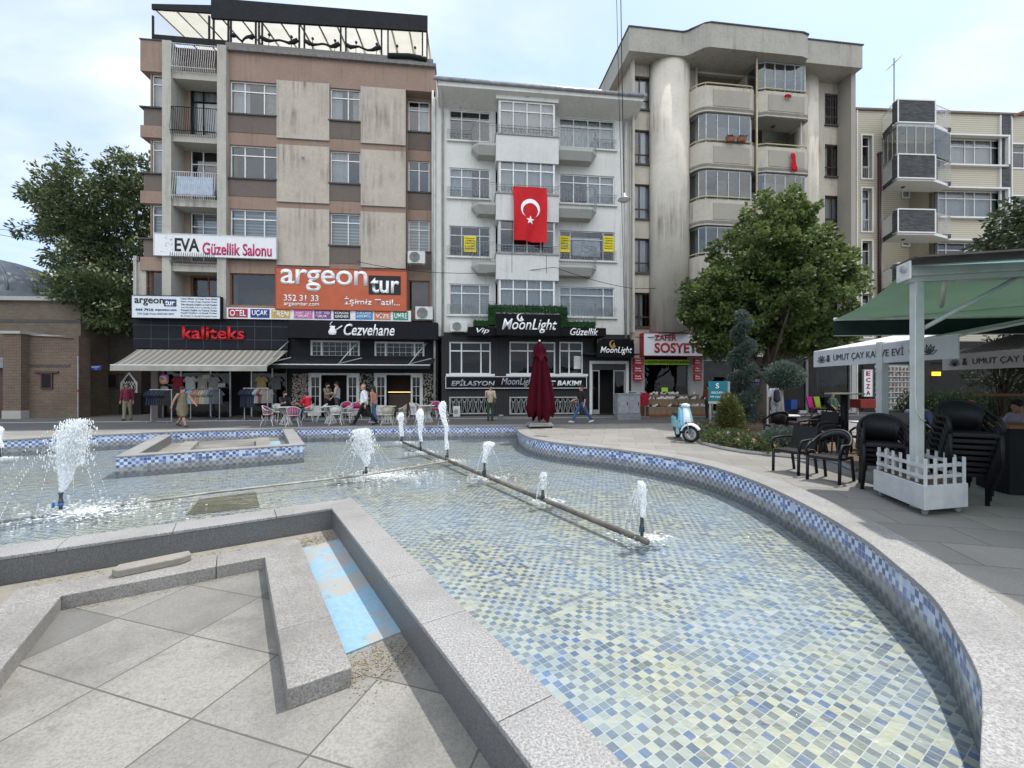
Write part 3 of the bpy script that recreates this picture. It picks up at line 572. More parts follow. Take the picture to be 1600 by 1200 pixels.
def aircon(F, px, v, label):
    r = F.rect(*px, v); w, h = r[1]-r[0], r[3]-r[2]; t = F.thing('air_conditioner', label, 'air conditioner', r[0], v, r[2]); mb = MB(); mb.box(0, w, 0, .3, .03, h); mb.box(.06, .12, .02, .5, 0, .03); mb.box(w-.12, w-.06, .02, .5, 0, .03); mb.build('casing', M('ac_white', (.60, .60, .57), .5), t, bevel=.015)
    g = MB(); c = (w*.40, -.012, h*.52); R0 = min(w*.34, h*.4); g.lathe([(0, 0), (R0, 0)], (0, 0, 0), 20); m4 = Matrix.Translation(c) @ Matrix.Rotation(R(90), 4, 'X'); g.v = [tuple(m4 @ Vector(p)) for p in g.v]; g.build('fan_opening', M('ac_dark', (.12, .12, .12), .6), t)
    g = MB()
    for k in range(5):
        rr = R0*(k+1)/5; g.tube([(c[0]+rr*cos(i*pi/10), -.025, c[2]+rr*sin(i*pi/10)) for i in range(20)], .006, 4, closed=True)
    g.build('fan_guard', m_woff, t); return t
# ---------------------------------------------------------------- the brown block of flats with shops
m_b1 = plaster('rosy_brown_render', (.325, .23, .18), (.08, .065, .055), .8, .85, fine=45, thr=.5); m_b1d = plaster('dark_brown_spandrel', (.165, .135, .118), (.05, .045, .04), .7, .4); m_b1p = plaster('beige_panel', (.53, .465, .39), (.075, .06, .05), .85, 1.0, thr=.44); m_b1q = plaster('beige_pillar', (.49, .465, .41), (.12, .105, .09), .8, .8, thr=.48)
F1 = sub(222); B1 = F1.thing('apartment_building', 'rosy brown apartment block with stained beige panels and a roof terrace', 'building')
u = lambda px, v=0.0: F1.u(px, v); Lw = u(680); ROWS = [(15.15, 16.80), (11.95, 13.60), (8.78, 10.42), (5.62, 7.22)]; BANDS = [(13.65, 14.22), (10.46, 11.05), (7.30, 7.85)]
c1 = (u(359), u(433)); c2 = (u(516), u(563)); rc0 = u(634); lw1 = u(258); p1 = (u(258), u(272)); bal = (u(272), u(343)); p2 = (u(343), u(357))
ops = [(c[0], c[1], z0, z1) for c in (c1,) for z0, z1 in ROWS]+[(c2[0], c2[1], z0, z1) for z0, z1 in ROWS[:3]]
mb = MB(); wallgrid(mb, p2[1], rc0, 5.0, 18.2, ops, 0, .2); wallgrid(mb, bal[0], bal[1], 5.0, 18.2, [(bal[0]+.3, bal[1]-.06, z0-.9 if i < 3 else z0, z1) for i, (z0, z1) in enumerate(ROWS)], .75, .12)
wallgrid(mb, u(636, .55), Lw, 5.0, 16.95, [(u(638, .55), u(671, .55), z0, z1) for z0, z1 in ROWS], .55, .15); mb.quad((rc0, 0, 5), (rc0, 0, 16.95), (rc0, .55, 16.95), (rc0, .55, 5)); mb.quad((rc0, .55, 16.95), (rc0, 0, 16.95), (Lw, 0, 16.95), (Lw, .55, 16.95)); mb.box(rc0, Lw, 0, .5, 16.96, 18.2)
wallgrid(mb, u(235), lw1, 5.0, 18.2, [(u(237), u(257), z0, z1) for z0, z1 in ROWS[:3]]+[(u(228), lw1-.1, ROWS[3][0], ROWS[3][1])], 0, .15)
carcass(mb, u(235), Lw, 0, 18.2, 11); mb.build('wall', m_b1, B1)
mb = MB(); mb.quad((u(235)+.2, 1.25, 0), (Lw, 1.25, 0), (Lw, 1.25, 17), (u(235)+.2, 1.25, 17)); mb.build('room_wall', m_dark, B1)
mb = MB()
for z in (5.1, 8.3, 11.5, 14.7, 17.0): mb.box(u(235)+.3, Lw-.1, .95, 1.24, z-.55, z-.5)
for i, (z0, z1) in enumerate(ROWS[:3]):           # dark spandrels under the windows, standing 2 cm proud
    for a, b in ((c1[0]-.12, c1[1]), (c2[0]-.06, c2[1])):
        s = MB(); s.box(a, b, -.02, .05, BANDS[i][1], z0-.07); s.build('spandrel', m_b1d, B1); s = MB(); s.box(a-.03, b+.03, -.09, .1, z0-.07, z0-.002); s.build('window_ledge', m_sill, B1)
    s = MB(); s.box(u(638, .55), Lw-.15, .53, .6, BANDS[i][1]-.05, z0-.07); s.build('spandrel', m_b1d, B1); s = MB(); s.box(u(637, .55), Lw-.12, .47, .6, z0-.07, z0-.002); s.build('window_ledge', m_sill, B1)
    window(B1, c1[0], c1[1], z0, z1, .1, (.30, .71), .71, m_white, .06, ('sides', None, 'blind')[i]); window(B1, c2[0], c2[1], z0, z1, .1, (.58,), .72, m_white, .055, ('sides', 'left', 'blind')[i])
    window(B1, u(638, .55), u(671, .55), z0, z1, .63, (.5,), .70, m_white, .05, ('right', None, 'blind')[i])
    window(B1, u(237), u(257), z0, z1, .08, (), .72, m_white, .05, 'net' if i < 2 else 'blind')
    wz = z0-.9; window(B1, bal[0]+.3, bal[1]-.06, wz, z1, .80, (.34, .76), .72, (m_blackf, m_white, m_white)[i], .06, ('net', None, 'blind')[i])
window(B1, c1[0], c1[1]+.0, *ROWS[3], .1, (), None, m_wood, .05, None); window(B1, u(638, .55), u(671, .55), *ROWS[3], .63, (), None, m_wood, .07, None); window(B1, bal[0]+.3, bal[1]-.06, *ROWS[3], .80, (.48,), None, m_wood, .1, None); window(B1, u(228), lw1-.1, *ROWS[3], .08, (.3,), None, m_wood, .05, None)
# raised beige panels with a fillet round the edge
for px0, px1 in ((434, 514), (565, 633)):
    for z0, z1 in ((14.1, 16.95), (10.9, 13.73), (7.72, 10.55)):
        a, b = u(px0), u(px1); s = MB(); s.box(a, b, -.05, .05, z0, z1); s.build('wall_panel', m_b1p, B1)
        f = MB(); f.box(a-.03, b+.03, -.075, -.02, z0-.05, z0); f.box(a-.03, a+.03, -.07, -.02, z0, z1); f.box(b-.03, b+.03, -.07, -.02, z0, z1); f.build('panel_fillet', m_b1q, B1)
for a, b in (p1, p2): s = MB(); s.box(a, b, -.22, .9, 0 if a > 99 else 4.9, 18.35); s.build('pillar', m_b1q, B1)
# left wing bands wrapping the corner
for i in range(4):
    z1 = (18.35, BANDS[0][1], BANDS[1][1], BANDS[2][1])[i]; z0 = (16.85, BANDS[0][0], BANDS[1][0], BANDS[2][0]-.1)[i]
    s = MB(); s.box(u(222), p1[0]-.002, -.12, 3, z0, z1); s.build('corner_band', m_b1, B1)
    if i: s = MB(); s.box(u(226), p1[0]-.002, -.06, 2.9, z1, ROWS[i-1][0]-.07); s.build('corner_parapet', m_b1d, B1)
    s = MB(); s.box(u(221), p1[0]-.003, -.16, 3, (z1 if i == 0 else ROWS[i-1][0]-.07)+.001, (z1+.05 if i == 0 else ROWS[i-1][0]-.01)); s.build('corner_ledge', m_sill, B1)
# the stepped side wall standing at the left corner, top floor slab, roof edge
s = MB(); s.box(u(208, -.1), u(213, -.1), -.1, .05, 5.2, 7.9); s.box(u(213, -.1), u(226, -.1), -.02, .05, 5.2, 7.6); s.build('side_screen', m_b1q, B1)
s = MB(); s.box(p2[1], Lw+.05, -.16, .5, 18.2, 18.36); s.build('roof_edge', M('slate_edge', (.22, .21, .20), .7, col2=(.12, .11, .105)), B1)
s = MB(); s.box(p2[1]-.1, Lw-.1, -.08, .5, 18.36, 18.62); s.build('roof_kerb', hstripes('deck_boards', (.24, .22, .20), (.12, .11, .10), .09, .85), B1)
def balcony_rail(z, mat, panel=None):
    b = MB(); s = MB(); s.box(bal[0]-.0, bal[1]+.0, -.12, .75, z-.42, z-.04); s.build('balcony_slab', m_b1q, B1)
    n = 21
    for i in range(n):
        x = bal[0]+.0+(bal[1]-bal[0])*(i+.25)/n; b.tube([(x, -.3, z-.12), (x, -.36, z+.18), (x, -.29, z+.6), (x, -.25, z+1.2)], .013, 4)
    for x in (bal[0]+.01, bal[1]-.02):
        b.tube([(x, -.25, z+1.2), (x, .0, z+1.2)], .02, 5)
    for zz, yy in ((1.2, -.25), (.02, -.33)): b.tube([(bal[0], yy, z+zz), (bal[1], yy, z+zz)], .02, 5)
    for i in range(n): x = bal[0]+(bal[1]-bal[0])*(i+.25)/n; b.tube([(x, -.3, z-.12), (x-.1, -.02, z-.16)], .011, 4)
    r_ = b.build('balcony_railing', mat, B1)
    if panel: p = MB(); p.box(bal[0]+.25, bal[1]-.2, -.22, -.2, z+.12, z+1.0); p.build('railing_cloth', panel, r_)
balcony_rail(17.02, m_ironw); balcony_rail(13.95, m_blackf); balcony_rail(10.8, m_ironw, M('pale_blue_sheet', (.45, .54, .66), .8)); balcony_rail(7.62, m_iron)
s = MB(); s.tube([(u(537-65, -.05), -.04, 13.2), (u(537-60, -.05), -.34, 12.95)], .05, 8); s.build('stove_pipe', m_zinc, B1)
for px_ in (655, 676): s = MB(); s.tube([(u(px_, .3 if px_ < 660 else -.05), (.3 if px_ < 660 else -.05), 16.8 if px_ < 660 else 17), (u(px_, .3 if px_ < 660 else -.05), (.3 if px_ < 660 else -.05), 5.2)], .055, 8); s.build('downpipe', m_pvcp, B1, True) if px_ > 660 else None
# roof terrace: black steel frame, dark fascia, clear plastic blinds half rolled, cream ceiling sheet
RT = F1.thing('roof_terrace_canopy', 'black framed roof terrace with cream awning ceiling on top of the brown block', 'canopy', 0, 0, 18.36); fu = lambda px: F1.u(px, -.05)
m_black = M('black_tarpaulin', (.022, .023, .026), .55, spec=.08, var=.1); m_ceil = M('cream_awning_sheet', (.70, .69, .62), .8, col2=(.60, .59, .52), sc=1.2, trans=.55)
def zt(px, py): return F1.z(px, py, -.05)-18.36
s = MB(); s.add([(fu(330), -.08, zt(330, 38)+.3), (fu(668), -.08, zt(668, 49)), (fu(668), -.08, zt(668, 25)), (fu(330), -.08, zt(330, -3))], ((0, 1, 2, 3),)); o = s.build('fascia', m_black, RT); q = o.modifiers.new('thickness', 'SOLIDIFY'); q.thickness = .12; q.offset = -1
s = MB(); s.add([(fu(237), -.06, zt(237, 14)), (fu(330), -.06, zt(330, 20)), (fu(330), -.06, zt(330, 8)), (fu(237), -.06, zt(237, 6))], ((0, 1, 2, 3),)); o = s.build('fascia', m_black, RT); q = o.modifiers.new('thickness', 'SOLIDIFY'); q.thickness = .1; q.offset = -1
tp = zt(330, 5)
s = MB(); s.add([(fu(237), 0, zt(237, 10)), (fu(668), 0, zt(668, 30)), (fu(668), 6.5, zt(668, 30)+.9), (fu(237), 6.5, zt(237, 10)+1.4)], ((0, 1, 2, 3),)); s.build('ceiling_sheet', m_ceil, RT)
s = MB()
for k in range(15): x = fu(240)+(fu(664)-fu(240))*k/14; zb = zt(237, 10)+(zt(668, 30)-zt(237, 10))*k/14-.05; s.tube([(x, .02, zb), (x+.1, 6.4, zb+1.15)], .05, 4)
s.build('rafters', M('rafter_grey', (.28, .25, .2), .6), RT)
s = MB()
for px_ in (238, 326, 333, 356, 360, 399, 404, 409, 467, 475, 532, 540, 596, 606, 660, 667):
    x = fu(px_); s = MB(); s.box(x-.035, x+.035, -.04, .04, 0.0, zt(px_, 30)+.2); s.build('post', m_blackf, RT)
s = MB()
s.box(fu(237), fu(356), -.03, .05, 0.02, zt(290, 57)); s.build('low_screen', m_blackf, RT)
rl = MB()
for a, b in ((361, 397), (408, 466), (477, 531), (541, 595)):
    pts = []
    for i in range(9): f = i/8; px_ = a+(b-a)*f; pts.append((fu(px_), -.1+.03*sin(i*2.1), .62-.26*sin(f*pi)*(.6+.4*sin(i*1.3+a))))
    rl.tube(pts, [.09, .10, .07, .05, .05, .05, .07, .11, .10], 6)
rl.build('rolled_blinds', m_black, RT, True)
s = MB(); s.tube([(fu(606), -.1, .22), (fu(640), -.12, .28), (fu(667), -.1, .2)], .13, 7); s.build('blind_roll', m_black, RT, True)
s = MB(); CP = glass('clear_plastic', (.86, .85, .80), .6, .03); s.add([(fu(606), -.02, .3), (fu(660), -.02, .3), (fu(660), -.02, zt(660, 48)), (fu(606), -.02, zt(606, 44))], ((0, 1, 2, 3),)); s.build('clear_blind', CP, RT); s = MB(); s.add([(fu(240), -.02, zt(240, 57)), (fu(325), -.02, zt(325, 61)), (fu(325), -.02, zt(325, 18)), (fu(240), -.02, zt(240, 13))], ((0, 1, 2, 3),)); s.build('clear_blind', CP, RT)
s = MB(); s.box(fu(237), fu(668), 6.5, 6.6, 0, zt(237, 10)+1.4); s.build('back_screen', M('cream_screen', (.5, .46, .36), .8, trans=.4), RT)
lampm = M('lamp_black', (.03, .03, .03), .4)
for px_ in (420, 455, 488, 523, 556, 588, 620, 648): s = MB(); s.tube([(fu(px_), -.06, .1), (fu(px_)+.02, -.06, .75)], .018, 5); s.ball((fu(px_)+.02, -.06, .8), .07, 8, 6); s.build('spot_lamp', lampm, RT, True)
# ---- ground floor of the brown block
m_blkp = M('black_shop_tiles', (.012, .013, .017), .5, spec=.15)
s = MB(); s.box(u(236), p2[1]-3, .0, .01, 0, .02)
# clothing shop: recess with glazed front
GW = MB(); a0, a1 = u(246), u(448); wallgrid(GW, u(235), a1, 0, 5.0, [(a0, a1-.05, 0.05, 3.35)], .02, .3); GW.build('shop_wall', m_b1d, B1)
sf = MB(); xs = [a0, u(275), u(322), u(353), u(387), u(420), a1-.06]
for x in xs: sf.box(x, x+.06, .32, .40, .05, 3.3)
sf.box(a0+.06, a1-.1, .33, .39, 2.55, 2.62); sf.build('shopfront_frame', m_greyf, B1)
sg = MB(); sg.quad((a0, .36, .05), (xs[3], .36, .05), (xs[3], .36, 3.3), (a0, .36, 3.3)); sg.quad((xs[4], .36, .05), (a1, .36, .05), (a1, .36, 3.3), (xs[4], .36, 3.3)); sg.build('shop_window', m_paned, B1)
s = MB(); s.box(a0, a1, .02, 1.2, .0, .05); s.build('shop_step', m_greyf, B1)
# café: black panelled front, white framed windows above and folding doors below
cb0, cb1 = u(450), u(684)
cf = MB(); cafe_up = [F1.rect(485, 532, 562, 558, .1), F1.rect(585, 534, 663, 559, .1)]; cafe_dn = [F1.rect(481, 583, 562, 652, .1), F1.rect(584, 583, 661, 652, .1)]
cafe_dn = [(r[0], r[1], .06, r[3]) for r in cafe_dn]
wallgrid(cf, a1+.0, cb1, 0, 5.0, cafe_up+cafe_dn, .1, .12); cf.build('cafe_front', M('black_paint', (.02, .02, .022), .5, spec=.08), B1)
for r in cafe_up: window(B1, *r, .12, (.22, .8), None, m_woff, .09, None, m_paned); g = MB(); [g.box(r[0]+(r[1]-r[0])*k/8-.008, r[0]+(r[1]-r[0])*k/8+.008, .12, .14, r[2]+.1, r[3]-.1) for k in range(1, 8)]; [g.box(r[0]+.1, r[1]-.1, .121, .139, r[2]+(r[3]-r[2])*k/3-.008, r[2]+(r[3]-r[2])*k/3+.008) for k in (1, 2)]; g.build('glazing_bars', m_woff, B1)
for r in cafe_dn:
    f = MB(); w = r[1]-r[0]; f.box(r[0], r[0]+.08, .08, .2, 0.06, r[3]); f.box(r[1]-.08, r[1], .08, .2, 0.06, r[3]); f.box(r[0]+.08, r[1]-.08, .08, .2, r[3]-.1, r[3]); f.build('door_frame', m_woff, B1)
    for a in (r[0]+.08, r[1]-.08-w*.22):
        d = MB(); b = a+w*.22; d.box(a, a+.09, .1, .15, .08, r[3]-.1); d.box(b-.09, b, .1, .15, .08, r[3]-.1); d.box(a+.09, b-.09, .1, .15, .08, .6); d.box(a+.09, b-.09, .1, .15, r[3]-.22, r[3]-.1)
        for k in (1, 2): zz = .6+(r[3]-.82)*k/3; d.box(a+.09, b-.09, .11, .14, zz-.012, zz+.012)
        d.box((a+b)/2-.012, (a+b)/2+.012, .112, .138, .6, r[3]-.22); dd = d.build('folding_door', m_woff, B1); p = MB(); p.quad((a+.08, .13, .6), (b-.08, .13, .6), (b-.08, .13, r[3]-.2), (a+.08, .13, r[3]-.2)); p.build('pane', m_paned, dd)
# café room
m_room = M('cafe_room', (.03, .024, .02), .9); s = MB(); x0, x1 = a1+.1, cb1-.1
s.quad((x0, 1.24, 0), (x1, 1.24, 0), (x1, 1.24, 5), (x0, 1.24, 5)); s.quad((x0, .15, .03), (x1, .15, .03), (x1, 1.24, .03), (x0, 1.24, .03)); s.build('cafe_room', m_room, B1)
s = MB(); r = cafe_dn[1]; s.box(r[0]+.6, r[1]-.6, .9, 1.2, .05, 1.15); s.build('cafe_counter', M('counter_wood', (.10, .07, .05), .6), B1); s = MB(); s.box(r[0]+.6, r[1]-.6, .86, .9, 1.25, 1.28); s.build('warm_strip_light', M('warm_strip', (1, .62, .25), .5, emit=1.6), B1)
# signs
m_wsign = M('white_sign', (.72, .73, .74), .4, var=.03); m_blackl = M('black_letters', (.015, .015, .018), .4); m_whitel = M('white_letters', (.80, .80, .80), .4, var=.02)
t, q = signbox(F1, 'shop_sign', 'long pale beauty salon sign with black and crimson letters under the balcony', (241, 368, 431, 401), -.32, .14, m_wsign, m_woff)
text(t, 'EVA', sub_rect(q, .165, .365, .20, .82), -.012, m_blackl, .02, 0, spacing=.95); text(t, 'Güzellik Salonu', sub_rect(q, .39, .965, .08, .66), -.012, M('crimson_letters', (.50, .02, .12), .4), .018)
d = MB(); rr = random.Random(2)
for k in range(16): d.ball((q[1]*(.05+.10*rr.random()), -.006, q[3]*(.15+.75*rr.random())), (.02+.02*rr.random(), .006, .02+.02*rr.random()), 6, 4)
d.build('sparkle_dots', M('grey_dots', (.45, .46, .48), .5), t)
t, q = signbox(F1, 'shop_sign', 'large orange travel agency sign with white letters and a black name block', (431, 421, 635, 484), -.35, .2, M('orange_sign', (.50, .115, .05), .45, col2=(.42, .095, .045), sc=2), M('orange_edge', (.33, .07, .03), .5))
text(t, 'argeon', sub_rect(q, .035, .695, .43, .975), -.012, m_whitel, .012, spacing=.95); s = MB(); s.box(*sub_rect(q, .705, .955, .40, .87)[:2], -.02, .01, *sub_rect(q, .705, .955, .40, .87)[2:]); s.build('name_block', m_blackl, t); text(t, 'tur', sub_rect(q, .72, .945, .43, .82), -.03, m_whitel, .018)
text(t, '352 31 33', sub_rect(q, .06, .32, .19, .345), -.012, m_whitel, .012); text(t, 'argeontur.com', sub_rect(q, .06, .325, .05, .16), -.012, m_whitel, .01); text(t, 'İşimiz Tatil...', sub_rect(q, .52, .95, .09, .33), -.012, m_whitel, .012)
t, q = signbox(F1, 'shop_sign', 'white travel agency board with navy name block and small text lines', (206, 463, 344, 497), -.45, .3, M('pale_sign', (.66, .70, .74), .4, var=.03), m_blackf); navy = M('navy_letters', (.03, .07, .16), .4); greyt = M('grey_letters', (.18, .20, .24), .5)
text(t, 'argeon', sub_rect(q, .03, .36, .55, .88), -.012, m_blackl, .012); s = MB(); s.box(*sub_rect(q, .36, .50, .53, .86)[:2], -.012, .01, *sub_rect(q, .36, .50, .53, .86)[2:]); s.build('name_block', navy, t); text(t, 'tur', sub_rect(q, .375, .485, .56, .80), -.02, m_whitel, .03)
text(t, '444 7910', sub_rect(q, .04, .24, .30, .42), -.012, navy, .02); text(t, 'argeontur.com', sub_rect(q, .26, .50, .30, .41), -.012, navy, .01); text(t, '7/24 Çağrı Hattı: 0530 383 7073', sub_rect(q, .06, .47, .12, .23), -.012, greyt)
for k, ln in enumerate(('Uçak Bileti ve Hızlı Tren Bileti', 'Kıbrıs, Avrupa, Rusya, Amerika Turları', 'Tüm Anadolu Otelleri ve Tatil Otelleri', 'Yurt İçi Hafta Sonu ve Günlük Turlar', 'Termal Oteller ve Termal Turlar', 'Kayak Otelleri ve Kayak Turları', 'İş Gezileri ve Kongre Destekli Turlar')): text(t, ln, sub_rect(q, .55, .965, .855-k*.13, .935-k*.13), -.012, greyt, .008)
t, q = signbox(F1, 'shop_sign', 'white strip with nine coloured travel service plates above the black shop fronts', (354, 483, 642, 500), -.28, .08, m_wsign)
for a, b, s_, col in ((.01, .11, 'OTEL', (.38, .02, .06)), (.125, .225, 'UÇAK', (.02, .04, .22)), (.235, .335, 'TREN', (.55, .36, .06)), (.355, .455, 'YURT İÇİ\nTURLAR', (.55, .16, .36)), (.465, .555, 'YURT DIŞI\nTURLAR', (.22, .07, .28)), (.57, .66, 'KONGRE\nSEMİNER', (.02, .02, .025)), (.69, .785, 'CRUISE\n(GEMİ)', (.04, .24, .50)), (.795, .885, 'VİZE', (.62, .16, .05)), (.90, .985, 'UMRE', (.01, .28, .16))):
    r = sub_rect(q, a, b, .12, .90); s = MB(); s.box(r[0], r[1], -.015, .01, r[2], r[3]); pl = s.build('service_plate', M('plate_'+s_[:3]+str(a), col, .4, var=.03), t); text(pl, s_, (r[0]+(r[1]-r[0])*.08, r[1]-(r[1]-r[0])*.08, r[2]+(r[3]-r[2])*.14, r[3]-(r[3]-r[2])*.14), -.022, m_whitel, .02, depth=.006)
t, q = signbox(F1, 'shop_sign', 'black tiled shop fascia with raised red letters above the striped awning', (208, 497, 450, 545), -.12, .14, m_blkp)
text(t, 'kaliteks', sub_rect(q, .315, .715, .30, .72), -.05, M('red_letters', (.50, .012, .02), .35), .02, depth=.08)
g = MB()
for z in (.30, .74): g.box(q[0], q[1], -.004, .0, q[3]*z, q[3]*z+.015)
for k in range(1, 9): g.box(q[1]*k/9, q[1]*k/9+.012, -.0035, .0, 0, q[3])
g.build('tile_joints', M('joint_grey', (.10, .11, .12), .6), t)
t, q = signbox(F1, 'shop_sign', 'matt black café fascia with white brush lettering and a coffee pot emblem', (450, 502, 684, 529), -.75, .8, M('matt_black', (.015, .015, .018), .6, spec=.08))
text(t, 'Cezvehane', sub_rect(q, .365, .705, .16, .84), -.03, m_whitel, .012, .28, depth=.04)
e = MB(); e.lathe([(.0, 0), (.17, .03), (.20, .16), (.13, .30), (.10, .36), (.15, .44), (.02, .45)], n=12); e.v = [(x, y*.15, z) for x, y, z in e.v]; e.v = [(x+q[1]*.29, y-.03, z+q[3]*.18) for x, y, z in e.v]; e.tube([(q[1]*.31, -.04, q[3]*.45), (q[1]*.355, -.04, q[3]*.72)], .035, 6); e.tube([(q[1]*.285, -.04, q[3]*.66), (q[1]*.275, -.04, q[3]*.82), (q[1]*.29, -.04, q[3]*.95)], .02, 5); e.build('coffee_pot_emblem', m_whitel, t, True)
# awnings
def awning(F, name, label, px0, px1, pyb, v0, out, pxf0, pxf1, pyf, val, mat, mval, arms=True):
    z0 = F.z((px0+px1)/2, pyb, v0); z1 = F.z((pxf0+pxf1)/2, pyf, -out); t = F.thing(name, label, 'awning', F.u(px0, v0), v0, z1); ox = F.u(px0, v0)
    A, B, C, D = (F.u(px0, v0)-ox, 0, z0-z1), (F.u(px1, v0)-ox, 0, z0-z1), (F.u(pxf1, -out)-ox, -out-v0, 0), (F.u(pxf0, -out)-ox, -out-v0, 0)
    s = MB(); n = 8; vs = []
    for i in range(n+1):
        f = i/n
        for P, Q in ((A, D), (B, C)): vs.append((P[0]+(Q[0]-P[0])*f, P[1]+(Q[1]-P[1])*f, P[2]+(Q[2]-P[2])*f-.05*sin(pi*f)))
    s.add(vs, [(2*i, 2*i+2, 2*i+3, 2*i+1) for i in range(n)]); s.build('canopy_cloth', mat, t)
    s = MB(); s.box(D[0], C[0], D[1]-.01, D[1]+.005, -val, .01); s.build('valance', mval, t); s = MB(); s.tube([(D[0], D[1]+.03, .03), (C[0], C[1]+.03, .03)], .035, 8); s.build('front_bar', m_woff, t, True)
    if arms:
        for f in (.12, .88):
            s = MB(); x0_, x1_ = A[0]+(B[0]-A[0])*f, D[0]+(C[0]-D[0])*f; s.tube([(x0_, -.05, A[2]-.25), (x0_+(.5 if f < .5 else -.5), D[1]*.5, A[2]*.35), (x1_, D[1]+.05, 0)], .025, 6); s.build('folding_arm', m_woff, t, True)
    return t
m_str = hstripes('striped_awning_cloth', (.52, .49, .42), (.30, .265, .22), .295, .62, 0, .85, .3)
awning(F1, 'awning', 'cream and brown striped awning stretched over the clothing shop front', 214, 450, 547, -.15, 1.75, 172, 417, 572, .22, m_str, M('cream_valance', (.50, .48, .42), .85, col2=(.36, .34, .29), sc=2, trans=.25))
m_bcl = M('black_awning_cloth', (.02, .021, .023), .7, spec=.08)
t = awning(F1, 'awning', 'black retracted awning with bent arms over the café doors', 452, 682, 556, .05, .95, 418, 672, 571, .16, m_bcl, m_bcl, False)
bx = F1.u(452, .05)
for px_ in (452, 562, 670): x = F1.u(px_-14, -.5)-bx; s = MB(); s.tube([(x+.35, -.45, 1.2), (x-.1, -.75, .62), (x-.45, -.9, .12), (x-.55, -.88, .08), (x+.6, -.8, .38)], .028, 6); s.build('awning_arm', m_greyf, t, True)
aircon(F1, (637, 392, 664, 412), -.3, 'white air conditioner fixed under the third window of the brown block'); aircon(F1, (649, 479, 676, 500), -.4, 'white air conditioner beside the coloured service plates'); 
# ---------------------------------------------------------------- the white building with the flag
m_b2 = plaster('white_render', (.68, .67, .635), (.20, .195, .18), .6, .7, fine=35, thr=.52); m_b2b = plaster('stained_white_bay', (.64, .63, .61), (.20, .2, .2), .55, .7, thr=.5)
F2 = sub(690); B2 = F2.thing('apartment_building', 'white flats with a central bay and thin iron balcony railings', 'building'); u2 = F2.u; W2 = u2(985)
R2 = [(14.52, 16.12), (11.50, 13.08), (8.42, 10.02), (5.35, 6.98)]
lw = (u2(702), u2(766)); rw = (u2(874), u2(960)); by0, by1 = u2(775, -.9), u2(873, -.9)
mb = MB(); wallgrid(mb, 0, W2, 4.3, 17.0, [(lw[0], lw[1], a, b) for a, b in R2]+[(rw[0], rw[1], a, b) for a, b in R2]+[(by0+.05, by1-.05, 4.6, 16.3)], 0, .16); carcass(mb, 0, W2, 0, 17.0, 10); mb.build('wall', m_b2, B2); s = MB(); s.box(-.46, -.003, -.03, .6, 4.2, 16.7); s.build('edge_strip', m_b2, B2); s = MB(); s.tube([(-.36, -.10, 16.6), (-.36, -.10, .1)], .06, 8); s.build('downpipe', m_pvcp, B2, True)
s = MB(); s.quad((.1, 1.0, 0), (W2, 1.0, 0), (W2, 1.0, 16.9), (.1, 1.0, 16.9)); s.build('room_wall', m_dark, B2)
fr2 = [m_woff, m_white, m_greyf, m_white]
for i, (a, b) in enumerate(R2):
    window(B2, lw[0], lw[1], a, b, .06, (.30, .74), .70, fr2[i], .06, (None, 'left', None, 'net')[i]); window(B2, rw[0], rw[1], a, b, .06, (.26, .52, .74) if i < 2 else (.2, .8), .72, fr2[i], .06, ('net', 'right', None, 'net')[i])
    s = MB(); s.box(lw[0]-.12, lw[1]+.02, -.12, .05, a-.09, a-.003); s.build('window_sill', m_b2, B2); s = MB(); s.box(rw[0]-.02, rw[1]+.15, -.12, .05, a-.09, a-.003); s.build('window_sill', m_b2, B2)
    w = window(B2, by0+.18, by1-.22, a, b+.12, -.85, (.25, .5, .75), .70, fr2[i], .07, ('net', 'net', None, 'net')[i])
    for x, xx in ((by0+.18, 1), (by1-.22, -1)): sg = MB(); sg.box(x-.04 if xx > 0 else x, x if xx > 0 else x+.04, -.84, .0, a, b+.12); sg.build('bay_side', m_woff, B2)
PAR = [(13.10, 14.50), (10.08, 11.48), (7.05, 8.40), (4.4, 5.33)]
for i, (a, b) in enumerate(PAR):
    s = MB(); s.box(by0, by1, -.92, .3, a, b-.05); s.build('bay_parapet', m_b2b, B2); s = MB(); s.box(by0-.03, by1+.03, -.97, .3, b-.05, b+.015); s.build('bay_ledge', M('ledge_concrete', (.36, .35, .33), .9, col2=(.2, .19, .18)), B2)
    if i == 2:
        for f in (.25, .8): s = MB(); x = by0+(by1-by0)*f; s.box(x-.012, x+.012, -.925, -.915, a+.35, b-.06); s.build('parapet_joint', m_sill, B2)
s = MB(); s.box(by0, by1, -.92, .2, 16.28, 16.95); s.build('bay_head', m_b2, B2); s = MB(); s.box((by0+by1)/2-.1, (by0+by1)/2+.08, -.925, -.9, 16.45, 16.62); s.build('vent', m_dark, B2)
m_balc = plaster('balcony_concrete', (.44, .43, .40), (.16, .15, .14), .4, .5)
def orn(mb, pts, z0, z1):      # thin wrought-iron railing with lozenges
    rail(mb, pts, z1, .014); rail(mb, pts, z1-.12, .008, 4); rail(mb, pts, z0, .012, 4); bars(mb, pts, z0, z1, .16, .007)
    for i in range(len(pts)-1):
        a, b = Vector(pts[i]), Vector(pts[i+1]); k = max(1, int((b-a).length/.32))
        for j in range(k):
            p, q = a+(b-a)*(j/k), a+(b-a)*((j+1)/k); m_ = (p+q)/2; mb.tube([(p.x, p.y, (z0+z1)/2), (m_.x, m_.y, z1-.14), (q.x, q.y, (z0+z1)/2), (m_.x, m_.y, z0+.05), (p.x, p.y, (z0+z1)/2)], .006, 3, False)
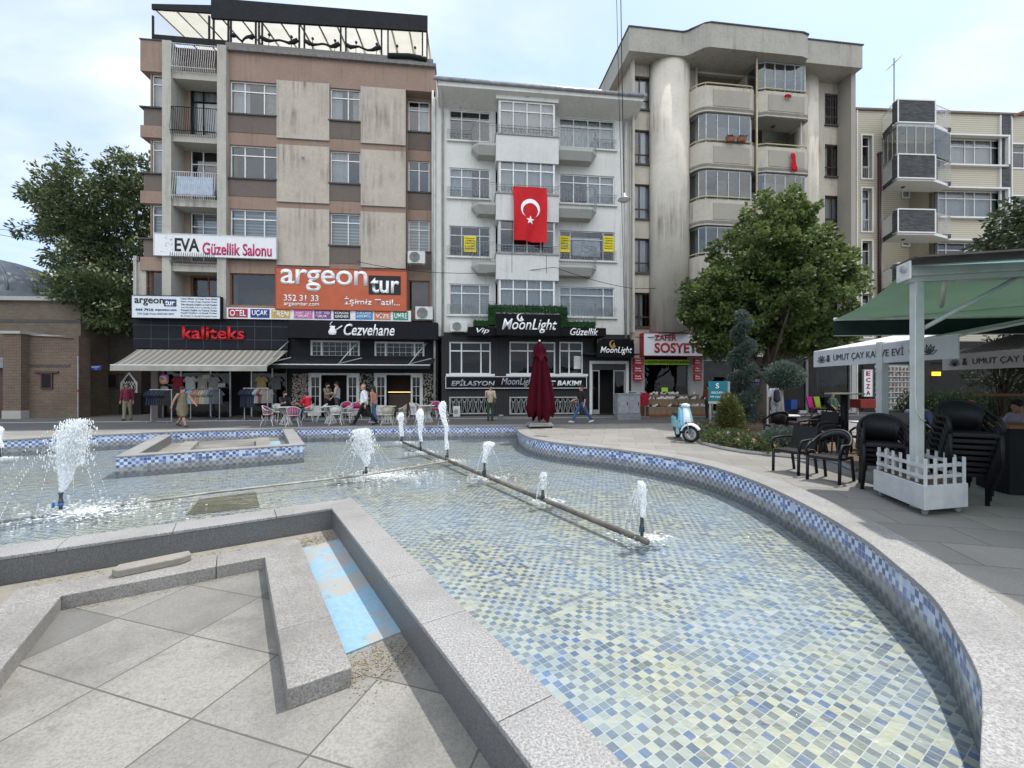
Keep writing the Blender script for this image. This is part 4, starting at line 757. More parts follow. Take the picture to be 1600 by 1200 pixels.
for i in range(4):
    zt_ = (14.02, 10.98, 7.92, 4.88)[i]; lx = u2(737, -.75); rx = u2(935, -.75)
    for side, (a, b) in (('l', (lx, by0-.005)), ('r', (by1+.005, rx))):
        if i < 3:
            ch = .35; pl = [(a+ch, -.85), (b, -.85), (b, 0), (a, 0), (a, -.45)] if side == 'l' else [(a, -.85), (b-ch, -.85), (b, -.45), (b, 0), (a, 0)]
            pl2 = [(a+ch, -.6), (b, -.6), (b, 0), (a+.3, 0), (a+.3, -.35)] if side == 'l' else [(a, -.6), (b-ch, -.6), (b-.3, -.35), (b-.3, 0), (a, 0)]
            s = MB(); s.prism(pl, zt_-.12, zt_); k = len(pl); v = [(x, y, zt_-.12) for x, y in pl]+[(x, y, zt_-.5) for x, y in pl2]; s.add(v, [(j, (j+1) % k, (j+1) % k+k, j+k) for j in range(k)]+[list(range(k, 2*k))]); s.build('balcony_slab', m_balc, B2)
        r_ = MB(); pth = [(a+.03, -.05), (a+.03, -.5), (a+.3, -.80), (b, -.80)] if side == 'l' else [(a, -.80), (b-.3, -.80), (b-.03, -.5), (b-.03, -.05)]
        orn(r_, pth, zt_+.03, zt_+1.05); r_.build('balcony_railing', m_irong, B2)
        r_ = MB(); orn(r_, [(lw[0]-.1, -.1), (lx, -.1)] if side == 'l' else [(rx, -.1), (rw[1]+.12, -.1)], R2[i][0]+.03, R2[i][0]+.5); r_.build('window_guard', m_irong, B2)
    r_ = MB(); orn(r_, [(by0, -.94), (by1, -.94)], PAR[i][1]+.03, PAR[i][1]+.42); r_.build('bay_railing', m_irong, B2)
# eaves
s = MB(); s.box(-.15, W2+.25, -1.15, .0, 16.55, 16.78); s.add([(-.15, -1.15, 16.55), (W2+.25, -1.15, 16.55), (W2+.25, 0, 16.15), (-.15, 0, 16.15)], ((0, 1, 2, 3),)); s.quad((-.15, -1.15, 16.55), (-.15, 0, 16.15), (-.15, 0, 16.55), (-.15, -1.15, 16.56)); s.quad((W2+.25, 0, 16.15), (W2+.25, -1.15, 16.55), (W2+.25, -1.15, 16.56), (W2+.25, 0, 16.55)); s.build('eaves', m_b2, B2)
s = MB(); s.tube([(-.35, -1.22, 16.86), (W2+.4, -1.22, 16.80)], .09, 8)
for k in range(17): x = -.2+(W2+.4)*k/16; s.tube([(x-.02, -1.22, 16.86-.06*k/16), (x+.02, -1.22, 16.86-.06*k/16)], .105, 8)
s.build('gutter', m_zinc, B2, True)
s = MB(); s.add([(-.2, -1.15, 16.80), (W2+.3, -1.15, 16.80), (W2+.3, 5, 18.0), (-.2, 5, 18.0)], ((0, 1, 2, 3),)); s.build('roof', M('roof_tin', (.3, .28, .26), .7), B2)
s = MB(); s.tube([(-.05, -1.18, 16.78), (-.0, -.7, 16.2), (.06, -.08, 15.9), (.06, -.08, 4.2)], .06, 8); s.build('downpipe', m_pvcp, B2, True); s = MB(); s.tube([(W2-.3, -.1, 16.2), (W2-.3, -.1, 4.2)], .06, 8); s.build('downpipe', m_pvcp, B2, True)
s = MB(); s.tube([(W2-.05, -.12, 16.1), (W2-.05, -.12, 4.2)], .04, 6); s.build('downpipe', m_pvcp, B2, True)
# ground floor: charcoal boarding, white windows, basement grilles
m_char = bricks('charcoal_boards', (.032, .030, .031), (.028, .027, .028), (.010, .010, .011), .14, 9, .012, .2, .6)
gop = [F2.rect(702, 534, 767, 585, -.1), F2.rect(796, 534, 868, 585, -.1), F2.rect(874, 534, 911, 585, -.1)]; bop = [F2.rect(702, 620, 767, 647, -.1), F2.rect(796, 620, 905, 647, -.1)]; dop = F2.rect(921, 564, 982, 649, -.1); dop = (dop[0], dop[1], .05, dop[3])
s = MB(); wallgrid(s, -.0, W2, 0, 4.4, gop+bop+[dop], -.1, .2); s.quad((0, -.1, 4.4), (W2, -.1, 4.4), (W2, .05, 4.4), (0, .05, 4.4)); s.quad((0, -.1, 0), (0, -.1, 4.4), (0, .2, 4.4), (0, .2, 0)); s.quad((W2, -.1, 4.4), (W2, -.1, 0), (W2, .2, 0), (W2, .2, 4.4)); s.build('ground_floor_cladding', m_char, B2)
for i, r in enumerate(gop): window(B2, *r, -.04, ((.29, .76), (.40,), (.42,))[i], .72, m_white, .075, None, m_paned)
s = MB(); r = gop[2]; s.box(r[0]+(r[1]-r[0])*.62, r[1]-.12, -.06, -.05, r[2]+.3, r[2]+1.0); s.build('paper_notice', M('paper', (.6, .6, .58), .8), B2)
for r in bop:
    f = MB(); w = r[1]-r[0]; f.box(r[0], r[0]+.06, -.1, -.02, r[2], r[3]); f.box(r[1]-.06, r[1], -.1, -.02, r[2], r[3]); f.box(r[0]+.06, r[1]-.06, -.1, -.02, r[3]-.06, r[3]); f.box(r[0]+.06, r[1]-.06, -.1, -.02, r[2], r[2]+.06); n = int(round(w/.3)); 
    for k in range(n+1):
        x = r[0]+.06+(w-.12)*k/n; f.tube([(x, -.12, r[2]), (x, -.12, r[3])], .012, 4)
        if k < n:
            xm = x+(w-.12)/n/2; h = r[3]-r[2]; f.tube([(xm-.09, -.12, r[3]-.12*h), (xm-.05, -.12, r[3]-.3*h), (xm-.02, -.12, r[2]+.5*h), (xm-.1, -.12, r[2]+.1*h)], .012, 4); f.tube([(xm+.09, -.12, r[3]-.12*h), (xm+.05, -.12, r[3]-.3*h), (xm+.02, -.12, r[2]+.5*h), (xm+.1, -.12, r[2]+.1*h)], .012, 4); f.ball((xm, -.12, r[3]-.3*h), .035, 6, 4)
    f.build('basement_grille', M('grille_white', (.42, .43, .42), .5), B2)
    s = MB(); s.quad((r[0], .08, r[2]), (r[1], .08, r[2]), (r[1], .08, r[3]), (r[0], .08, r[3])); s.build('basement_window', m_paned, B2)
# doorway
f = MB(); r = dop; f.box(r[0], r[0]+.14, -.14, .1, .05, r[3]); f.box(r[1]-.14, r[1], -.14, .1, .05, r[3]); f.box(r[0]+.14, r[1]-.14, -.14, .1, r[3]-.16, r[3]); f.build('door_surround', m_woff, B2)
for a, b in ((r[0]+.16, r[0]+.16+(r[1]-r[0])*.2), (r[1]-.16-(r[1]-r[0])*.3, r[1]-.16)): d = MB(); d.box(a, a+.06, 0, .05, .06, r[3]-.5); d.box(b-.06, b, 0, .05, .06, r[3]-.5); d.box(a+.06, b-.06, 0, .05, .06, .3); d.box(a+.06, b-.06, 0, .05, r[3]-.56, r[3]-.5); dd = d.build('entrance_door', m_greyf, B2); p = MB(); p.quad((a+.05, .03, .3), (b-.05, .03, .3), (b-.05, .03, r[3]-.55), (a+.05, .03, r[3]-.55)); p.build('pane', m_paned, dd)
s = MB(); s.box(r[0]+.14, r[1]-.14, -.02, .06, r[3]-.48, r[3]-.16); s.build('door_transom', M('dark_panel', (.05, .05, .05), .4), B2)
s = MB(); s.box(r[0]-.4, r[1]+.35, -.75, -.1, r[3]+.3, r[3]+.36); s.build('porch_slab', m_blackf, B2)
# band sign and sill
t, q = signbox(F2, 'shop_sign', 'long black band sign with pale letters in a white frame below the windows', (697, 589, 916, 606), -.26, .14, M('sign_black', (.012, .012, .016), .35, spec=.08), m_white)
greyL = M('silver_letters', (.36, .37, .40), .4); text(t, 'EPİLASYON', sub_rect(q, .035, .34, .18, .78), -.012, greyL, .03, .18); text(t, 'MoonLight', sub_rect(q, .385, .625, .10, .92), -.012, greyL, .0, .3); text(t, 'CİLT BAKIMI', sub_rect(q, .65, .965, .20, .82), -.012, m_whitel, .03, .18)
s = MB(); s.box(u2(697, -.2), u2(773, -.2), -.3, -.1, F2.z(735, 589, -.2)+.04, F2.z(735, 586, -.2)+.06); s.build('long_sill', m_white, B2); s = MB(); s.box(u2(791, -.2), u2(918, -.2), -.3, -.1, F2.z(850, 589, -.2)+.04, F2.z(850, 586, -.2)+.06); s.build('long_sill', m_white, B2)
# name signs over the windows and the artificial hedge round them
sgn = M('sign_black2', (.008, .008, .009), .35, spec=.08); script = dict(bold=.01, shear=.3)
def moon(t, c, r, mat, y=-.02):
    m_ = MB(); n = 18; vs = []
    for i in range(n+1): a = R(60+250*i/n); vs += [(c[0]+r*cos(a), y, c[1]+r*sin(a)), (c[0]+r*.22+r*.80*cos(a), y, c[1]+.1*r+r*.80*sin(a))]
    m_.add(vs, [(2*i, 2*i+1, 2*i+3, 2*i+2) for i in range(n)]); m_.add([(c[0]-.2*r, y, c[1]-.5*r), (c[0]+.9*r, y, c[1]-.75*r), (c[0]+.5*r, y, c[1]-.2*r), (c[0]+.3*r, y, c[1]+.5*r), (c[0]+.05*r, y, c[1]+.0*r)], ((0, 1, 2, 3, 4),)); o = m_.build('moon_emblem', mat, t); sdf = o.modifiers.new('thickness', 'SOLIDIFY'); sdf.thickness = .012; sdf.offset = 0
t, q = signbox(F2, 'shop_sign', 'large black sign with white script and a crescent moon above the entrance windows', (776, 491, 876, 524), -1.25, 1.1, sgn, None); text(t, 'MoonLight', sub_rect(q, .08, .94, .10, .78), -.012, m_whitel, **script); moon(t, (q[1]*.37, q[3]*.84), .2, m_whitel)
t, q = signbox(F2, 'shop_sign', 'small black sign reading Vip joined to the left of the large script sign', (731, 511, 775.5, 524), -1.0, .85, sgn, None); text(t, 'Vip', sub_rect(q, .30, .75, .12, .88), -.012, m_whitel, **script)
t, q = signbox(F2, 'shop_sign', 'long black sign reading Güzellik joined to the right of the large script sign', (876.5, 512, 947, 525), -1.0, .85, sgn, None); text(t, 'Güzellik', sub_rect(q, .20, .82, .06, .94), -.012, m_whitel, **script)
t, q = signbox(F2, 'shop_sign', 'square black sign with a golden moon over the entrance door', (933, 530, 991, 558), -.85, .5, sgn, None); text(t, 'MoonLight', sub_rect(q, .08, .94, .12, .58), -.012, m_whitel, **script); gold = M('gold_paint', (.45, .28, .09), .4, .3); moon(t, (q[1]*.42, q[3]*.72), .2, gold)
g = MB(); 
for sx, sz in ((1, 1), (-1, 1)): cxx = q[1]-.03 if sx > 0 else .03; g.tube([(cxx, -.015, q[3]-.2), (cxx, -.015, q[3]-.03), (cxx-sx*.2, -.015, q[3]-.03)], .012, 4)
g.build('corner_ornaments', gold, t)
hg = F2.thing('artificial_hedge', 'stepped green artificial hedge fixed behind the large script sign', 'hedge'); s = MB(); rr = random.Random(9)
hz = [F2.rect(763, 477, 887, 492, -.95), F2.rect(763, 490, 776, 508, -.95), F2.rect(876, 490, 887, 511, -.95), F2.rect(739, 500, 764, 510, -.95), F2.rect(886, 502, 931, 512, -.95)]
for r in hz:
    s.box(r[0]+.02, r[1]-.02, -.93, -.2, r[2]+.02, r[3]-.02)
    n = int((r[1]-r[0])*(r[3]-r[2])*900)
    for k in range(n):
        x, z = rr.uniform(r[0], r[1]), rr.uniform(r[2], r[3]); a = rr.uniform(0, 6.3); l = .05; y = -.95-rr.uniform(0, .04); s.add([(x, y+.03, z), (x+l*cos(a)+.02, y-.02, z+l*sin(a)), (x+l*cos(a)-.02, y-.02, z+l*sin(a)+.02)], ((0, 1, 2),))
s.build('foliage', M('plastic_leaf', (.030, .105, .028), .6, col2=(.012, .05, .014), sc=25), hg)
aircon(F2, (703, 502, 730, 519), -.45, 'white air conditioner on the white building beside the small Vip sign'); aircon(F2, (708, 635, 719, 652), -.5, 'small white air conditioner standing on the pavement by the basement grille')
# yellow notices in the third floor windows
for k, (px_, w_) in enumerate(((725, 19), (875, 15), (943, 16))):
    r = F2.rect(px_, 369, px_+w_, 394, .03); q = MB(); q.box(r[0], r[1], .025, .035, r[2], r[3]); nn = q.build('yellow_notice', M('yellow_paper', (.75, .62, .03), .7, var=.03), B2)
    for j, ln in enumerate(('KİRALIK', 'UZMAN', 'DENTAL', 'KLİNİK', 'RANDEVU')): h = (r[3]-r[2])/6.2; text(nn, ln, (r[0]+.05, r[1]-.05, r[3]-h*(j+1.1), r[3]-h*(j+.45)), .02, m_blackl, .02, depth=.004)
r = F2.rect(895, 371, 938, 400, .05); q = MB(); q.box(r[0], r[1], .12, .13, r[2], r[3]); q.build('window_banner', M('pale_banner', (.50, .53, .58), .7), B2)
q = MB(); c = ((r[0]+r[1])/2, (r[2]+r[3])/2); q.tube([(c[0]+.3*cos(a), .11, c[1]+.3*sin(a)) for a in [R(110+i*20) for i in range(14)]]+[(c[0], .11, c[1]), (c[0]-.1, .11, c[1]+.28)], .014, 4); q.tube([(c[0]-.2, .11, c[1]+.05), (c[0]+.35, .11, c[1]-.2)], .014, 4); q.build('clinic_emblem', m_iron, B2)
# ---------------------------------------------------------------- the concrete block with round columns and curved balconies
m_b3 = plaster('grey_concrete_render', (.53, .485, .405), (.13, .115, .095), .85, .9, fine=40, thr=.46); m_b3c = plaster('streaked_column', (.60, .555, .475), (.23, .195, .16), .6, .9, thr=.42, fine=60); m_b3s = plaster('soffit_grey', (.36, .35, .325), (.2, .19, .17), .35, .1); m_b3r = plaster('weathered_concrete', (.43, .41, .36), (.09, .085, .075), 1.0, .7, fine=28, thr=.47)
F3 = sub(985, R(.6)); B3 = F3.thing('apartment_building', 'tall grey concrete block with round columns and curved glazed balconies', 'building'); u3 = F3.u; E3 = u3(1337)
R3 = [(16.88, 18.72), (13.86, 15.75), (10.83, 12.75), (7.85, 9.75), (4.85, 6.75)]
sl = (u3(989), u3(1021)); sr = (u3(1289), u3(1316))
mb = MB(); ops = [(sl[0], sl[1], a, b) for a, b in R3]+[(sr[0], sr[1], a+.02, b) for a, b in R3]; wallgrid(mb, 0, E3, 3.9, 19.4, ops+[(u3(1090), u3(1262), 7.1, 19.2)], 0, .22); carcass(mb, 0, E3, 0, 20.2, 11); mb.build('wall', m_b3, B3)
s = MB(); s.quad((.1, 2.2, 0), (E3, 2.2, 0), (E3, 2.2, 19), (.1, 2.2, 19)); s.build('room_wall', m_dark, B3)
for i, (a, b) in enumerate(R3):
    window(B3, sl[0], sl[1], a, b, .1, (.35,), None, m_brownf, .07, ('net', 'right', 'net', 'net', 'left')[i], low=.30); window(B3, sr[0], sr[1], a+.02, b, .1, (.5,), None, m_brownf, .07, (None, 'sides', 'net', 'net', None)[i], low=.30)
    for q in (sl, sr): s = MB(); s.box(q[0]-.05, q[1]+.05, -.1, .1, a-.08, a-.003); s.build('window_sill', m_sill, B3)
s = MB(); x0, x1 = u3(1288), u3(1317)
r_ = MB(); [r_.tube([(sr[0]+(sr[1]-sr[0])*k/7, -.05, R3[0][0]), (sr[0]+(sr[1]-sr[0])*k/7, -.05, R3[0][1])], .012, 4) for k in range(8)]; [r_.tube([(sr[0], -.05, z), (sr[1], -.05, z)], .012, 4) for z in (R3[0][0]+.4, R3[0][0]+1.0, R3[0][0]+1.5)]; r_.build('window_bars', m_iron, B3)
s = MB(); s.box(-.02, u3(988), -.35, .0, 4.5, 19.35); s.build('edge_pier', m_b3, B3); s = MB(); s.box(u3(1330, -.9), u3(1337, -.9), -.9, .0, 3.96, 19.3); s.build('end_wall', plaster('brown_grey_render', (.36, .325, .28), (.13, .115, .10), .4, .4), B3)
def column(pa, pb, nm):
    v = -.75; a, b = u3(pa, v), u3(pb, v); c = (a+b)/2; r = (b-a)/2; s = MB(); n = 20; pts = [(c-r, .05)]+[(c-r*cos(pi*i/n), -.18-r*.62*sin(pi*i/n)) for i in range(n+1)]+[(c+r, .05)]
    s.prism(pts, 4.5, 19.35); o = s.build(nm, m_b3c, B3, True); o.data.polygons.foreach_set('use_smooth', [len(p.vertices) == 4 for p in o.data.polygons])
column(1024, 1085, 'round_column'); column(1256, 1290, 'round_column')
# central loggia: dividing wall, back wall, floors
la, lb = u3(1090), u3(1262); mid = u3(1181, -.9)
s = MB(); s.box(mid-.08, mid+.08, -.2, 2.1, 7.2, 19.2); s.build('dividing_wall', M('cream_wall', (.50, .46, .37), .8), B3)
s = MB(); s.quad((la, 1.6, 4.6), (lb, 1.6, 4.6), (lb, 1.6, 19.2), (la, 1.6, 19.2)); s.quad((la, -.0, 4.6), (la, 1.6, 4.6), (la, 1.6, 19.2), (la, 0, 19.2)); s.quad((lb, 1.6, 4.6), (lb, 0, 4.6), (lb, 0, 19.2), (lb, 1.6, 19.2)); s.build('loggia_wall', M('cream_wall', (.50, .46, .37), .8), B3)
FL3 = [16.35, 13.33, 10.3, 7.28]
m_slid = M('aluminium_bars', (.42, .44, .45), .35, .3)
for i, fz in enumerate(FL3):
    for side in (0, 1):
        if side == 0: a, b = u3(1085, -1.1), u3(1180, -1.2); R0 = .75; pts = [(a, .1)]+[(a+R0-R0*cos(t), -.55-R0*sin(t)) for t in [R(9*k) for k in range(11)]]+[(b-.28, -1.3)]+[(b-.28+.28*sin(t), -1.3+.28-.28*cos(t)) for t in [R(18*k) for k in range(1, 6)]]+[(b, .1)]
        else: a, b = u3(1184, -1.2), u3(1263, -1.1); pts = [(a, .1), (a, -1.12), (a+.42, -1.3), (b-.35, -1.3)]+[(b-.35+.35*sin(t), -1.3+.35-.35*cos(t)) for t in [R(15*k) for k in range(1, 7)]]+[(b, .1)]
        pts = [(p[0], min(p[1], .1)) for p in pts]
        s = MB(); s.prism(pts, fz-.05, fz+.12); s.build('balcony_slab', m_b3s, B3)
        s = MB(); s.path(pts, .14, fz-.12, fz+1.22); s.path([(p[0]*1.0, p[1]) for p in pts], .06, fz+1.222, fz+1.25); o = s.build('balcony_parapet', m_b3, B3)
        q = MB(); fx0, fx1 = a+(.95 if side == 0 else .55), b-.42; q.box(fx0, fx1, -1.325, -1.298, fz+.18, fz+1.05); q.build('parapet_inset', plaster('inset_render', (.36, .33, .28), (.16, .145, .12), .5, .5) if 'inset_done' not in CACHE else CACHE['inset_done'], o)
        CACHE['inset_done'] = q and o.children[0].data.materials[0]
        r_ = MB(); off = [(p[0]+(.05 if p[0] < (a+b)/2 else -.05), p[1]+.05) for p in pts[1:-1]]; rail(r_, off, fz+1.42, .035); [r_.tube([(p[0], p[1], fz+1.22), (p[0], p[1], fz+1.42)], .015, 4) for p in off[::4]]; r_.build('handrail', M('yellowed_rail', (.48, .42, .26), .5), B3)
        glazed = (side == 0 and i in (1, 2, 3)) or (side == 1 and i in (0, 2, 3))
        if glazed:
            top = FL3[i-1]-.16 if i else 19.25
            gpts = [(a+.12, -.25), (a+.32, -.95), (a+.62, -1.16)] if side == 0 else [(a+.08, -.1), (a+.08, -1.02), (a+.42, -1.18)]
            e = b-.30; k = 4; gpts += [(gpts[-1][0]+(e-gpts[-1][0])*j/k, -1.18) for j in range(1, k+1)]+[(b-.08, -.95), (b-.08, -.1)]
            f = MB(); [f.box(p[0]-.022, p[0]+.022, p[1]-.022, p[1]+.022, fz+1.27, top) for p in gpts]; f.path(gpts, .05, top-.08, top); f.path(gpts, .05, fz+1.25, fz+1.32); fo_ = f.build('balcony_glazing', m_slid, B3)
            p = MB(); [p.quad((*gpts[j], fz+1.3), (*gpts[j+1], fz+1.3), (*gpts[j+1], top-.05), (*gpts[j], top-.05)) for j in range(len(gpts)-1)]; p.build('pane', m_pane2, fo_)
        d = MB(); x = la+.5 if side == 0 else mid+.6; d.box(x, x+1.6, 1.5, 1.58, fz+.15, fz+2.3); d.build('balcony_door', m_brownf, B3)
        lm = MB(); lm.ball(((a+b)/2, -.4, fz-.1), (.11, .11, .06), 10, 6); lm.build('ceiling_lamp', M('lamp_dark', (.09, .07, .06), .4), B3, True)
# roof slab following the balconies
a, b = u3(1095, -1.5), u3(1262, -1.5); e0, e1 = u3(984, -.9)-.05, u3(1349, -1.4)
pts = [(e0, .0), (e0, -.95), (a-.75, -.95)]+[(a-.75+.5*sin(t), -1.45+.5*cos(t)) for t in [R(18*k) for k in range(1, 4)]]+[(a+.1, -1.62), (a+.4, -1.72), (b-.5, -1.72), (b-.1, -1.62), (b, -1.35), (e1, -1.35), (e1, 10.5), (e0, 10.5)]
s = MB(); s.prism(pts, 19.3, 20.55); s.build('roof_slab', m_b3r, B3); s = MB(); s.prism([(p[0]+(-.05 if p[0] < a else .05), p[1]-.05 if p[1] < 1 else p[1]) for p in pts], 20.551, 20.61); s.build('roof_edge', m_sill, B3)
s = MB(); s.tube([(u3(1087, -.2), -.25, 19.3), (u3(1087, -.2), -.25, 4)], .075, 8); s.build('downpipe', m_pvcp, B3, True); s = MB(); s.tube([(u3(1181, -1.35), -1.42, 19.3), (u3(1181, -1.35), -1.42, 4.5)], .05, 6); s.build('downpipe', M('brass_pipe', (.38, .31, .2), .5), B3, True)
s = MB(); s.tube([(u3(1256, -1.2), -1.0, 19.0), (u3(1256, -1.2), -1.0, 10)], .05, 6); s.build('downpipe', m_pvcp, B3, True)
# ground floor shops of the concrete block
s = MB(); g3 = [F3.rect(1006, 531, 1078, 640, -.05), F3.rect(1098, 562, 1150, 640, -.05)]; g3 = [(r[0], r[1], .35 if k == 0 else .1, r[3]) for k, r in enumerate(g3)]; x2 = u3(1200)
g3 += [(x2, u3(1262), .1, 3.3), (u3(1275), E3-.3, .1, 3.3)]
wallgrid(s, 0, E3, 0, 3.95, g3, -.05, .25); s.quad((0, -.05, 3.95), (E3, -.05, 3.95), (E3, .05, 3.95), (0, .05, 3.95)); s.build('shop_wall', plaster('shop_stone', (.40, .39, .37), (.2, .19, .18), .3, .2), B3)
s = MB(); xa = x2-.9; s.box(xa, x2-.01, -.085, -.055, 0, 3.9); s.box(u3(1262)+.01, u3(1275)-.01, -.085, -.055, 0, 3.305); s.box(x2, E3, -.086, -.056, 3.31, 3.9); s.build('dark_fascia', M('shop_dark', (.03, .028, .027), spec=.08), B3)
for k, r in enumerate(g3):
    s = MB(); s.quad((r[0], .1, r[2]), (r[1], .1, r[2]), (r[1], .1, r[3]), (r[0], .1, r[3])); s.build('shop_window', m_paned, B3)
    s = MB(); s.box(r[0], r[0]+.07, .0, .12, r[2], r[3]); s.box(r[1]-.07, r[1], .0, .12, r[2], r[3]); s.box(r[0]+.07, r[1]-.07, .0, .12, r[3]-.07, r[3]); s.box(r[0]+.07, r[1]-.07, .0, .12, r[2], r[2]+.07); s.build('shopfront_frame', m_greyf, B3)
t, q = signbox(F3, 'shop_sign', 'long white shop board with bold red letters behind the round tree', (1006, 522, 1192, 556), -.55, .5, M('white_board', (.66, .67, .70), .4, var=.02), M('red_trim', (.34, .03, .05), .5)); redl = M('red_board_letters', (.42, .015, .04), .4)
text(t, 'ZAFER', sub_rect(q, .085, .265, .68, .94), -.02, redl, .02); text(t, 'SOSYETE', sub_rect(q, .085, .485, .12, .58), -.02, redl, .025); text(t, 'ÇARŞISI', sub_rect(q, .53, .93, .05, .62), -.02, redl, .025)
t, q = signbox(F3, 'shop_banner', 'lime green banner with dark lettering across the top of the shoe shop window', (1006, 562, 1078, 570), -.12, .02, M('lime_banner', (.32, .50, .03), .6)); text(t, 've 2\'Nİ BÜYÜK KIRTASİYE ÇEŞİTLERİ GELMİŞTİR', sub_rect(q, .02, .98, .2, .82), -.012, m_blackl, .01)
for k, (a_, b_) in enumerate(((990, 1004), (1084.5, 1096), (1173, 1184))):
    for j in range(3):
        y0 = 560+j*12.3+(9 if k == 2 else 0)
        t, q = signbox(F3, 'shop_sign', ('red plate', 'red plate')[0]+' with two small white lines, '+('top', 'middle', 'bottom')[j]+' of three '+('beside the black moon sign', 'right of the shoe shop window', 'behind the spiral topiary')[k], (a_, y0, b_, y0+10.5), -.3, .1, M('red_plate', (.38, .012, .03), .5), None)
        text(t, (('Spor', 'Bayan', 'Çocuk'), ('Abiye', 'Çanta', 'Bot'), ('Terlik', 'Erkek', 'Okul'))[k][j], sub_rect(q, .2, .8, .52, .82), -.01, m_whitel, .01, depth=.005); text(t, 'Ayakkabı', sub_rect(q, .12, .88, .18, .44), -.01, m_whitel, .01, depth=.005)
aircon(F3, (1057, 491, 1074, 507), -.85, 'white air conditioner at the foot of the large round column')
# dark shop front behind the tree and pharmacy further on
# ---------------------------------------------------------------- the block clad with cream boards
m_b4 = hstripes('cream_siding', (.76, .70, .545), (.36, .32, .24), .13, .88, 2, .55); m_stone = bricks('dark_stone_cladding', (.06, .062, .065), (.11, .11, .11), (.03, .03, .03), .26, .085, .008, .3, .8); m_trim = M('white_trim', (.66, .65, .62), .5, var=.04)
W4 = F3.world(E3, .55); F4 = Fac(W4.x, W4.y, R(3)); B4 = F4.thing('apartment_building', 'cream board clad flats with dark stone balconies', 'building'); u4 = F4.u; E4 = u4(1700)
R4 = [(15.10, 16.78), (11.90, 13.58), (8.72, 10.40), (5.5, 7.2)]; nw = (u4(1346.5), u4(1362)); ww = (u4(1466), u4(1567)); w2 = (u4(1579), u4(1640))
mb = MB(); wallgrid(mb, 0, E4, 0, 18.25, [(nw[0], nw[1], a-.95, b-.05) for a, b in R4]+[(ww[0], ww[1], a, b) for a, b in R4]+[(w2[0], w2[1], a-.05, b-.3) for a, b in R4]+[(u4(1379), u4(1458), 4.4, 16.5)], 0, .25); carcass(mb, 0, E4, 0, 18.25, 10); mb.build('wall', m_b4, B4)
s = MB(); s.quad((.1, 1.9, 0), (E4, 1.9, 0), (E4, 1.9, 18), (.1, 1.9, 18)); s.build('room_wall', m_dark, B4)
s = MB(); s.quad((u4(1379), 1.5, 4.4), (u4(1458), 1.5, 4.4), (u4(1458), 1.5, 17.4), (u4(1379), 1.5, 17.4)); s.quad((u4(1458), 1.5, 4.4), (u4(1458), 0, 4.4), (u4(1458), 0, 17.4), (u4(1458), 1.5, 17.4)); s.quad((u4(1379), 0, 4.4), (u4(1379), 1.5, 4.4), (u4(1379), 1.5, 17.4), (u4(1379), 0, 17.4)); s.build('recess_wall', m_b4, B4)
def trimframe(r, y, w=.09, d=.06):
    f = MB(); f.box(r[0]-w, r[0], y, y+d, r[2]-w, r[3]+w); f.box(r[1], r[1]+w, y, y+d, r[2]-w, r[3]+w); f.box(r[0], r[1], y, y+d, r[3], r[3]+w); f.box(r[0], r[1], y, y+d, r[2]-w, r[2]); f.build('window_surround', m_trim, B4)
for i, (a, b) in enumerate(R4):
    trimframe((nw[0], nw[1], a-.95, b-.05), -.05); window(B4, nw[0], nw[1]-.02, a-.95, b-.05, .15, (), .78, m_woff, .05, (None, 'net', None, None)[i], low=.28)
    g = MB(); bars(g, [(nw[0]+.04, .08), (nw[1]-.04, .08)], a-.95, a-.2, .1, .009); rail(g, [(nw[0]+.02, .08), (nw[1]-.02, .08)], a-.2); g.build('window_guard', m_woff, B4)
    window(B4, ww[0], ww[1], a, b, .15, (.16, .45, .60, .86), .72, m_woff, .06, ('net', 'net', None, None)[i])
    f = MB(); f.box(ww[0]-.1, ww[1]+.12, -.3, 0, b, b+.1); f.box(ww[0]-.1, ww[1]+.12, -.22, 0, a-.1, a-.003); f.box(ww[1], ww[1]+.12, -.29, .0, a, b); f.build('window_surround', m_trim, B4)
    window(B4, w2[0], w2[1], a-.05, b-.3, .1, (.4,), .68, m_woff, .06, 'net' if i else None); trimframe((w2[0], w2[1], a-.05, b-.3), -.04)
s = MB(); s.box(u4(1562), u4(1576), -.10, .05, 0, 18.2); s.build('stone_pilaster', m_stone, B4); s = MB(); s.box(u4(1458)+.02, u4(1463), -.08, .05, 4.4, 17.3); s.build('stone_pilaster', m_stone, B4)
for px_ in (1336.5, 1560, 1577.5): s = MB(); x = u4(px_); s.box(x, x+.07, -.11, 0.0, .0, 18.2); s.build('corner_trim', m_trim, B4)
s = MB(); s.box(-.1, E4, -.12, .2, 18.25, 18.36); s.build('roof_edge', M('brown_edge', (.19, .15, .12), .7), B4)
s = MB(); s.box(.2, u4(1378), .6, 3, 18.3, 18.75); s.build('roof_upstand', M('brown_edge2', (.32, .25, .2), .7), B4)
vb = -1.35; bx0, bx1 = u4(1402, vb), u4(1459, vb); sx0, sx1 = u4(1378, -.0), u4(1474, -.4)
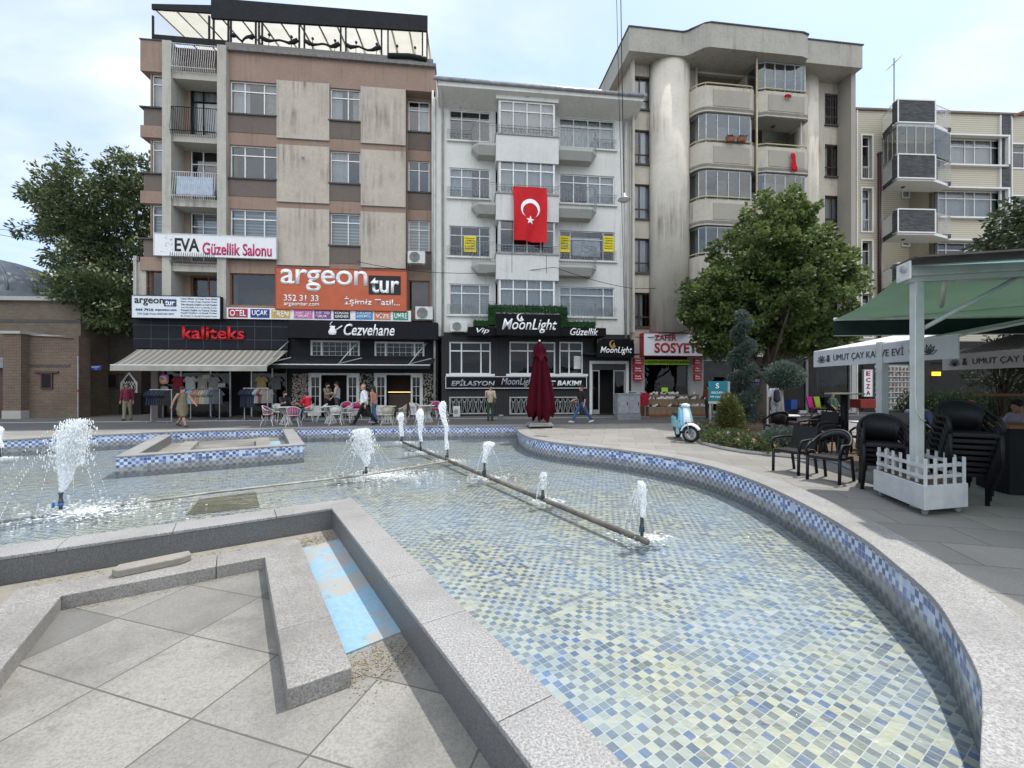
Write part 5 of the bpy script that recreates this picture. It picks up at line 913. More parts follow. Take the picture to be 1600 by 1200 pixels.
for i, (a, b) in enumerate(((16.75, 17.98), (13.56, 14.85), (10.45, 11.7), (7.35, 8.6))):
    if i == 3: pass
    s = MB(); s.prism([(sx0, 0), (bx0, vb), (bx1, vb), (sx1, -.75), (sx1, 0)], a-.16, a); s.build('balcony_slab', m_trim, B4)
    p = MB(); p.box(bx0, bx1, vb-.06, vb+.04, a, b); p.box(bx0-.06, bx0-.002, vb-.03, vb+.25, a, b); p.build('balcony_parapet', m_stone, B4)
    f = MB(); f.box(bx0-.05, bx1+.05, vb-.09, vb+.06, b, b+.07); f.box(bx0-.05, bx1+.05, vb-.09, vb+.06, a-.07, a); f.box(bx0-.06, bx0+.015, vb-.085, vb-.06, a, b); f.box(bx1-.015, bx1+.06, vb-.085, vb+.05, a, b); f.build('parapet_trim', m_trim, B4)
    p = MB(); p.add([(sx0, -.03, a-.2), (bx0-.1, vb+.2, a-.2), (bx0-.1, vb+.2, a+.1), (sx0, -.03, a+.1)], ((0, 1, 2, 3),)); p.build('balcony_edge', m_stone, B4); p = MB(); p.box(bx1+.06, sx1, -.83, -.75, a-.12, a+.12); p.build('balcony_edge', m_stone, B4)
    r_ = MB(); pl = [(sx0+.03, -.05), (bx0-.08, vb+.22)]; bars(r_, pl, a+.1, b-.1, .13, .013); rail(r_, pl, b-.08, .022); r_.build('balcony_railing', m_ironw, B4); r_ = MB(); pl = [(bx1+.06, vb+.05), (sx1, -.78), (sx1, -.02)]; bars(r_, pl, a, b-.1, .13, .012); rail(r_, pl, b-.08, .02); r_.build('balcony_railing', m_ironw, B4)
    if i == 1:
        gpts = [(sx0+.05, -.06), (bx0-.02, vb)]+[(bx0+(bx1-bx0)*j/4, vb) for j in range(1, 5)]+[(sx1, -.76), (sx1, -.05)]; f = MB(); [f.box(p_[0]-.02, p_[0]+.02, p_[1]-.02, p_[1]+.02, b+.07, 16.56) for p_ in gpts]; [f.tube([((gpts[0][0]*(1-k/3)+gpts[1][0]*k/3), (gpts[0][1]*(1-k/3)+gpts[1][1]*k/3), z) for z in (b+.05, 16.56)], .015, 4) for k in (1, 2)]; f.path(gpts, .05, 16.5, 16.58); o = f.build('balcony_glazing', m_slid, B4)
        p = MB(); [p.quad((*gpts[j], b+.05), (*gpts[j+1], b+.05), (*gpts[j+1], 16.53), (*gpts[j], 16.53)) for j in range(len(gpts)-1)]; p.build('pane', glass('clear_balcony_glass', (.84, .89, .89), .8, .05), o)
    if i: window(B4, u4(1410, 1.4), u4(1438, 1.4), a+.1, a+2.25, 1.42, (.42,), .68, m_white, .08, None)
    l_ = MB(); l_.ball(((bx0+bx1)/2, -.6, a-.18), (.1, .1, .06), 10, 6); l_.build('ceiling_lamp', M('lamp_dark', (.09, .07, .06), .4), B4)
s = MB(); x = u4(1374, -.1); s.tube([(x, -.12, 15.6), (x, -.12, 3.2)], .09, 8); s.ball((x, -.12, 15.6), (.13, .13, .12)); s.build('downpipe', M('brown_pipe', (.06, .025, .028), .4), B4, True)
p0 = at(1397, 157, 26); t = thing('antenna', 'thin lattice antenna mast on the roof of the cream boarded flats', 'antenna', (p0.x, p0.y, 18.36)); s = MB(); s.tube([(0, 0, 0), (0, 0, 3.1)], .035, 5); s.build('mast', m_irong, t); s = MB(); s.tube([(-.3, 0, 2.5), (.3, 0, 3.1)], .02, 4); [s.tube([(-.3+.1*k, -.25, 2.5+.1*k), (-.3+.1*k, .25, 2.5+.1*k)], .012, 4) for k in range(7)]; s.build('aerial', m_irong, t)
# brown roofed house end at the far right
t = F4.thing('tiled_roof', 'wooden eaves of a neighbouring roof beyond the cream boarded flats', 'roof', u4(1578), -.2, 18.1); s = MB(); s.add([(0, 0, 0), (4.5, 0, 1.6), (4.5, 3, 1.6), (0, 3, 0), (0, 0, .12), (4.5, 0, 1.75), (4.5, 3, 1.75), (0, 3, .12)], ((0, 1, 2, 3), (4, 7, 6, 5), (0, 4, 5, 1), (0, 3, 7, 4))); s.build('eaves', m_wood, t)
# ---------------------------------------------------------------- brick bath house with a lead dome
m_br = bricks('light_brick', (.165, .13, .095), (.12, .092, .066), (.15, .135, .11), .23, .075, .012, .35); m_br2 = bricks('red_brick', (.16, .105, .075), (.11, .07, .05), (.19, .165, .135), .23, .075, .012, .3); m_lead = M('lead_sheet', (.19, .215, .245), .6, .0, col2=(.115, .132, .15), sc=1.5); m_stn = plaster('foot_stone', (.42, .40, .37), (.2, .19, .17), .5, .3)
Yl = 21.0; a0 = at(0, 600, Yl).x
HB = thing('bath_house', 'old brick bath house with a ribbed lead dome', 'building', (a0, Yl, 0), R(4)); 
def hx(px, d=0.0): return (px-800)/FPX*(Yl+d)-a0
s = MB(); s.box(hx(-330), hx(122, .9), .9, 11, 0, 5.95); s.build('wall', m_br, HB)
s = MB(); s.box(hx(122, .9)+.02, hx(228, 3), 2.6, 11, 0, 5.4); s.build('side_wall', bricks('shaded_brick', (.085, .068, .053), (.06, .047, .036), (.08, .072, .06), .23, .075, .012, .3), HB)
s = MB(); s.box(hx(9), hx(35), -.15, .9, .4, 4.15); s.box(hx(35), hx(108), .25, .898, .4, 4.1); s.build('front_wall', m_br2, HB); s = MB(); s.box(hx(106, .8), hx(122, .8)+.05, .6, 1.1, 0, 4.05); s.build('corner_pier', m_br, HB)
s = MB(); s.box(hx(9)-.02, hx(35)+.02, -.18, .9, 0, .4); s.build('stone_base', m_stn, HB); s = MB(); s.box(hx(35)+.03, hx(108), .22, .9, 0, .4); s.build('stone_base', m_br, HB)
s = MB(); s.box(hx(6), hx(37), -.25, .9, 4.15, 4.28); s.add([(hx(37), .15, 4.12), (hx(123, .8)+.1, .15, 4.0), (hx(123, .8)+.1, .9, 4.1), (hx(37), .9, 4.25)], ((0, 1, 2, 3),)); s.build('coping_slab', m_stn, HB)
s = MB(); s.box(hx(-330), hx(126, .9), .7, 11.2, 5.95, 6.15); s.build('cornice', m_stn, HB); s = MB(); s.box(hx(-330), hx(122, .9)+.01, .88, .9, 4.85, 5.0); s.box(hx(35), hx(122, .8), .235, .25, 2.55, 2.68); s.build('timber_band', m_sill, HB)
for px_, y_ in ((69, .22), (176, 2.57)):
    x = hx(px_, y_); s = MB(); s.box(x-.27, x+.27, y_-.03, y_+.05, 1.45, 2.25); s.box(x-.55, x+.55, y_-.06, y_+.05, 2.25, 2.33); w_ = s.build('window', m_brownf, HB); p = MB(); p.box(x-.2, x+.2, y_-.045, y_-.035, 1.52, 2.2); p.build('pane', m_blackf, w_)
s = MB(); s.box(hx(-30), hx(9)-.03, .4, .5, 0, 2.5); s.build('doorway', m_brownf, HB); s = MB(); s.box(hx(-30), hx(8), .1, .5, 2.5, 3.0); s.build('door_canopy', M('grey_tin', (.22, .24, .27), .5), HB)
s = MB(); x = hx(213, 2.5); s.box(x-.95, x+.2, 2.45, 2.6, 0, 1.2); s.build('low_cupboard', m_dark, HB); s = MB(); 
pts = [(x-.85, 2.5, 1.2), (x-.85, 2.5, 1.75), (x-.45, 2.5, 2.3), (x-.05, 2.5, 1.75), (x-.05, 2.5, 1.2)]; s.tube(pts, .05, 5)
for k in range(1, 6):
    s.tube([(x-.85+.133*k, 2.5, 1.2), (x-.85+.133*k+.18, 2.5, 1.5), (x-.85+.133*k-.02, 2.5, 1.85)], .02, 4); s.tube([(x-.85+.133*k, 2.5, 1.2), (x-.85+.133*k-.18, 2.5, 1.5), (x-.85+.133*k+.02, 2.5, 1.85)], .02, 4)
s.build('lattice_window', m_woff, HB)
dc = hx(-22, 5); s = MB(); Rr = 4.6; prof = [(Rr+.25, 0), (Rr+.25, .85), (Rr, .95)]+[(Rr*cos(R(k*9)), .95+2.3*sin(R(k*9))) for k in range(1, 11)]; s.lathe(prof, (dc, 5.4, 6.0), 40); s.build('dome', m_lead, HB, True)
s = MB()
for k in range(24): w_ = 2*pi*k/24; s.tube([(dc+r_*cos(w_)*1.005, 5.4+r_*sin(w_)*1.005, 6.0+z_) for r_, z_ in prof[2:]], .045, 4)
s.build('dome_seams', m_lead, HB, True)
t = thing('street_sign', 'small blue street name plate on the corner of the brick bath house', 'sign', (a0+hx(133, .5), Yl+.45+.6, 2.42), R(4)); s = MB(); s.box(-.27, .27, 0, .03, 0, .24); s.build('plate', M('blue_plate', (.02, .05, .25), .4), t); text(t, 'HAYAT', (-.2, .2, .11, .19), -.006, m_whitel, .02, depth=.004); text(t, 'CAD.', (-.08, .08, .03, .07), -.006, m_whitel, .01, depth=.004)
s = MB(); P = at(122, 660, 21.4); t = thing('bollard_pole', 'thin grey pole with a red band at the brick corner', 'pole', (P.x, P.y, 0)); s.tube([(0, 0, 0), (0, 0, 3.1)], .03, 6); s.build('pole', m_zinc, t); s = MB(); s.tube([(0, 0, 1.3), (0, 0, 1.42)], .035, 6); s.build('red_band', M('red_letters', (.5, .02, .02), .4), t)
# ================================================================ trees and plants
def leafmat(name, c1, c2, trans=.3, rough=.55):
    m, t, b = newmat(name); b.inputs['Roughness'].default_value = rough; b.inputs['Specular IOR Level'].default_value = .35
    g = nd(t, 'ShaderNodeNewGeometry'); c = ramp(t, g.outputs['Random Per Island'], .1, .9, c1, c2); n = noi(t, coords(t), 1.1, 3); c = mixc(t, mth(t, 'MULTIPLY', ramp(t, n, .4, .65), .45), c, tuple(x*.55 for x in c1)); t.links.new(c, b.inputs['Base Color'])
    tr = nd(t, 'ShaderNodeBsdfTranslucent'); t.links.new(mixc(t, .5, c, tuple(min(1, x*1.6) for x in c2)), tr.inputs[0]); ms = nd(t, 'ShaderNodeMixShader'); ms.inputs[0].default_value = trans
    t.links.new(b.outputs[0], ms.inputs[1]); t.links.new(tr.outputs[0], ms.inputs[2]); t.links.new(ms.outputs[0], t.nodes['Material Output'].inputs[0]); return m
m_lime = leafmat('lime_leaf', (.044, .082, .021), (.145, .19, .058), .33); m_acacia = leafmat('feathery_leaf', (.036, .062, .023), (.11, .14, .055)); m_conif = leafmat('blue_conifer', (.055, .085, .065), (.14, .18, .145), .15); m_yew = leafmat('yellow_green_shrub', (.05, .065, .018), (.13, .13, .035), .2); m_darkleaf = leafmat('dark_leaf', (.02, .035, .018), (.055, .08, .035), .2); m_rose = leafmat('rose_leaf', (.035, .065, .022), (.10, .135, .05), .25)
m_bark = plaster('bark', (.10, .078, .06), (.04, .032, .026), .6, .6, fine=30); m_petal = leafmat('pink_rose_petal', (.62, .36, .27), (.70, .52, .42), .2); m_bloom = leafmat('cream_blossom', (.32, .33, .15), (.42, .42, .24), .2)
def leaf(mb, p, d, up, L, w, rn):
    s = d.cross(up)
    if s.length < 1e-4: return
    s.normalize(); n = s.cross(d); b = p+d*(L*.5); mb.add([p, b+s*w+n*w*.25, p+d*L-n*w*.2, b-s*w+n*w*.25], ((0, 1, 2), (0, 2, 3)))
def rvec(rn):
    while True:
        v = Vector((rn.uniform(-1, 1), rn.uniform(-1, 1), rn.uniform(-1, 1)))
        if .05 < v.length < 1: return v.normalized()
def clump(mb, c, r, n, L, w, rn, out, flat=.75):
    for i in range(n):
        v = rvec(rn); q = r*rn.random()**.45; p = c+Vector((v.x*q, v.y*q, v.z*q*flat)); d = (v*.7+out*.5+rvec(rn)*.7+Vector((0, 0, -.25))).normalized(); leaf(mb, p, d, rvec(rn), L*rn.uniform(.7, 1.25), w*rn.uniform(.7, 1.25), rn)
def tree(name, label, base, blobs, trunk_r, trunk_h, mat, nc, nl, L, w, cr, seed, group=None, lean=(0, 0), bloom=None, trunkpts=None):
    """trunk, limbs reaching into the crown, and a crown of leaf clumps inside a union of ellipsoids (centre, radii) relative to base"""
    rn = random.Random(seed); t = thing(name, label, 'tree', base, 0, group); tb = MB(); top = Vector((lean[0], lean[1], trunk_h)); n = 7
    pts = [Vector((lean[0]*f**1.5+.05*sin(f*5+seed), lean[1]*f**1.5+.04*sin(f*7), trunk_h*f)) for f in [i/n for i in range(n+1)]]; tb.tube(pts, [trunk_r*(1.35-.3*min(1, i/1.5))*(1-.35*i/n) if i < 2 else trunk_r*(1-.4*i/n) for i in range(n+1)], 10)
    allc = []
    tot = sum(b[1][0]*b[1][2] for b in blobs)
    for c, r in blobs:
        c = Vector(c); k = int(nc*r[0]*r[2]/tot)
        for i in range(k):
            v = rvec(rn); q = rn.random()**.33; q = .45+.57*q if rn.random() < .82 else q*.6; q *= 1+.16*noise.noise(v*2.3+c*.7+Vector((seed, 0, 0)))
            allc.append((c+Vector((v.x*r[0]*q, v.y*r[1]*q, v.z*r[2]*q)), v))
    for i in range(26):
        c, v = allc[rn.randrange(len(allc))]; a = pts[rn.randint(n//2, n)]; m_ = a+(c-a)*.5+Vector((0, 0, -.12*(c-a).length*.5+.2)); tb.tube([a, m_, a+(c-a)*.92], [trunk_r*.42, trunk_r*.24, .015], 5)
    o = tb.build('trunk', m_bark, t, True); cm = MB()
    for c, v in allc: clump(cm, c, cr*rn.uniform(.6, 1.3), int(nl*rn.uniform(.6, 1.3)), L, w, rn, v)
    cm.build('crown', mat, t)
    if bloom:
        bm_ = MB()
        for c, v in allc:
            if v.z > -.1 and rn.random() < .42:
                for k in range(9): p = c+v*cr*.8+rvec(rn)*cr*.5; leaf(bm_, p, rvec(rn), rvec(rn), L*.8, w, rn)
        bm_.build('blossom', bloom, t)
    return t
P = gp(1193, 661); Y = P.y
def rel(px, py, dy=0.0): return at(px, py, Y+dy)-P
k = Y/FPX
tree('lime_tree', 'round green lime tree in the planting bed before the shoe shop', P, [(rel(1205, 475), (112*k, 3.0, 66*k)), (rel(1204, 410), (86*k, 2.6, 62*k)), (rel(1214, 346), (46*k, 1.5, 44*k)), (rel(1283, 432), (46*k, 1.6, 48*k)), (rel(1112, 470), (40*k, 1.5, 46*k)), (rel(1250, 515), (62*k, 2.0, 36*k)), (rel(1142, 525), (50*k, 1.6, 32*k))], .26, 4.2, m_lime, 860, 66, .17, .075, .36, 4, None, (.25, 0))
P = Vector((-23.8, 27.5, 0)); Y = P.y; k = Y/FPX
tree('acacia_tree', 'tall dark leafy tree rising behind the brick bath house', P, [(rel(172, 325), (70*k, 3.2, 70*k)), (rel(205, 420), (65*k, 3.0, 80*k)), (rel(118, 320), (50*k, 2.2, 36*k)), (rel(125, 395), (46*k, 2.0, 48*k)), (rel(72, 362), (36*k, 1.3, 13*k)), (rel(80, 315), (26*k, 1.2, 18*k)), (rel(140, 470), (62*k, 2.4, 40*k)), (rel(165, 472, -5.0), (58*k, 1.6, 32*k)), (rel(215, 492, -4.6), (26*k, 1.2, 20*k)), (rel(135, 445, -5.0), (30*k, 1.3, 24*k)), (rel(230, 300), (50*k, 2.4, 50*k))], .34, 6.5, m_acacia, 720, 58, .27, .062, .55, 6, None, (1.0, 0), m_bloom)
P = Vector((17.2, 12.6, 0)); Y = P.y; k = Y/FPX
tree('broadleaf_tree', 'dark green tree whose branch tips show above the green café canopy', P, [(rel(1645, 352), (66*k, 1.6, 48*k)), (rel(1592, 378), (36*k, 1.2, 18*k)), (rel(1700, 330), (70*k, 1.6, 70*k))], .2, 4.5, m_darkleaf, 200, 50, .20, .05, .35, 8)
P = Vector((11.3, 9.9, 0)); Y = P.y; k = Y/FPX
tree('young_conifer', 'loose dark young conifer beside the seated guests', P, [(rel(1570, 590), (42*k, .6, 34*k)), (rel(1580, 550), (28*k, .4, 30*k))], .05, 1.6, m_darkleaf, 60, 45, .10, .015, .2, 10)
def shrub(name, label, base, blobs, mat, n, L, w, cat='shrub', seed=1, group=None, flowers=None, stem=None):
    rn = random.Random(seed); t = thing(name, label, cat, base, 0, group); mb = MB()
    vol = sum(r[0]*r[2] for c, r in blobs)
    for c, r in blobs:
        c = Vector(c)
        for i in range(int(n*r[0]*r[2]/vol)):
            v = rvec(rn); q = rn.random()**.3*(1+.2*noise.noise(v*3+Vector((seed, 0, 0)))); p = c+Vector((v.x*r[0]*q, v.y*r[1]*q, v.z*r[2]*q))
            if p.z < .01: continue
            leaf(mb, p, (v+rvec(rn)*.8+Vector((0, 0, .3))).normalized(), rvec(rn), L*rn.uniform(.6, 1.3), w*rn.uniform(.7, 1.3), rn)
    mb.build('foliage', mat, t); s = MB()
    for i in range(6):
        c, r = blobs[rn.randrange(len(blobs))]; a = rn.uniform(0, 6.3); s.tube([(.03*cos(a), .03*sin(a), 0), (c[0]*.5+.05*cos(a), c[1]*.5, c[2]*.5), (c[0]+r[0]*.4*cos(a), c[1]+r[1]*.4*sin(a), c[2])], [.02, .013, .006], 5)
    s.build('stem', m_bark, t) if not stem else None
    if flowers:
        f = MB()
        for i in range(flowers):
            c, r = blobs[rn.randrange(len(blobs))]; v = rvec(rn); v.z = abs(v.z)*.8; p = Vector(c)+Vector((v.x*r[0], v.y*r[1], v.z*r[2]))*rn.uniform(.8, 1.05)
            for k in range(10): leaf(f, p+rvec(rn)*.012, rvec(rn), rvec(rn), .045, .022, rn)
        f.build('flowers', m_petal, t)
    return t
b = gp(1140, 690); shrub('conical_shrub', 'dense yellow-green cone shrub behind the teal sign', b, [((0, 0, .45), (.46, .46, .5)), ((0, 0, .85), (.36, .36, .42)), ((-.05, 0, 1.15), (.24, .24, .28))], m_yew, 5200, .07, .02, 'shrub', 3)
for i, (px, py, w_, h_, nn) in enumerate(((1118, 694, .42, .42, 900), (1150, 700, .50, .46, 1200), (1178, 706, .40, .40, 900), (1100, 684, .25, .55, 500), (1196, 709, .30, .3, 500))):
    shrub('rose_bush', ('low rose bush at the foot of the teal sign', 'widest rose bush with most blooms in the bed', 'rose bush near the kerb beside the first black chair', 'straggly rose bush next to the scooter', 'small sparse rose bush at the bed edge by the chairs')[i], gp(px, py), [((0, 0, h_*.5), (w_, .4, h_*.55)), ((w_*.5, .1, h_*.4), (w_*.6, .3, h_*.4))], m_rose, nn, .07, .025, 'rose bush', 20+i, 'rose bushes in the planting bed', (16, 30, 16, 8, 6)[i])
b = gp(1222, 700); shrub('lavender_shrub', 'low grey-green shrub under the ball topiary', b, [((0, 0, .25), (.5, .45, .32)), ((.35, .1, .22), (.35, .35, .26)), ((-.3, 0, .2), (.3, .3, .25))], m_conif, 3800, .09, .014, 'shrub', 31)
b = gp(1222, 679); t = shrub('ball_topiary', 'conifer clipped to a ball on a bare stem', b, [((.03, 0, 1.98), (.60, .60, .38)), ((.0, 0, 2.2), (.36, .36, .24)), ((.1, 0, 1.85), (.5, .5, .3))], m_conif, 9500, .10, .014, 'topiary', 33, None, None, True); s = MB(); s.tube([(0, 0, 0), (.02, 0, .8), (-.02, 0, 1.6)], [.055, .05, .045], 7); s.tube([(-.01, 0, 1.4), (.2, .05, 1.85)], .03, 5); s.build('stem', M('grey_stem', (.30, .27, .23), .85), t, True)
b = gp(1160, 674); rn = random.Random(5); t = thing('spiral_topiary', 'slender blue-grey conifer trained as a twisting spiral', 'topiary', b); mb = MB()
for i in range(260):
    f = i/260; z = .5+3.75*f; a = f*4.3*2*pi; rr = .42*(1-f)**.6*.7+.05; c = Vector((rr*cos(a), rr*sin(a), z)); clump(mb, c, .17+.19*(1-f), 95, .11, .016, rn, Vector((cos(a), sin(a), .5)), .8)
mb.build('foliage', m_conif, t); s = MB(); s.tube([(0, 0, 0), (.03, 0, 2), (0, 0, 4)], [.06, .045, .015], 6); s.build('stem', m_bark, t, True)
def hedge(label, px0, px1, pyt, Y, dep, seed):
    a, b = at(px0, 600, Y), at(px1, 600, Y); zt_ = at(px0, pyt, Y).z; L_ = (b-a).length; n = max(2, int(L_/.4)); shrub('hedge', label, (a.x, Y, 0), [((L_*i/n, dep*.5, zt_*.55), (.38, dep*.6, zt_*.5)) for i in range(n+1)], m_darkleaf, int(5200*L_), .10, .02, 'hedge', seed)
hedge('clipped dark green hedge behind the stacked black chairs', 1452, 1640, 618, 10.8, .8, 41)
for k_, (px, py) in enumerate(((1062, 640), (668, 650))): pass
# ================================================================ street furniture and vehicles
# ---- flag on the white building
t = F2.thing('flag', 'large red flag with white crescent and star hanging from the second bay parapet', 'flag', 0, 0, 0); r = F2.rect(801, 293, 854, 380, -1.0); m_red = M('flag_red', (.56, .012, .018), .75, var=.06, trans=.15)
def fold(f, g): # f across 0..1, g down 0..1 -> local point
    x = r[0]+(r[1]-r[0])*(f*(1-.04*g)+.03*g)+.02*sin(g*5); z = r[3]-(r[3]-r[2])*g*(1-.03*sin(f*3+1))-(.10*f*(1-f)*(1-g)*0); y = -1.03-.12*g*(1+sin(f*4.2+.5+g*2.2))-.05*(1+sin(f*12+g*4))*(.25+g)-.03*(1+sin(g*9+f*5))*f; return Vector((x, y, z))
mb = MB(); nu, nv = 36, 48; mb.add([fold(i/nu, j/nv) for j in range(nv+1) for i in range(nu+1)], [(j*(nu+1)+i, (j+1)*(nu+1)+i, (j+1)*(nu+1)+i+1, j*(nu+1)+i+1) for j in range(nv) for i in range(nu)]); mb.build('cloth', m_red, t, True)
em = MB(); W_, H_ = r[1]-r[0], r[3]-r[2]
def onf(x, z): p = fold(.5+x/W_, .40-z/H_); return p+Vector((0, -.012, 0))
n = 40; R1, R2_, dz = .50, .40, -.12
vs = []
for i in range(n+1):
    a = R(-90+25+310*i/n)+0; ox, oz = R1*cos(a), R1*sin(a); vx = Vector((ox, oz-dz)); vx = vx.normalized()*R2_+Vector((0, dz)); 
    if vx.length > R1*.995: vx = Vector((ox, oz))*.995
    vs += [onf(ox, oz), onf(vx.x, vx.y)]
em.add(vs, [(2*i, 2*i+1, 2*i+3, 2*i+2) for i in range(n)]); em.build('crescent', m_whitel, t); em = MB()
sc_ = [(0, -.62)]+[(( .235 if i % 2 == 0 else .095)*sin(R(36*i)), -.62+(.235 if i % 2 == 0 else .095)*cos(R(36*i))) for i in range(10)]; em.add([onf(*p) for p in sc_], [(0, 1+i, 1+(i+1) % 10) for i in range(10)]); em.build('star', m_whitel, t)
# small crumpled red flags on the concrete block balconies
for k, (px, py, h_, w_) in enumerate(((1238, 240, .98, .26), (1231, 148, .18, .36))):
    z = F3.z(px, py, -1.42); t = F3.thing('red_cloth', ('small red flag hanging crumpled from the open curved balcony', 'red rag bunched on the topmost right balcony rail')[k], 'flag', F3.u(px, -1.42), -1.44, z-h_); mb = MB(); n = 8
    mb.add([(w_*(i/4-.5)*(1-.3*sin(j*.9))+.12*j/n*(k == 0), .05*sin(i*2.3+j*1.1)-.03, h_*(1-j/n)) for j in range(n+1) for i in range(5)], [(j*5+i, (j+1)*5+i, (j+1)*5+i+1, j*5+i+1) for j in range(n) for i in range(4)]); o = mb.build('cloth', m_red, t, True); q = o.modifiers.new('thickness', 'SOLIDIFY'); q.thickness = .02
for k, px in enumerate((1141, 1158)):
    z = F3.z(px, 222, -1.42); t = F3.thing('flower_pot', ('flower trough on the balcony rail, nearer the round column', 'flower trough on the balcony rail, nearer the brass pipe')[k], 'flower pot', F3.u(px, -1.42), -1.46, z); mb = MB(); mb.lathe([(0, 0), (.2, 0), (.27, .2), (.24, .2)], n=12); mb.v = [(x*1.1, y*.5, zz) for x, y, zz in mb.v]; mb.build('pot', M('terracotta', (.25, .09, .05), .8), t); q = MB(); rn = random.Random(k); [leaf(q, Vector((rn.uniform(-.2, .2), rn.uniform(-.1, .1), .2)), (rvec(rn)+Vector((0, 0, 1.2))).normalized(), rvec(rn), .16, .03, rn) for i in range(60)]; q.build('foliage', m_rose, t)
# ---- overhead cables and the hanging lamp
def cable(label, pts, r=.012, sag=.4):
    P = [Vector(p) for p in pts]; t = thing('overhead_cable', label, 'cable', P[0]); mb = MB(); out = []
    for i in range(len(P)-1):
        for k in range(10): f = k/10; p = P[i]+(P[i+1]-P[i])*f; out.append(p-P[0]-Vector((0, 0, sag*4*f*(1-f))))
    out.append(P[-1]-P[0]); mb.tube(out, r, 4); mb.build('cable', m_blackf, t)
lp = at(975, 312, 16.5)
cable('thick drooping black cable carrying the street lamp up out of view', [lp+Vector((0, 0, .3)), at(969, -60, 17.5)], .018, .0); cable('thin black cable running down beside the hanging lamp to the white building', [at(962, -60, 17.5), F2.world(F2.u(976, -.1), -.15, 4.4)], .012, .05)
cable('cable slung low across the white building between the drainpipes', [F1.world(F1.u(560), -.3, 7.9), F2.world(F2.u(700), -.3, 7.45), F2.world(F2.u(860), -1.1, 7.7), F2.world(F2.u(985), -.3, 6.9), F3.world(F3.u(1085), -.9, 7.2)], .014, .12); cable('cable hanging under the lowest concrete balcony towards the lime tree', [F3.world(.1, -.4, 4.25), F3.world(F3.u(1060), -1.0, 4.6), F3.world(F3.u(1100), -1.2, 5.0)], .02, .15)
cable('upper of two wires crossing the sky in front of the tall tree', [at(-60, 350, 22), at(100, 368, 22), F1.world(F1.u(224), -.2, 8.2)], .012, .05); cable('lower of two wires crossing the sky in front of the tall tree', [at(-60, 355, 22), at(100, 383, 22), F1.world(F1.u(224), -.2, 7.6)], .012, .05)
t = thing('hanging_lamp', 'round grey street lamp hanging on a cable before the concrete block', 'street lamp', lp); mb = MB(); mb.lathe([(.0, .24), (.05, .24), (.07, .12), (.20, .05), (.24, -.01), (.22, -.02)], n=16); mb.build('lamp_shade', m_irong, t, True); mb = MB(); mb.lathe([(.22, -.02), (.16, -.07), (0, -.09)], n=16); mb.build('lens', M('lamp_lens', (.62, .63, .62), .3), t, True); mb = MB(); mb.tube([(0, 0, .22), (0, 0, .34)], .02, 6); mb.build('hook', m_blackf, t)
# ---- closed red umbrella on its slab base
b = gp(843, 668); t = thing('closed_umbrella', 'tall closed dark red parasol on a wheeled slab at the pool rim', 'umbrella', b, R(10)); mb = MB(); mb.box(-.48, .48, -.36, .36, .07, .14); mb.box(-.43, .43, -.32, .32, .141, .20); mb.build('base', M('slab_base', (.34, .325, .30), .6, col2=(.2, .19, .18)), t, bevel=.01); mb = MB(); [mb.ball((x, y, .045), (.05, .05, .045), 8, 6) for x in (-.4, .4) for y in (-.3, .3)]; mb.build('castors', m_blackf, t)
mb = MB(); mb.tube([(0, 0, .2), (0, 0, 3.32)], .035, 8); mb.tube([(0, 0, 3.3), (0, 0, 3.42)], [.05, .04], 8); mb.build('pole', M('pole_alu', (.45, .45, .45), .35, .5), t, True)
mb = MB(); nu, nv = 64, 30; vs = []
for j in range(nv+1):
    f = j/nv; z = 3.34-3.02*f; R0 = (.04+.17*min(1, f/.08))+(.02 if f < .2 else 0)+.33*max(0, (f-.2)/.8)**.85; R0 *= (1-.28*max(0, (f-.86)/.14))
    for i in range(nu):
        a = 2*pi*i/nu; k = abs(cos(4*a+.4+f*.6)); rr = R0*(.50+.62*k**.8+.08*sin(3*a+f*4)); zz = z+(.34*(1-k)+.12*sin(2*a+1) if f > .9 else 0)*(f-.9)/.1 if f > .9 else z; off = .12*f*max(0, cos(a-.3)); vs.append((rr*cos(a)+off, rr*sin(a)*.8, zz))
mb.add(vs, [(j*nu+i, (j+1)*nu+i, (j+1)*nu+(i+1) % nu, j*nu+(i+1) % nu) for j in range(nv) for i in range(nu)]); mb.build('cloth', M('burgundy_cloth', (.058, .003, .010), .8, spec=.08, col2=(.045, .003, .008), sc=3), t, True)
mb = MB(); rr_ = .26; mb.add([(rr_*1.1*cos(2*pi*i/24)*(1+.2*cos(8*pi*i/24)), rr_*sin(2*pi*i/24)*(1+.2*cos(8*pi*i/24)), 2.55+.25*abs(sin(4*pi*i/24))) for i in range(24)]+[(.05*cos(2*pi*i/24), .05*sin(2*pi*i/24), 3.36) for i in range(24)], [(i, (i+1) % 24, (i+1) % 24+24, i+24) for i in range(24)]); mb.build('top_vent', M('burgundy_cloth', (.12, .012, .022), spec=.08), t, True)
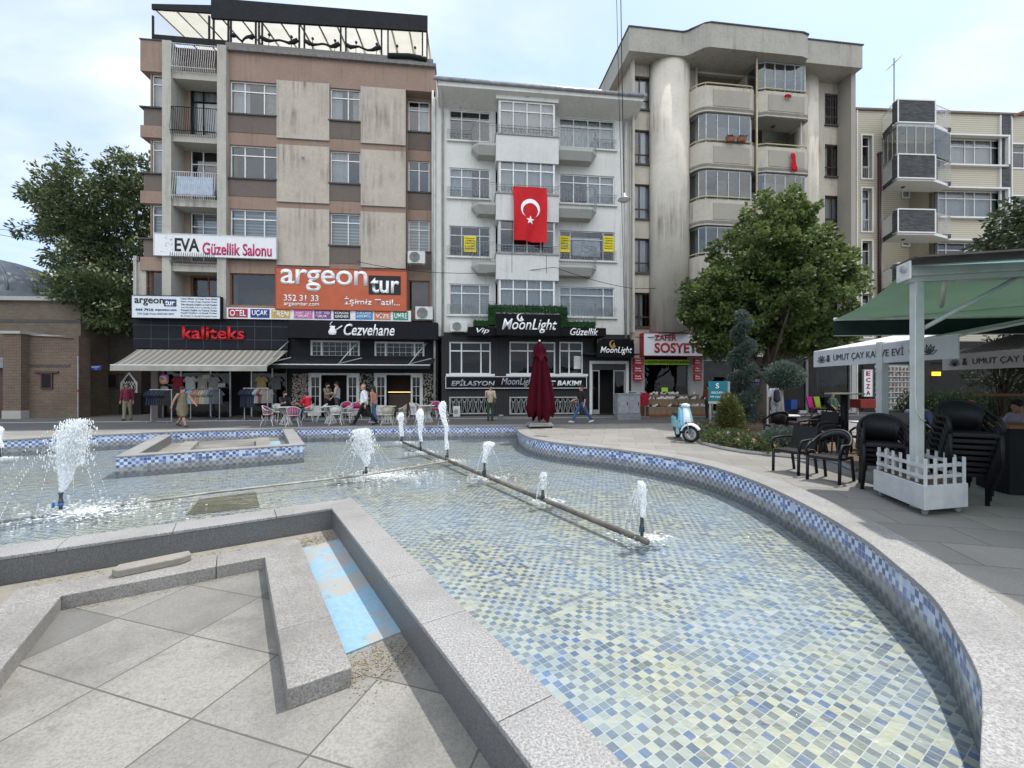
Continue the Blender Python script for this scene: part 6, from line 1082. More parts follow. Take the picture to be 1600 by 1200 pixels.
# ---- electric cabinet, bucket, signs
b = gp(980.5, 655.5); t = thing('electric_cabinet', 'grey two-door electric cabinet on a plinth beside the entrance', 'cabinet', b, FANG); cbm = M('cabinet_grey', (.26, .275, .30), .5); mb = MB(); mb.box(-.55, .55, -.2, .25, .28, 1.2); mb.build('body', cbm, t, bevel=.015); mb = MB(); mb.box(-.57, .57, -.22, .27, 0, .279); mb.build('plinth', M('plinth_grey', (.20, .205, .215), .7), t); mb = MB(); mb.box(-.58, .58, -.24, .29, 1.2, 1.25); mb.build('lid', cbm, t)
for x in (-.53, .02): mb = MB(); mb.box(x, x+.51, -.215, -.2, .32, 1.16); d = mb.build('door', cbm, t); q = MB(); q.box(x+.42, x+.45, -.24, -.215, .7, .85); q.build('handle', m_blackf, d)
b = gp(783, 655); t = thing('bucket', 'small white plastic bucket by the basement grille', 'bucket', b); mb = MB(); mb.lathe([(0, 0), (.09, 0), (.115, .2), (.12, .2), (.105, .18), (.085, .02)], n=14); mb.build('pail', m_white, t, True); mb = MB(); mb.tube([(.115*cos(a), .115*sin(a)*.2, .2-.09*sin(a)) for a in [R(18*k) for k in range(11)]], .005, 4); mb.build('handle', m_irong, t)
b = gp(1122, 684); t = thing('information_sign', 'teal municipal sign on two grey posts in the rose bed', 'sign', b, R(-38)); po = M('sign_post', (.33, .34, .34), .5, .3)
mb = MB(); mb.box(-.28, .28, -.03, .03, 1.15, 1.79); mb.build('panel', M('teal_panel', (.012, .16, .20), .4, var=.04), t); mb = MB(); mb.box(-.28, .28, -.031, .031, 1.07, 1.149); mb.build('lower_strip', M('pale_strip', (.45, .44, .36), .6), t)
for x in (-.23, .31): mb = MB(); mb.box(x-.028, x+.028, -.028, .028, 0, 1.78 if x > 0 else 1.06); mb.build('post', po, t)
text(t, 'S', (-.06, .04, 1.55, 1.72), -.036, m_whitel, .02); text(t, 'SELÇUKLU', (-.19, .19, 1.38, 1.46), -.036, m_whitel, .01, depth=.004); text(t, 'PARK VE BAHÇELER', (-.22, .22, 1.25, 1.32), -.036, m_whitel, .01, depth=.004)
# ---- scooter
def scooter():
    p = gp(1068, 688); t = thing('scooter', 'mint and white motor scooter with its front wheel turned, parked by the bed kerb', 'scooter', p, R(-8)); mint = M('mint_paint', (.24, .50, .56), .22, var=.03); mint2 = M('mint_shade_panel', (.18, .44, .58), .22, var=.03); whp = M('white_paint', (.74, .76, .80), .2, var=.02); tyre = M('tyre', (.018, .018, .02), .75); rim = M('rim_alloy', (.40, .40, .41), .3, .7); blk = M('scooter_black', (.02, .02, .022), .4)
    # local: forward = -y, x to the right of the viewer
    def wheel(c, rz, nm, steer=None):
        w = MB(); m4 = Matrix.Translation(c) @ Matrix.Rotation(rz, 4, 'Z') @ Matrix.Rotation(R(90), 4, 'Y')
        o_ = MB(); o_.lathe([(.16, -.045), (.20, -.06), (.235, -.045), (.245, 0), (.235, .045), (.20, .06), (.16, .045)], n=28); o_.v = [tuple(m4 @ Vector(v)) for v in o_.v]; ty = o_.build(nm, tyre, t, True)
        r2 = MB(); r2.lathe([(.165, -.04), (.165, .04), (.135, .04), (.135, -.04), (.165, -.04)], n=28); [r2.obox((.07*cos(a), .07*sin(a), 0), (.14, .03, .04), a) for a in [2*pi*k/5 for k in range(5)]]; r2.lathe([(0, -.06), (.04, -.06), (.04, .06), (0, .06)], n=12); r2.v = [tuple(m4 @ Vector(v)) for v in r2.v]; r2.build('rim', rim, ty); b_ = MB(); b_.lathe([(.05, .05), (.09, .05), (.09, .055), (.05, .055)], n=16); b_.v = [tuple(m4 @ Vector(v)) for v in b_.v]; b_.build('brake_disc', rim, ty)
    fw_ = Vector((.08, -.50, .245)); st = R(58); wheel(fw_, st, 'front_wheel'); wheel(Vector((0, .72, .245)), 0, 'rear_wheel')
    S_ = Matrix.Translation(fw_) @ Matrix.Rotation(st, 4, 'Z')     # steered frame
    f = MB(); n = 16; vs = []
    for i in range(n+1):
        a = R(25+140*i/n); w_ = .09*(1-.3*abs(i/n-.5)); 
        for x, d in ((-w_, -.035), (-w_*.7, 0), (0, .02), (w_*.7, 0), (w_, -.035)): vs.append(S_ @ Vector((x, -(.275+d)*cos(a), (.275+d)*sin(a)+.015)))
    f.add(vs, [(i*5+j, (i+1)*5+j, (i+1)*5+j+1, i*5+j+1) for i in range(n) for j in range(4)]); o = f.build('front_fender', whp, t, True); q = o.modifiers.new('thickness', 'SOLIDIFY'); q.thickness = .012
    f = MB(); [f.tube([S_ @ Vector((x, -.0, 0)), S_ @ Vector((x, .10, .42))], .018, 8) for x in (-.085, .085)]; f.build('fork', rim, t, True)
    # leg shield: tapering bowed shell with a raised white centre panel
    def shell(hw, z0, z1, y0, y1, bow, mat, nm, yo=0, nx=10, nz=10, w0=1.0, w1=.62, xo=0):
        g = MB(); vs = []
        for j in range(nz+1):
            fz = j/nz; w_ = hw*(w0+(w1-w0)*fz)*(1 if 0 < j < nz else .94)
            for i in range(nx+1): fx = i/nx*2-1; vs.append((xo+w_*fx, y0+(y1-y0)*fz+bow*fx*fx-.05*sin(pi*fz)+yo, z0+(z1-z0)*fz))
        g.add(vs, [(j*(nx+1)+i, j*(nx+1)+i+1, (j+1)*(nx+1)+i+1, (j+1)*(nx+1)+i) for j in range(nz) for i in range(nx)]); o = g.build(nm, mat, t, True); q = o.modifiers.new('thickness', 'SOLIDIFY'); q.thickness = .03; q.offset = -1 if False else 1; return o
    shell(.235, .40, .98, -.36, -.20, .16, mint, 'leg_shield'); shell(.085, .50, .98, -.40, -.235, .05, whp, 'centre_panel', -.03, 6, 8, 1.0, .85); shell(.05, .45, .96, -.385, -.225, .02, mint2, 'side_panel', -.005, 4, 6, 1, .8, -.14)
    g = MB(); g.obox((0, -.45, .56), (.15, .04, .05)); g.build('grille', blk, t, bevel=.01)
    for sx in (-1, 1): g = MB(); g.prism([(sx*.17, -.22), (sx*.25, -.12), (sx*.22, .0), (sx*.15, .0)], .20, .62); g.build('shield_side', mint, t, bevel=.02); g = MB(); g.ball((sx*.19, -.29, .60), (.025, .02, .03)); g.build('indicator', M('amber', (.5, .2, .03), .3), t, True)
    g = MB(); g.box(-.16, .16, -.15, .35, .22, .30); g.build('floorboard', blk, t, bevel=.02)
    g = MB(); g.prism([(-.17, .32), (.17, .32), (.19, .6), (.15, 1.0), (-.15, 1.0), (-.19, .6)], .34, .70); g.build('rear_cowl', mint, t, bevel=.07); g = MB(); g.prism([(-.14, .22), (.14, .22), (.15, .6), (.11, .98), (-.11, .98), (-.15, .6)], .70, .80); g.build('seat', blk, t, bevel=.035); g = MB(); g.box(-.13, .13, .30, .36, .28, .70); g.build('under_seat_panel', blk, t); g = MB(); g.box(-.1, .1, .55, .95, .2, .36); g.build('engine_case', blk, t, bevel=.03)
    hb = Matrix.Translation((0, -.16, 1.02)) @ Matrix.Rotation(R(30), 4, 'Z'); g = MB(); g.ball((0, -.02, .03), (.15, .13, .08), 16, 10); g.v = [tuple(hb @ Vector(v)) for v in g.v]; g.build('handlebar_cover', M('mint_white', (.50, .64, .66), .22), t, True)
    g = MB(); [g.tube([hb @ Vector((sx*.12, .02, .04)), hb @ Vector((sx*.34, .09, .07))], .017, 8) for sx in (-1, 1)]; o = g.build('handlebar_grips', blk, t, True); g = MB(); g.ball((0, 0, 0), (.065, .04, .05), 14, 8); g.v = [tuple(hb @ (Vector(v)+Vector((.0, -.13, .02)))) for v in g.v]; g.build('headlight', M('lamp_lens', (.62, .63, .62), .3), t, True)
    for sx in (-1, 1): g = MB(); g.tube([hb @ Vector((sx*.18, .05, .06)), hb @ Vector((sx*.24, .05, .24))], .009, 5); g.ball(hb @ Vector((sx*.25, .05, .30)), (.065, .02, .05), 12, 8); g.build('mirror', blk, t, True)
    g = MB(); g.tube([(.16, .55, .25), (.19, 1.0, .33)], .05, 8); g.build('exhaust', rim, t, True); g = MB(); g.tube([(-.05, .25, .22), (-.2, .3, .01)], .014, 5); g.build('side_stand', blk, t)
scooter()
# ---- bistro chairs and tables of the café
m_bis = M('bistro_white', (.60, .60, .57), .5); m_pink = M('pink_weave', (.36, .025, .13), .7, col2=(.25, .015, .09), sc=20); m_crm = M('cream_weave', (.46, .42, .33), .7)
def bistro(label, wm, fm):
    t = thing('bistro_chair', label, 'chair', (0, 0, -50)); f = MB()        # faces -y
    for sx in (-1, 1):
        for sy in (-1, 1):
            f = MB(); f.tube([(sx*.25, sy*.24, 0), (sx*.19, sy*.18, .22), (sx*.19, sy*.19, .42)], .012, 6); f.tube([(sx*.21, sy*.20, .12), (sx*.08, sy*.08, .40)], .008, 5); f.build('leg', fm, t)
    s = MB(); s.lathe([(0, .43), (.21, .43), (.225, .445), (.21, .46), (0, .462)], n=16); s.build('seat', wm, t, True)
    b_ = MB(); arc = [(.27*sin(a), .25*cos(a)*.95, .64+.17*max(0, cos(a))) for a in [R(-115+230*k/16) for k in range(17)]]; b_.tube(arc, .016, 6); 
    b_.tube([(x*.8, y*.85, .46) for x, y, z in arc], .010, 5)
    [b_.tube([(x*.8, y*.85, .46), (x, y, z)], .007, 4) for x, y, z in arc[::1]]; b_.build('back_frame', fm, t)
    w_ = MB(); a2 = arc[4:13]; w_.add([(x*.97, y*.97, z-.015) for x, y, z in a2]+[(x*.86, y*.88, .50) for x, y, z in a2], [(i, i+1, i+1+len(a2), i+len(a2)) for i in range(len(a2)-1)]); o = w_.build('backrest', wm, t, True); q = o.modifiers.new('thickness', 'SOLIDIFY'); q.thickness = .012
    return t
def btable(label):
    t = thing('bistro_table', label, 'table', (0, 0, -50)); m_ = MB(); m_.lathe([(0, .71), (.34, .71), (.36, .725), (.34, .74), (0, .742)], n=24); m_.build('table_top', M('table_top_white', (.62, .62, .60), .35), t); m_ = MB()
    for k in range(12):
        a = 2*pi*k/12; [m_.tube([(.26*cos(a), .26*sin(a), 0), (.09*cos(a+q*.5), .09*sin(a+q*.5), .36), (.26*cos(a+q), .26*sin(a+q), .71)], .008, 4) for q in (.7, -.7)]
    m_.build('wire_base', m_bis, t); m_ = MB(); m_.tube([(.26*cos(2*pi*k/20), .26*sin(2*pi*k/20), .01) for k in range(20)], .01, 5, closed=True); m_.build('foot_ring', m_bis, t); return t
cp0, cw0, cc0 = bistro('', m_pink, m_bis), bistro('', m_bis, m_bis), bistro('', m_crm, M('cream_frame', (.50, .46, .38), .5)); tb0 = btable('')
used = set()
def place(proto, px, py, rz, label, group):
    p = gp(px, py)
    if proto.name not in used: used.add(proto.name); proto.location = p; proto.rotation_euler = (0, 0, rz); proto['label'] = label; proto['group'] = group; return proto
    return dup(proto, p, rz, label, group)
GC, GT = 'bistro chairs outside the café', 'bistro tables outside the café'
for px, py, lab in ((447, 663, 'round table with two seated guests, nearest the clothing shop'), (517, 661, 'round table between white wire chairs in front of the open café doors'), (606, 661, 'round table among cream chairs, right of the man in the white shirt'), (668, 659, 'round table by the pink chairs near the white building')): place(tb0, px, py, .3, lab, GT)
for pr, px, py, rz, lab in ((cp0, 420, 665, 100, 'pink chair facing the guests table from the clothing shop side'), (cp0, 459, 667, 195, 'pink chair with its round back to the pool at the guests table'), (cw0, 437, 659, 60, 'white chair of the man in the dark shirt'), (cw0, 482, 659, -75, 'white chair under the person in red'), (cw0, 503, 659, -60, 'white chair standing empty behind the person in red'), (cw0, 526, 664, 190, 'white chair with its back to the pool before the open café doors'), (cw0, 543, 661, -95, 'white chair turned sideways just behind the walking man'), (cp0, 541, 653, 10, 'pink chair pushed against the café door post'), (cp0, 557, 655, 20, 'pink chair half hidden by the walking man'), (cc0, 606, 665, 185, 'cream chair with its back to the pool'), (cc0, 627, 661, -80, 'cream chair turned towards the round table, side on'), (cw0, 588, 660, 80, 'white chair right behind the walking man'), (cw0, 648, 655, 70, 'grey-white chair beside the flower wall'), (cp0, 658, 657, 100, 'pink chair left of the last café table'), (cp0, 689, 656, -80, 'pink chair next to the small air conditioner'), (cp0, 679, 652, -20, 'pink chair behind the last café table')):
    place(pr, px, py, R(rz), lab, GC)
# ---- clothes, racks, shop wall goods
m_rack = M('rack_steel', (.40, .40, .41), .35, .5)
def rack(label, px0, px1, py, h):
    a, b_ = gp(px0, py), gp(px1, py); t = thing('clothes_rack', label, 'clothes rack', a, atan2(b_.y-a.y, b_.x-a.x)); L_ = (b_-a).length
    for x in (0, L_): m_ = MB(); m_.tube([(x, 0, 0), (x, 0, h)], .022, 6); m_.tube([(x, -.25, .03), (x, .25, .03)], .02, 6); m_.build('upright', m_rack, t)
    m_ = MB(); m_.tube([(-.05, 0, h), (L_+.05, 0, h)], .018, 6); m_.build('rail', m_rack, t); return a, (b_-a).normalized(), L_
def shirt_mesh(cm, long=False):
    o = MB(); hw, hh = .24, (.85 if long else .66); pts = [(-.09, 0), (-.2, -.03), (-.33, -.22), (-.26, -.30), (-.20, -.2), (-hw*.95, -hh), (hw*.95, -hh), (.20, -.2), (.26, -.30), (.33, -.22), (.2, -.03), (.09, 0), (0, -.05)]
    k = len(pts); o.add([(x, -.035-.01*sin(i*3), z) for i, (x, z) in enumerate(pts)]+[(x, .035, z) for x, z in pts], [list(range(k))[::-1], list(range(k, 2*k))]+[[i, (i+1) % k, (i+1) % k+k, i+k] for i in range(k)]); return o
def shirts(lab, a, d, L_, z, cols, n, group, ang, long=False):
    rn = random.Random(len(lab)); protos = {}
    for i in range(n):
        c = cols[i*len(cols)//n]; p = a+d*(L_*(i+.5)/n)+Vector((0, 0, z-.03)); rz = atan2(d.y, d.x)+R(ang+rn.uniform(-8, 8))
        if c not in protos: o = shirt_mesh(c, long).build('shirt', M('shirt_%.2f_%.2f_%.2f' % c, c, .85), None); protos[c] = o
        else: o = protos[c].copy(); COL.objects.link(o)
        o.location = p; o.rotation_euler = (0, 0, rz); tag(o, lab, 'shirt', group)
nv, nb = (.018, .022, .045), (.03, .035, .06)
a, d, L_ = rack('steel clothes rack of dark garments left of the walking woman', 236, 268, 660, 1.45); shirts('dark navy shirt hanging on the steel rack left of the walking woman', a, d, L_, 1.45, [nv, nb, (.03, .03, .032)], 9, 'navy shirts on the left rack', 68)
a, d, L_ = rack('clothes rack of pale shirts behind the walking woman', 298, 343, 656, 1.45); shirts('light blue patterned shirt at the front of the rack behind the woman', a, d, .2, 1.45, [(.22, .42, .62)], 2, 'blue shirts behind the woman', 10); shirts('peach, cream or grey shirt on the rack behind the woman', a+d*.25, d, L_-.3, 1.45, [(.46, .26, .19), (.48, .42, .34), (.28, .29, .28), (.12, .13, .15)], 9, 'pale shirts behind the woman', 62)
a, d, L_ = rack('clothes rack of dark and grey garments right of the shop door', 382, 418, 657, 1.5); shirts('long dark navy garment on the rack right of the shop door', a, d, L_*.6, 1.5, [nv, nb], 6, 'navy garments by the shop door', 60, True); shirts('grey or brown shirt at the end of the rack right of the shop door', a+d*L_*.6, d, L_*.4, 1.5, [(.30, .33, .36), (.2, .07, .05), (.26, .24, .22)], 5, 'mixed shirts by the shop door', 60)
m_gl = [(.24, .02, .035), (.50, .50, .48), (.35, .33, .28), (.28, .28, .27), (.36, .28, .12), (.12, .12, .12), (.13, .13, .12)]
for k, (px, c, lab) in enumerate(((279, m_gl[0], 'dark red shirt with white script hung in the shop window'), (298, m_gl[1], 'black and white striped shirt hung in the shop window'), (317, m_gl[2], 'beige shirt hung in the shop window'), (334, m_gl[3], 'pale grey shirt hung near the shop door'), (409, m_gl[4], 'ochre shirt hung right of the shop door'), (432, m_gl[5], 'dark shirt hung by the white flower wall'))):
    o = shirt_mesh(c).build('shirt', M('hung_shirt%d' % k, c, .85), None); w_ = F1.world(F1.u(px, .28), .27, F1.z(px, 588, .28)); o.location = w_; o.rotation_euler = (0, 0, FANG); tag(o, lab, 'shirt', 'shirts hung in the shop front')
for k, (px, py, w_, h_) in enumerate(((321, 588, .36, .2), (346, 601, .34, .2), (319, 603, .2, .14), (331, 606, .2, .16), (254, 606, .36, .2), (262, 608, .2, .2))):
    r = F1.rect(px-5, py-4, px+5, py+4, .24); t = F1.thing('price_card', ('white price card high in the shop window', 'white price card next to the shop door', 'small cream price card in the shop window middle', 'tilted cream price card in the shop window', 'white card under the pink camera emblem', 'crooked card beside the white card under the emblem')[k], 'card', r[0], .22, r[2]); s = MB(); s.obox((w_/2, 0, h_/2), (w_, .01, h_), 0, 0, (0, 0, 0, .3, 0, -.3)[k]); s.build('card', M('card_cream', (.48, .47, .42), .8), t)
r = F1.rect(247, 585, 264, 600, .2); t = F1.thing('emblem_sign', 'pink and orange rounded square sign with a white camera outline', 'sign', r[0], .16, r[2]); w_, h_ = r[1]-r[0], r[3]-r[2]
def mat_grad():
    m, tt, b = newmat('camera_gradient'); s = nd(tt, 'ShaderNodeSeparateXYZ'); tt.links.new(coords(tt), s.inputs[0]); f = mth(tt, 'ADD', mth(tt, 'MULTIPLY', s.outputs[2], 1.3), mth(tt, 'MULTIPLY', s.outputs[0], .5)); tt.links.new(ramp(tt, f, .2, .8, (.70, .22, .03), (.36, .02, .42)), b.inputs['Base Color']); b.inputs['Roughness'].default_value = .4; return m
def rrect(mb, x0, x1, z0, z1, rad, y0, y1, hole=None):
    pts = [(cx_+rad*cos(a), cz_+rad*sin(a)) for cx_, cz_, a0 in ((x1-rad, z1-rad, 0), (x0+rad, z1-rad, 90), (x0+rad, z0+rad, 180), (x1-rad, z0+rad, 270)) for a in [R(a0+15*i) for i in range(7)]]; k = len(pts)
    mb.add([(x, y0, z) for x, z in pts]+[(x, y1, z) for x, z in pts], [list(range(k))[::-1], list(range(k, 2*k))]+[[i, (i+1) % k, (i+1) % k+k, i+k] for i in range(k)]); return pts
s = MB(); rrect(s, 0, w_, 0, h_, .12, 0, .03); s.build('panel', mat_grad(), t); s = MB(); pts = rrect(MB(), w_*.2, w_*.8, h_*.2, h_*.8, .09, 0, 0); s.tube([(x, -.01, z) for x, z in pts], .022, 5, closed=True); s.tube([(w_*.5+.085*cos(R(18*k)), -.01, h_*.5+.085*sin(R(18*k))) for k in range(20)], .02, 5, closed=True); s.ball((w_*.67, -.01, h_*.67), .022); s.build('camera_outline', m_whitel, t)
# flower walls of the café: pale blossoms on dark ivy
m_ivy = leafmat('ivy_leaf', (.02, .05, .02), (.05, .09, .035), .2); m_flw = leafmat('white_flower', (.48, .42, .38), (.62, .50, .46), .1)
for k, (x0, y0, x1, y1, nf, lab) in enumerate(((458, 584, 480, 640, 420, 'wall panel of white blossom between the clothing shop and the café doors'), (662, 584, 681, 652, 300, 'panel of ivy with pinkish blossom at the right edge of the café'), (563, 584, 583, 634, 160, 'narrow ivy strip between the two café doors'))):
    r = F1.rect(x0, y0, x1, y1, .0); t = F1.thing('flower_wall', lab, 'flower wall', r[0], .0, r[2]); rn = random.Random(50+k); q = MB(); w_, h_ = r[1]-r[0], r[3]-r[2]
    [leaf(q, Vector((rn.uniform(0, w_), rn.uniform(-.06, .06), rn.uniform(0, h_))), rvec(rn), rvec(rn), .10, .04, rn) for i in range(int(900*w_*h_))]; q.build('foliage', m_ivy, t); q = MB()
    for i in range(nf): 
        c = Vector((rn.uniform(0, w_), rn.uniform(-.10, -.05), h_*(rn.random()**(.7 if k == 0 else 1)))); [leaf(q, c, rvec(rn), rvec(rn), .05, .03, rn) for j in range(4)]
    q.build('blossom', m_flw, t)
# ---- shoe shop display
m_box = M('kraft_box', (.27, .19, .115), .8, col2=(.22, .15, .09), sc=3); zs = [.28, .62, .95]; fr = 1.05
for k in range(3):
    ua, ub = F3.u(1012, -1.6), F3.u((1112, 1110, 1104)[k], -1.6); n = 11; v0 = -1.75+.42*k
    if k == 0: t = F3.thing('display_plinth', 'long stepped wooden plinth carrying the shoe boxes', 'display stand', ua, 0, .007); s = MB(); s.box(0, ub-ua, -1.8, -.25, 0, .14); s.box(0, ub-ua, -1.38, -.25, .141, .56); s.box(0, ub-ua, -.96, -.25, .561, .88); s.build('step', m_wood, t)
    wb = (ub-ua)/n; s = MB(); s.box(.008, wb-.008, 0, .36, 0, .30); s.box(.004, wb-.004, -.006, .366, .24, .305); proto = s.build('shoe_box', m_box, None); rn = random.Random(k)
    for i in range(n):
        o = proto if i == 0 else proto.copy()
        if i: COL.objects.link(o)
        o.location = F3.world(ua+wb*i, v0, (.15, .57, .89)[k]); o.rotation_euler = (0, 0, F3.ang); o.scale.z = (1.2, 1.05, .8)[k]*rn.uniform(.94, 1.05); tag(o, 'brown cardboard shoe box in the '+('lowest', 'middle', 'top')[k]+' row of the street display', 'box', 'shoe boxes in the %s display row' % ('lowest', 'middle', 'top')[k])
    shoe = MB(); prof = [(-.13, .045), (-.10, .05), (-.02, .055), (.06, .05), (.12, .035), (.14, .0)]
    shoe.prism([(-.13, -.035), (.10, -.045), (.14, 0), (.10, .045), (-.13, .035)], 0, .025); 
    for j in range(6): shoe.ball((-.10+.045*j, 0, .03+.02*(j < 2)), (.05, .045-.003*j, (.10, .085, .06, .05, .045, .035)[j]), 8, 6)
    for ci, (c, cn) in enumerate((((.58, .57, .55), 'white'), ((.03, .03, .032), 'black'))):
        o0 = None
        for i in range(n*2):
            if (rn.random() < .68) != (ci == 0): continue
            if o0 is None: mb = MB(); mb.v = list(shoe.v); mb.f = [list(f) for f in shoe.f]; mb.m = list(shoe.m); o = o0 = mb.build('shoe', M('shoe_'+cn, c, .5), None, True)
            else: o = o0.copy(); COL.objects.link(o)
            o.location = F3.world(ua+wb*(i*.5+.25), v0+.16, (.15, .57, .89)[k]+.305*(1.2, 1.05, .8)[k]*1.05); o.rotation_euler = (0, 0, F3.ang+R(rn.uniform(150, 230))); tag(o, cn+' shoe set out on the '+('lowest', 'middle', 'top')[k]+' row of boxes', 'shoe', cn+' shoes on the %s row' % ('lowest', 'middle', 'top')[k])
t = F3.thing('price_card', 'lime green price card among the top row of shoes', 'card', F3.u(1038, -.9), -.95, 1.28); s = MB(); s.obox((0, 0, .12), (.36, .01, .22), 0, -.15); s.build('card', M('lime_card', (.40, .62, .05), .6), t)
a, d, L_ = rack('clothes rack with a red garment behind the electric cabinet', 985, 1008, 652, 1.3); shirts('striped dark shirt on the rack behind the electric cabinet', a, d, L_*.7, 1.3, [(.05, .05, .07), (.4, .4, .4)], 7, 'dark shirts behind the cabinet', 65); shirts('red shirt at the front of the rack behind the cabinet', a+d*L_*.8, d, L_*.25, 1.3, [(.36, .01, .03)], 2, 'red shirts behind the cabinet', 20)
t = F3.thing('goods_stand', 'tall wire stand crowded with small colourful packets beside the lime tree', 'display stand', F3.u(1160, -1.2), -1.2, .007); s = MB(); w_ = F3.u(1187, -1.2)-F3.u(1160, -1.2); s.box(0, w_, 0, .04, 0, 2.1); s.build('back_panel', m_blackf, t); rn = random.Random(8); cl = [(.10, .03, .12), (.04, .06, .2), (.3, .03, .06), (.05, .05, .05), (.2, .2, .22)]
for i in range(9):
    for j in range(6):
        c = cl[rn.randrange(5)]; s = MB(); x = w_*(j+.1)/6; z = .2+.2*i; s.box(x, x+w_*.13, -.08-.02*rn.random(), 0, z, z+.15); s.build('packet', M('packet%.2f%.2f' % c[:2], c, .5), t)
# dark shop fronts under the cream boarded flats and the pharmacy
t = F4.thing('pharmacy', 'dark glazed shop fronts with pharmacy shelves under the cream boarded flats', 'shop', 0, -.12, 0); E_ = F4.u(1700); s = MB(); xp0, xp1 = F4.u(1364), F4.u(1420); wallgrid(s, .02, E_, 0, 4.3, [(.4, F4.u(1346), .1, 3.0), (xp0, xp1, .1, 2.9), (F4.u(1450), F4.u(1560), .1, 3.0)], 0, .1); s.build('fascia', M('shop_dark', (.03, .028, .027), .6, spec=.08), t)
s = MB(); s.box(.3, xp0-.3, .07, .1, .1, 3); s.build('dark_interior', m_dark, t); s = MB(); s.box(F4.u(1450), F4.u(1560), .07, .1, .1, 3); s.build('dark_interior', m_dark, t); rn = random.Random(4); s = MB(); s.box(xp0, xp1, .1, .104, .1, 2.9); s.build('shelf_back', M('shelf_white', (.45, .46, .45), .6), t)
for i in range(8):
    q = MB(); z = .25+.32*i
    q.box(xp0, xp1, -.04, .1, z-.03, z); q.build('shelf', m_woff, t)
    for ci, c in enumerate(((.42, .42, .4), (.25, .08, .06), (.08, .16, .26), (.3, .26, .12))):
        q = MB(); [q.box(x, x+rn.uniform(.06, .1), -.03, .09, z+.002, z+rn.uniform(.12, .24)) for x in [xp0+.05+(xp1-xp0-.2)*(j+.25*ci)/9 for j in range(9)]]; q.build('medicine_packets', M('med%d' % ci, c, .6), t)['kind'] = 'stuff'
t, q = signbox(F4, 'shop_sign', 'upright white sign spelling red letters downwards at the pharmacy', (1350, 578, 1363, 619), -.35, .12, m_wsign, m_greyf)
for k, c in enumerate('ECZA'): text(t, c, sub_rect(q, .25, .75, .78-k*.245, .95-k*.245), -.012, redl, .03)
t, q = signbox(F4, 'lit_sign', 'small glowing yellow sign in the dark shop beyond the white post', (1457, 581, 1470, 587), -.3, .05, M('yellow_glow', (.9, .55, .03), .5, emit=1.2), None)
p = gp(1356, 648); t = thing('red_table', 'table under a red cloth before the pharmacy', 'table', p, R(4)); s = MB(); s.box(-.75, .75, -.35, .35, .38, .86); s.build('table_cloth', M('red_cloth', (.22, .03, .02), .8), t, bevel=.02)
for x in (-.6, .6): s = MB(); s.box(x-.03, x+.03, -.03, .03, 0, .38); s.build('leg', m_woff, t)
for k, (px, c, lab) in enumerate(((1236, (.03, .08, .3), 'blue crate standing before the dark shop left of the pharmacy'), (1267, (.5, .02, .2), 'pink folding chair cloth before the dark shop'), (1278, (.28, .38, .03), 'lime green folding chair cloth beside the pink one'))):
    p = gp(px, 652); t = thing(('crate', 'folding_chair', 'folding_chair')[k], lab, ('crate', 'chair', 'chair')[k], p, R(10)); s = MB()
    if k == 0: s.box(-.18, .18, -.2, .2, .0, .05); [s.box(x, x+.03, -.2, .2, .05, .9) for x in (-.18, .15)]; s.box(-.15, .15, -.2, -.17, .05, .9); s.box(-.15, .15, .17, .2, .05, .9); s.build('bin', M('crate_blue', c, .5), t)
    else: s.obox((0, .05, .78), (.34, .03, .55), 0, -.2); s.obox((0, -.15, .48), (.34, .36, .03)); s.build('seat_cloth', M('cloth%d' % k, c, .8), t); s = MB(); [s.tube([(x, -.25, 0), (x, .12, 1.05)], .012, 5) for x in (-.18, .18)]; [s.tube([(x, .25, 0), (x, -.2, .5)], .012, 5) for x in (-.18, .18)]; s.build('frame', m_blackf, t)
# ================================================================ café terrace at the right: canopy, awnings, black chairs
m_post = M('white_post', (.50, .52, .50), .5, col2=(.38, .40, .38), sc=3); m_grn = M('green_canopy_cloth', (.10, .165, .115), .85, col2=(.075, .125, .085), sc=1.2, trans=.42); m_grnd = M('dark_green_valance', (.012, .028, .024), .85, trans=.12); m_teal = M('teal_canopy_cloth', (.16, .34, .31), .85, col2=(.12, .27, .25), sc=2, trans=.5)
t = thing('café_canopy'.replace('é', 'e'), 'green double awning on a white post over the black chairs', 'awning', (5.57, 5.9, 0)); O_ = Vector((5.57, 5.9, 0))
s = MB(); s.box(-.055, .055, -.055, .055, 0, 3.10); s.build('post', m_post, t, bevel=.008); s = MB(); s.tube([(-.065, -.05, 2.9), (-.07, -.05, 1.6), (-.065, -.06, 1.35), (.0, -.07, 1.22), (.065, -.06, 1.2)], .007, 5); s.build('post_cable', m_woff, t, True)
bd = Vector((1.1, -.30, 0)).normalized(); bn = Vector((.26, .966, 0)); L_ = 8.5; rz = atan2(bd.y, bd.x); Mb = Matrix.Rotation(rz, 4, 'Z')
s = MB(); s.box(-.14, L_, -.10, .10, 3.17, 3.32, Mb); s.build('awning_cassette', m_post, t, bevel=.02); s = MB(); s.box(-.16, L_, -.30, .30, 3.37, 3.395, Mb); s.build('cassette_roof', M('brown_sheet', (.10, .07, .06), .6), t); s = MB(); s.box(-.17, -.141, -.17, .14, 3.12, 3.37, Mb); s.build('end_plate', m_woff, t, bevel=.02); s = MB(); s.ball(Mb @ Vector((-.18, -.06, 3.28)), (.02, .06, .06), 10, 8); s.build('end_roller', m_greyf, t, True); s = MB(); s.box(-.12, L_, -.05, .05, 3.10, 3.168, Mb); s.build('beam', m_post, t)
f0 = at(1303, 499, 7.7)-O_; f1 = at(1640, 493, 7.0)-O_; b0 = Mb @ Vector((-.1, .1, 3.27)); b1 = Mb @ Vector((4.2, .1, 3.27))
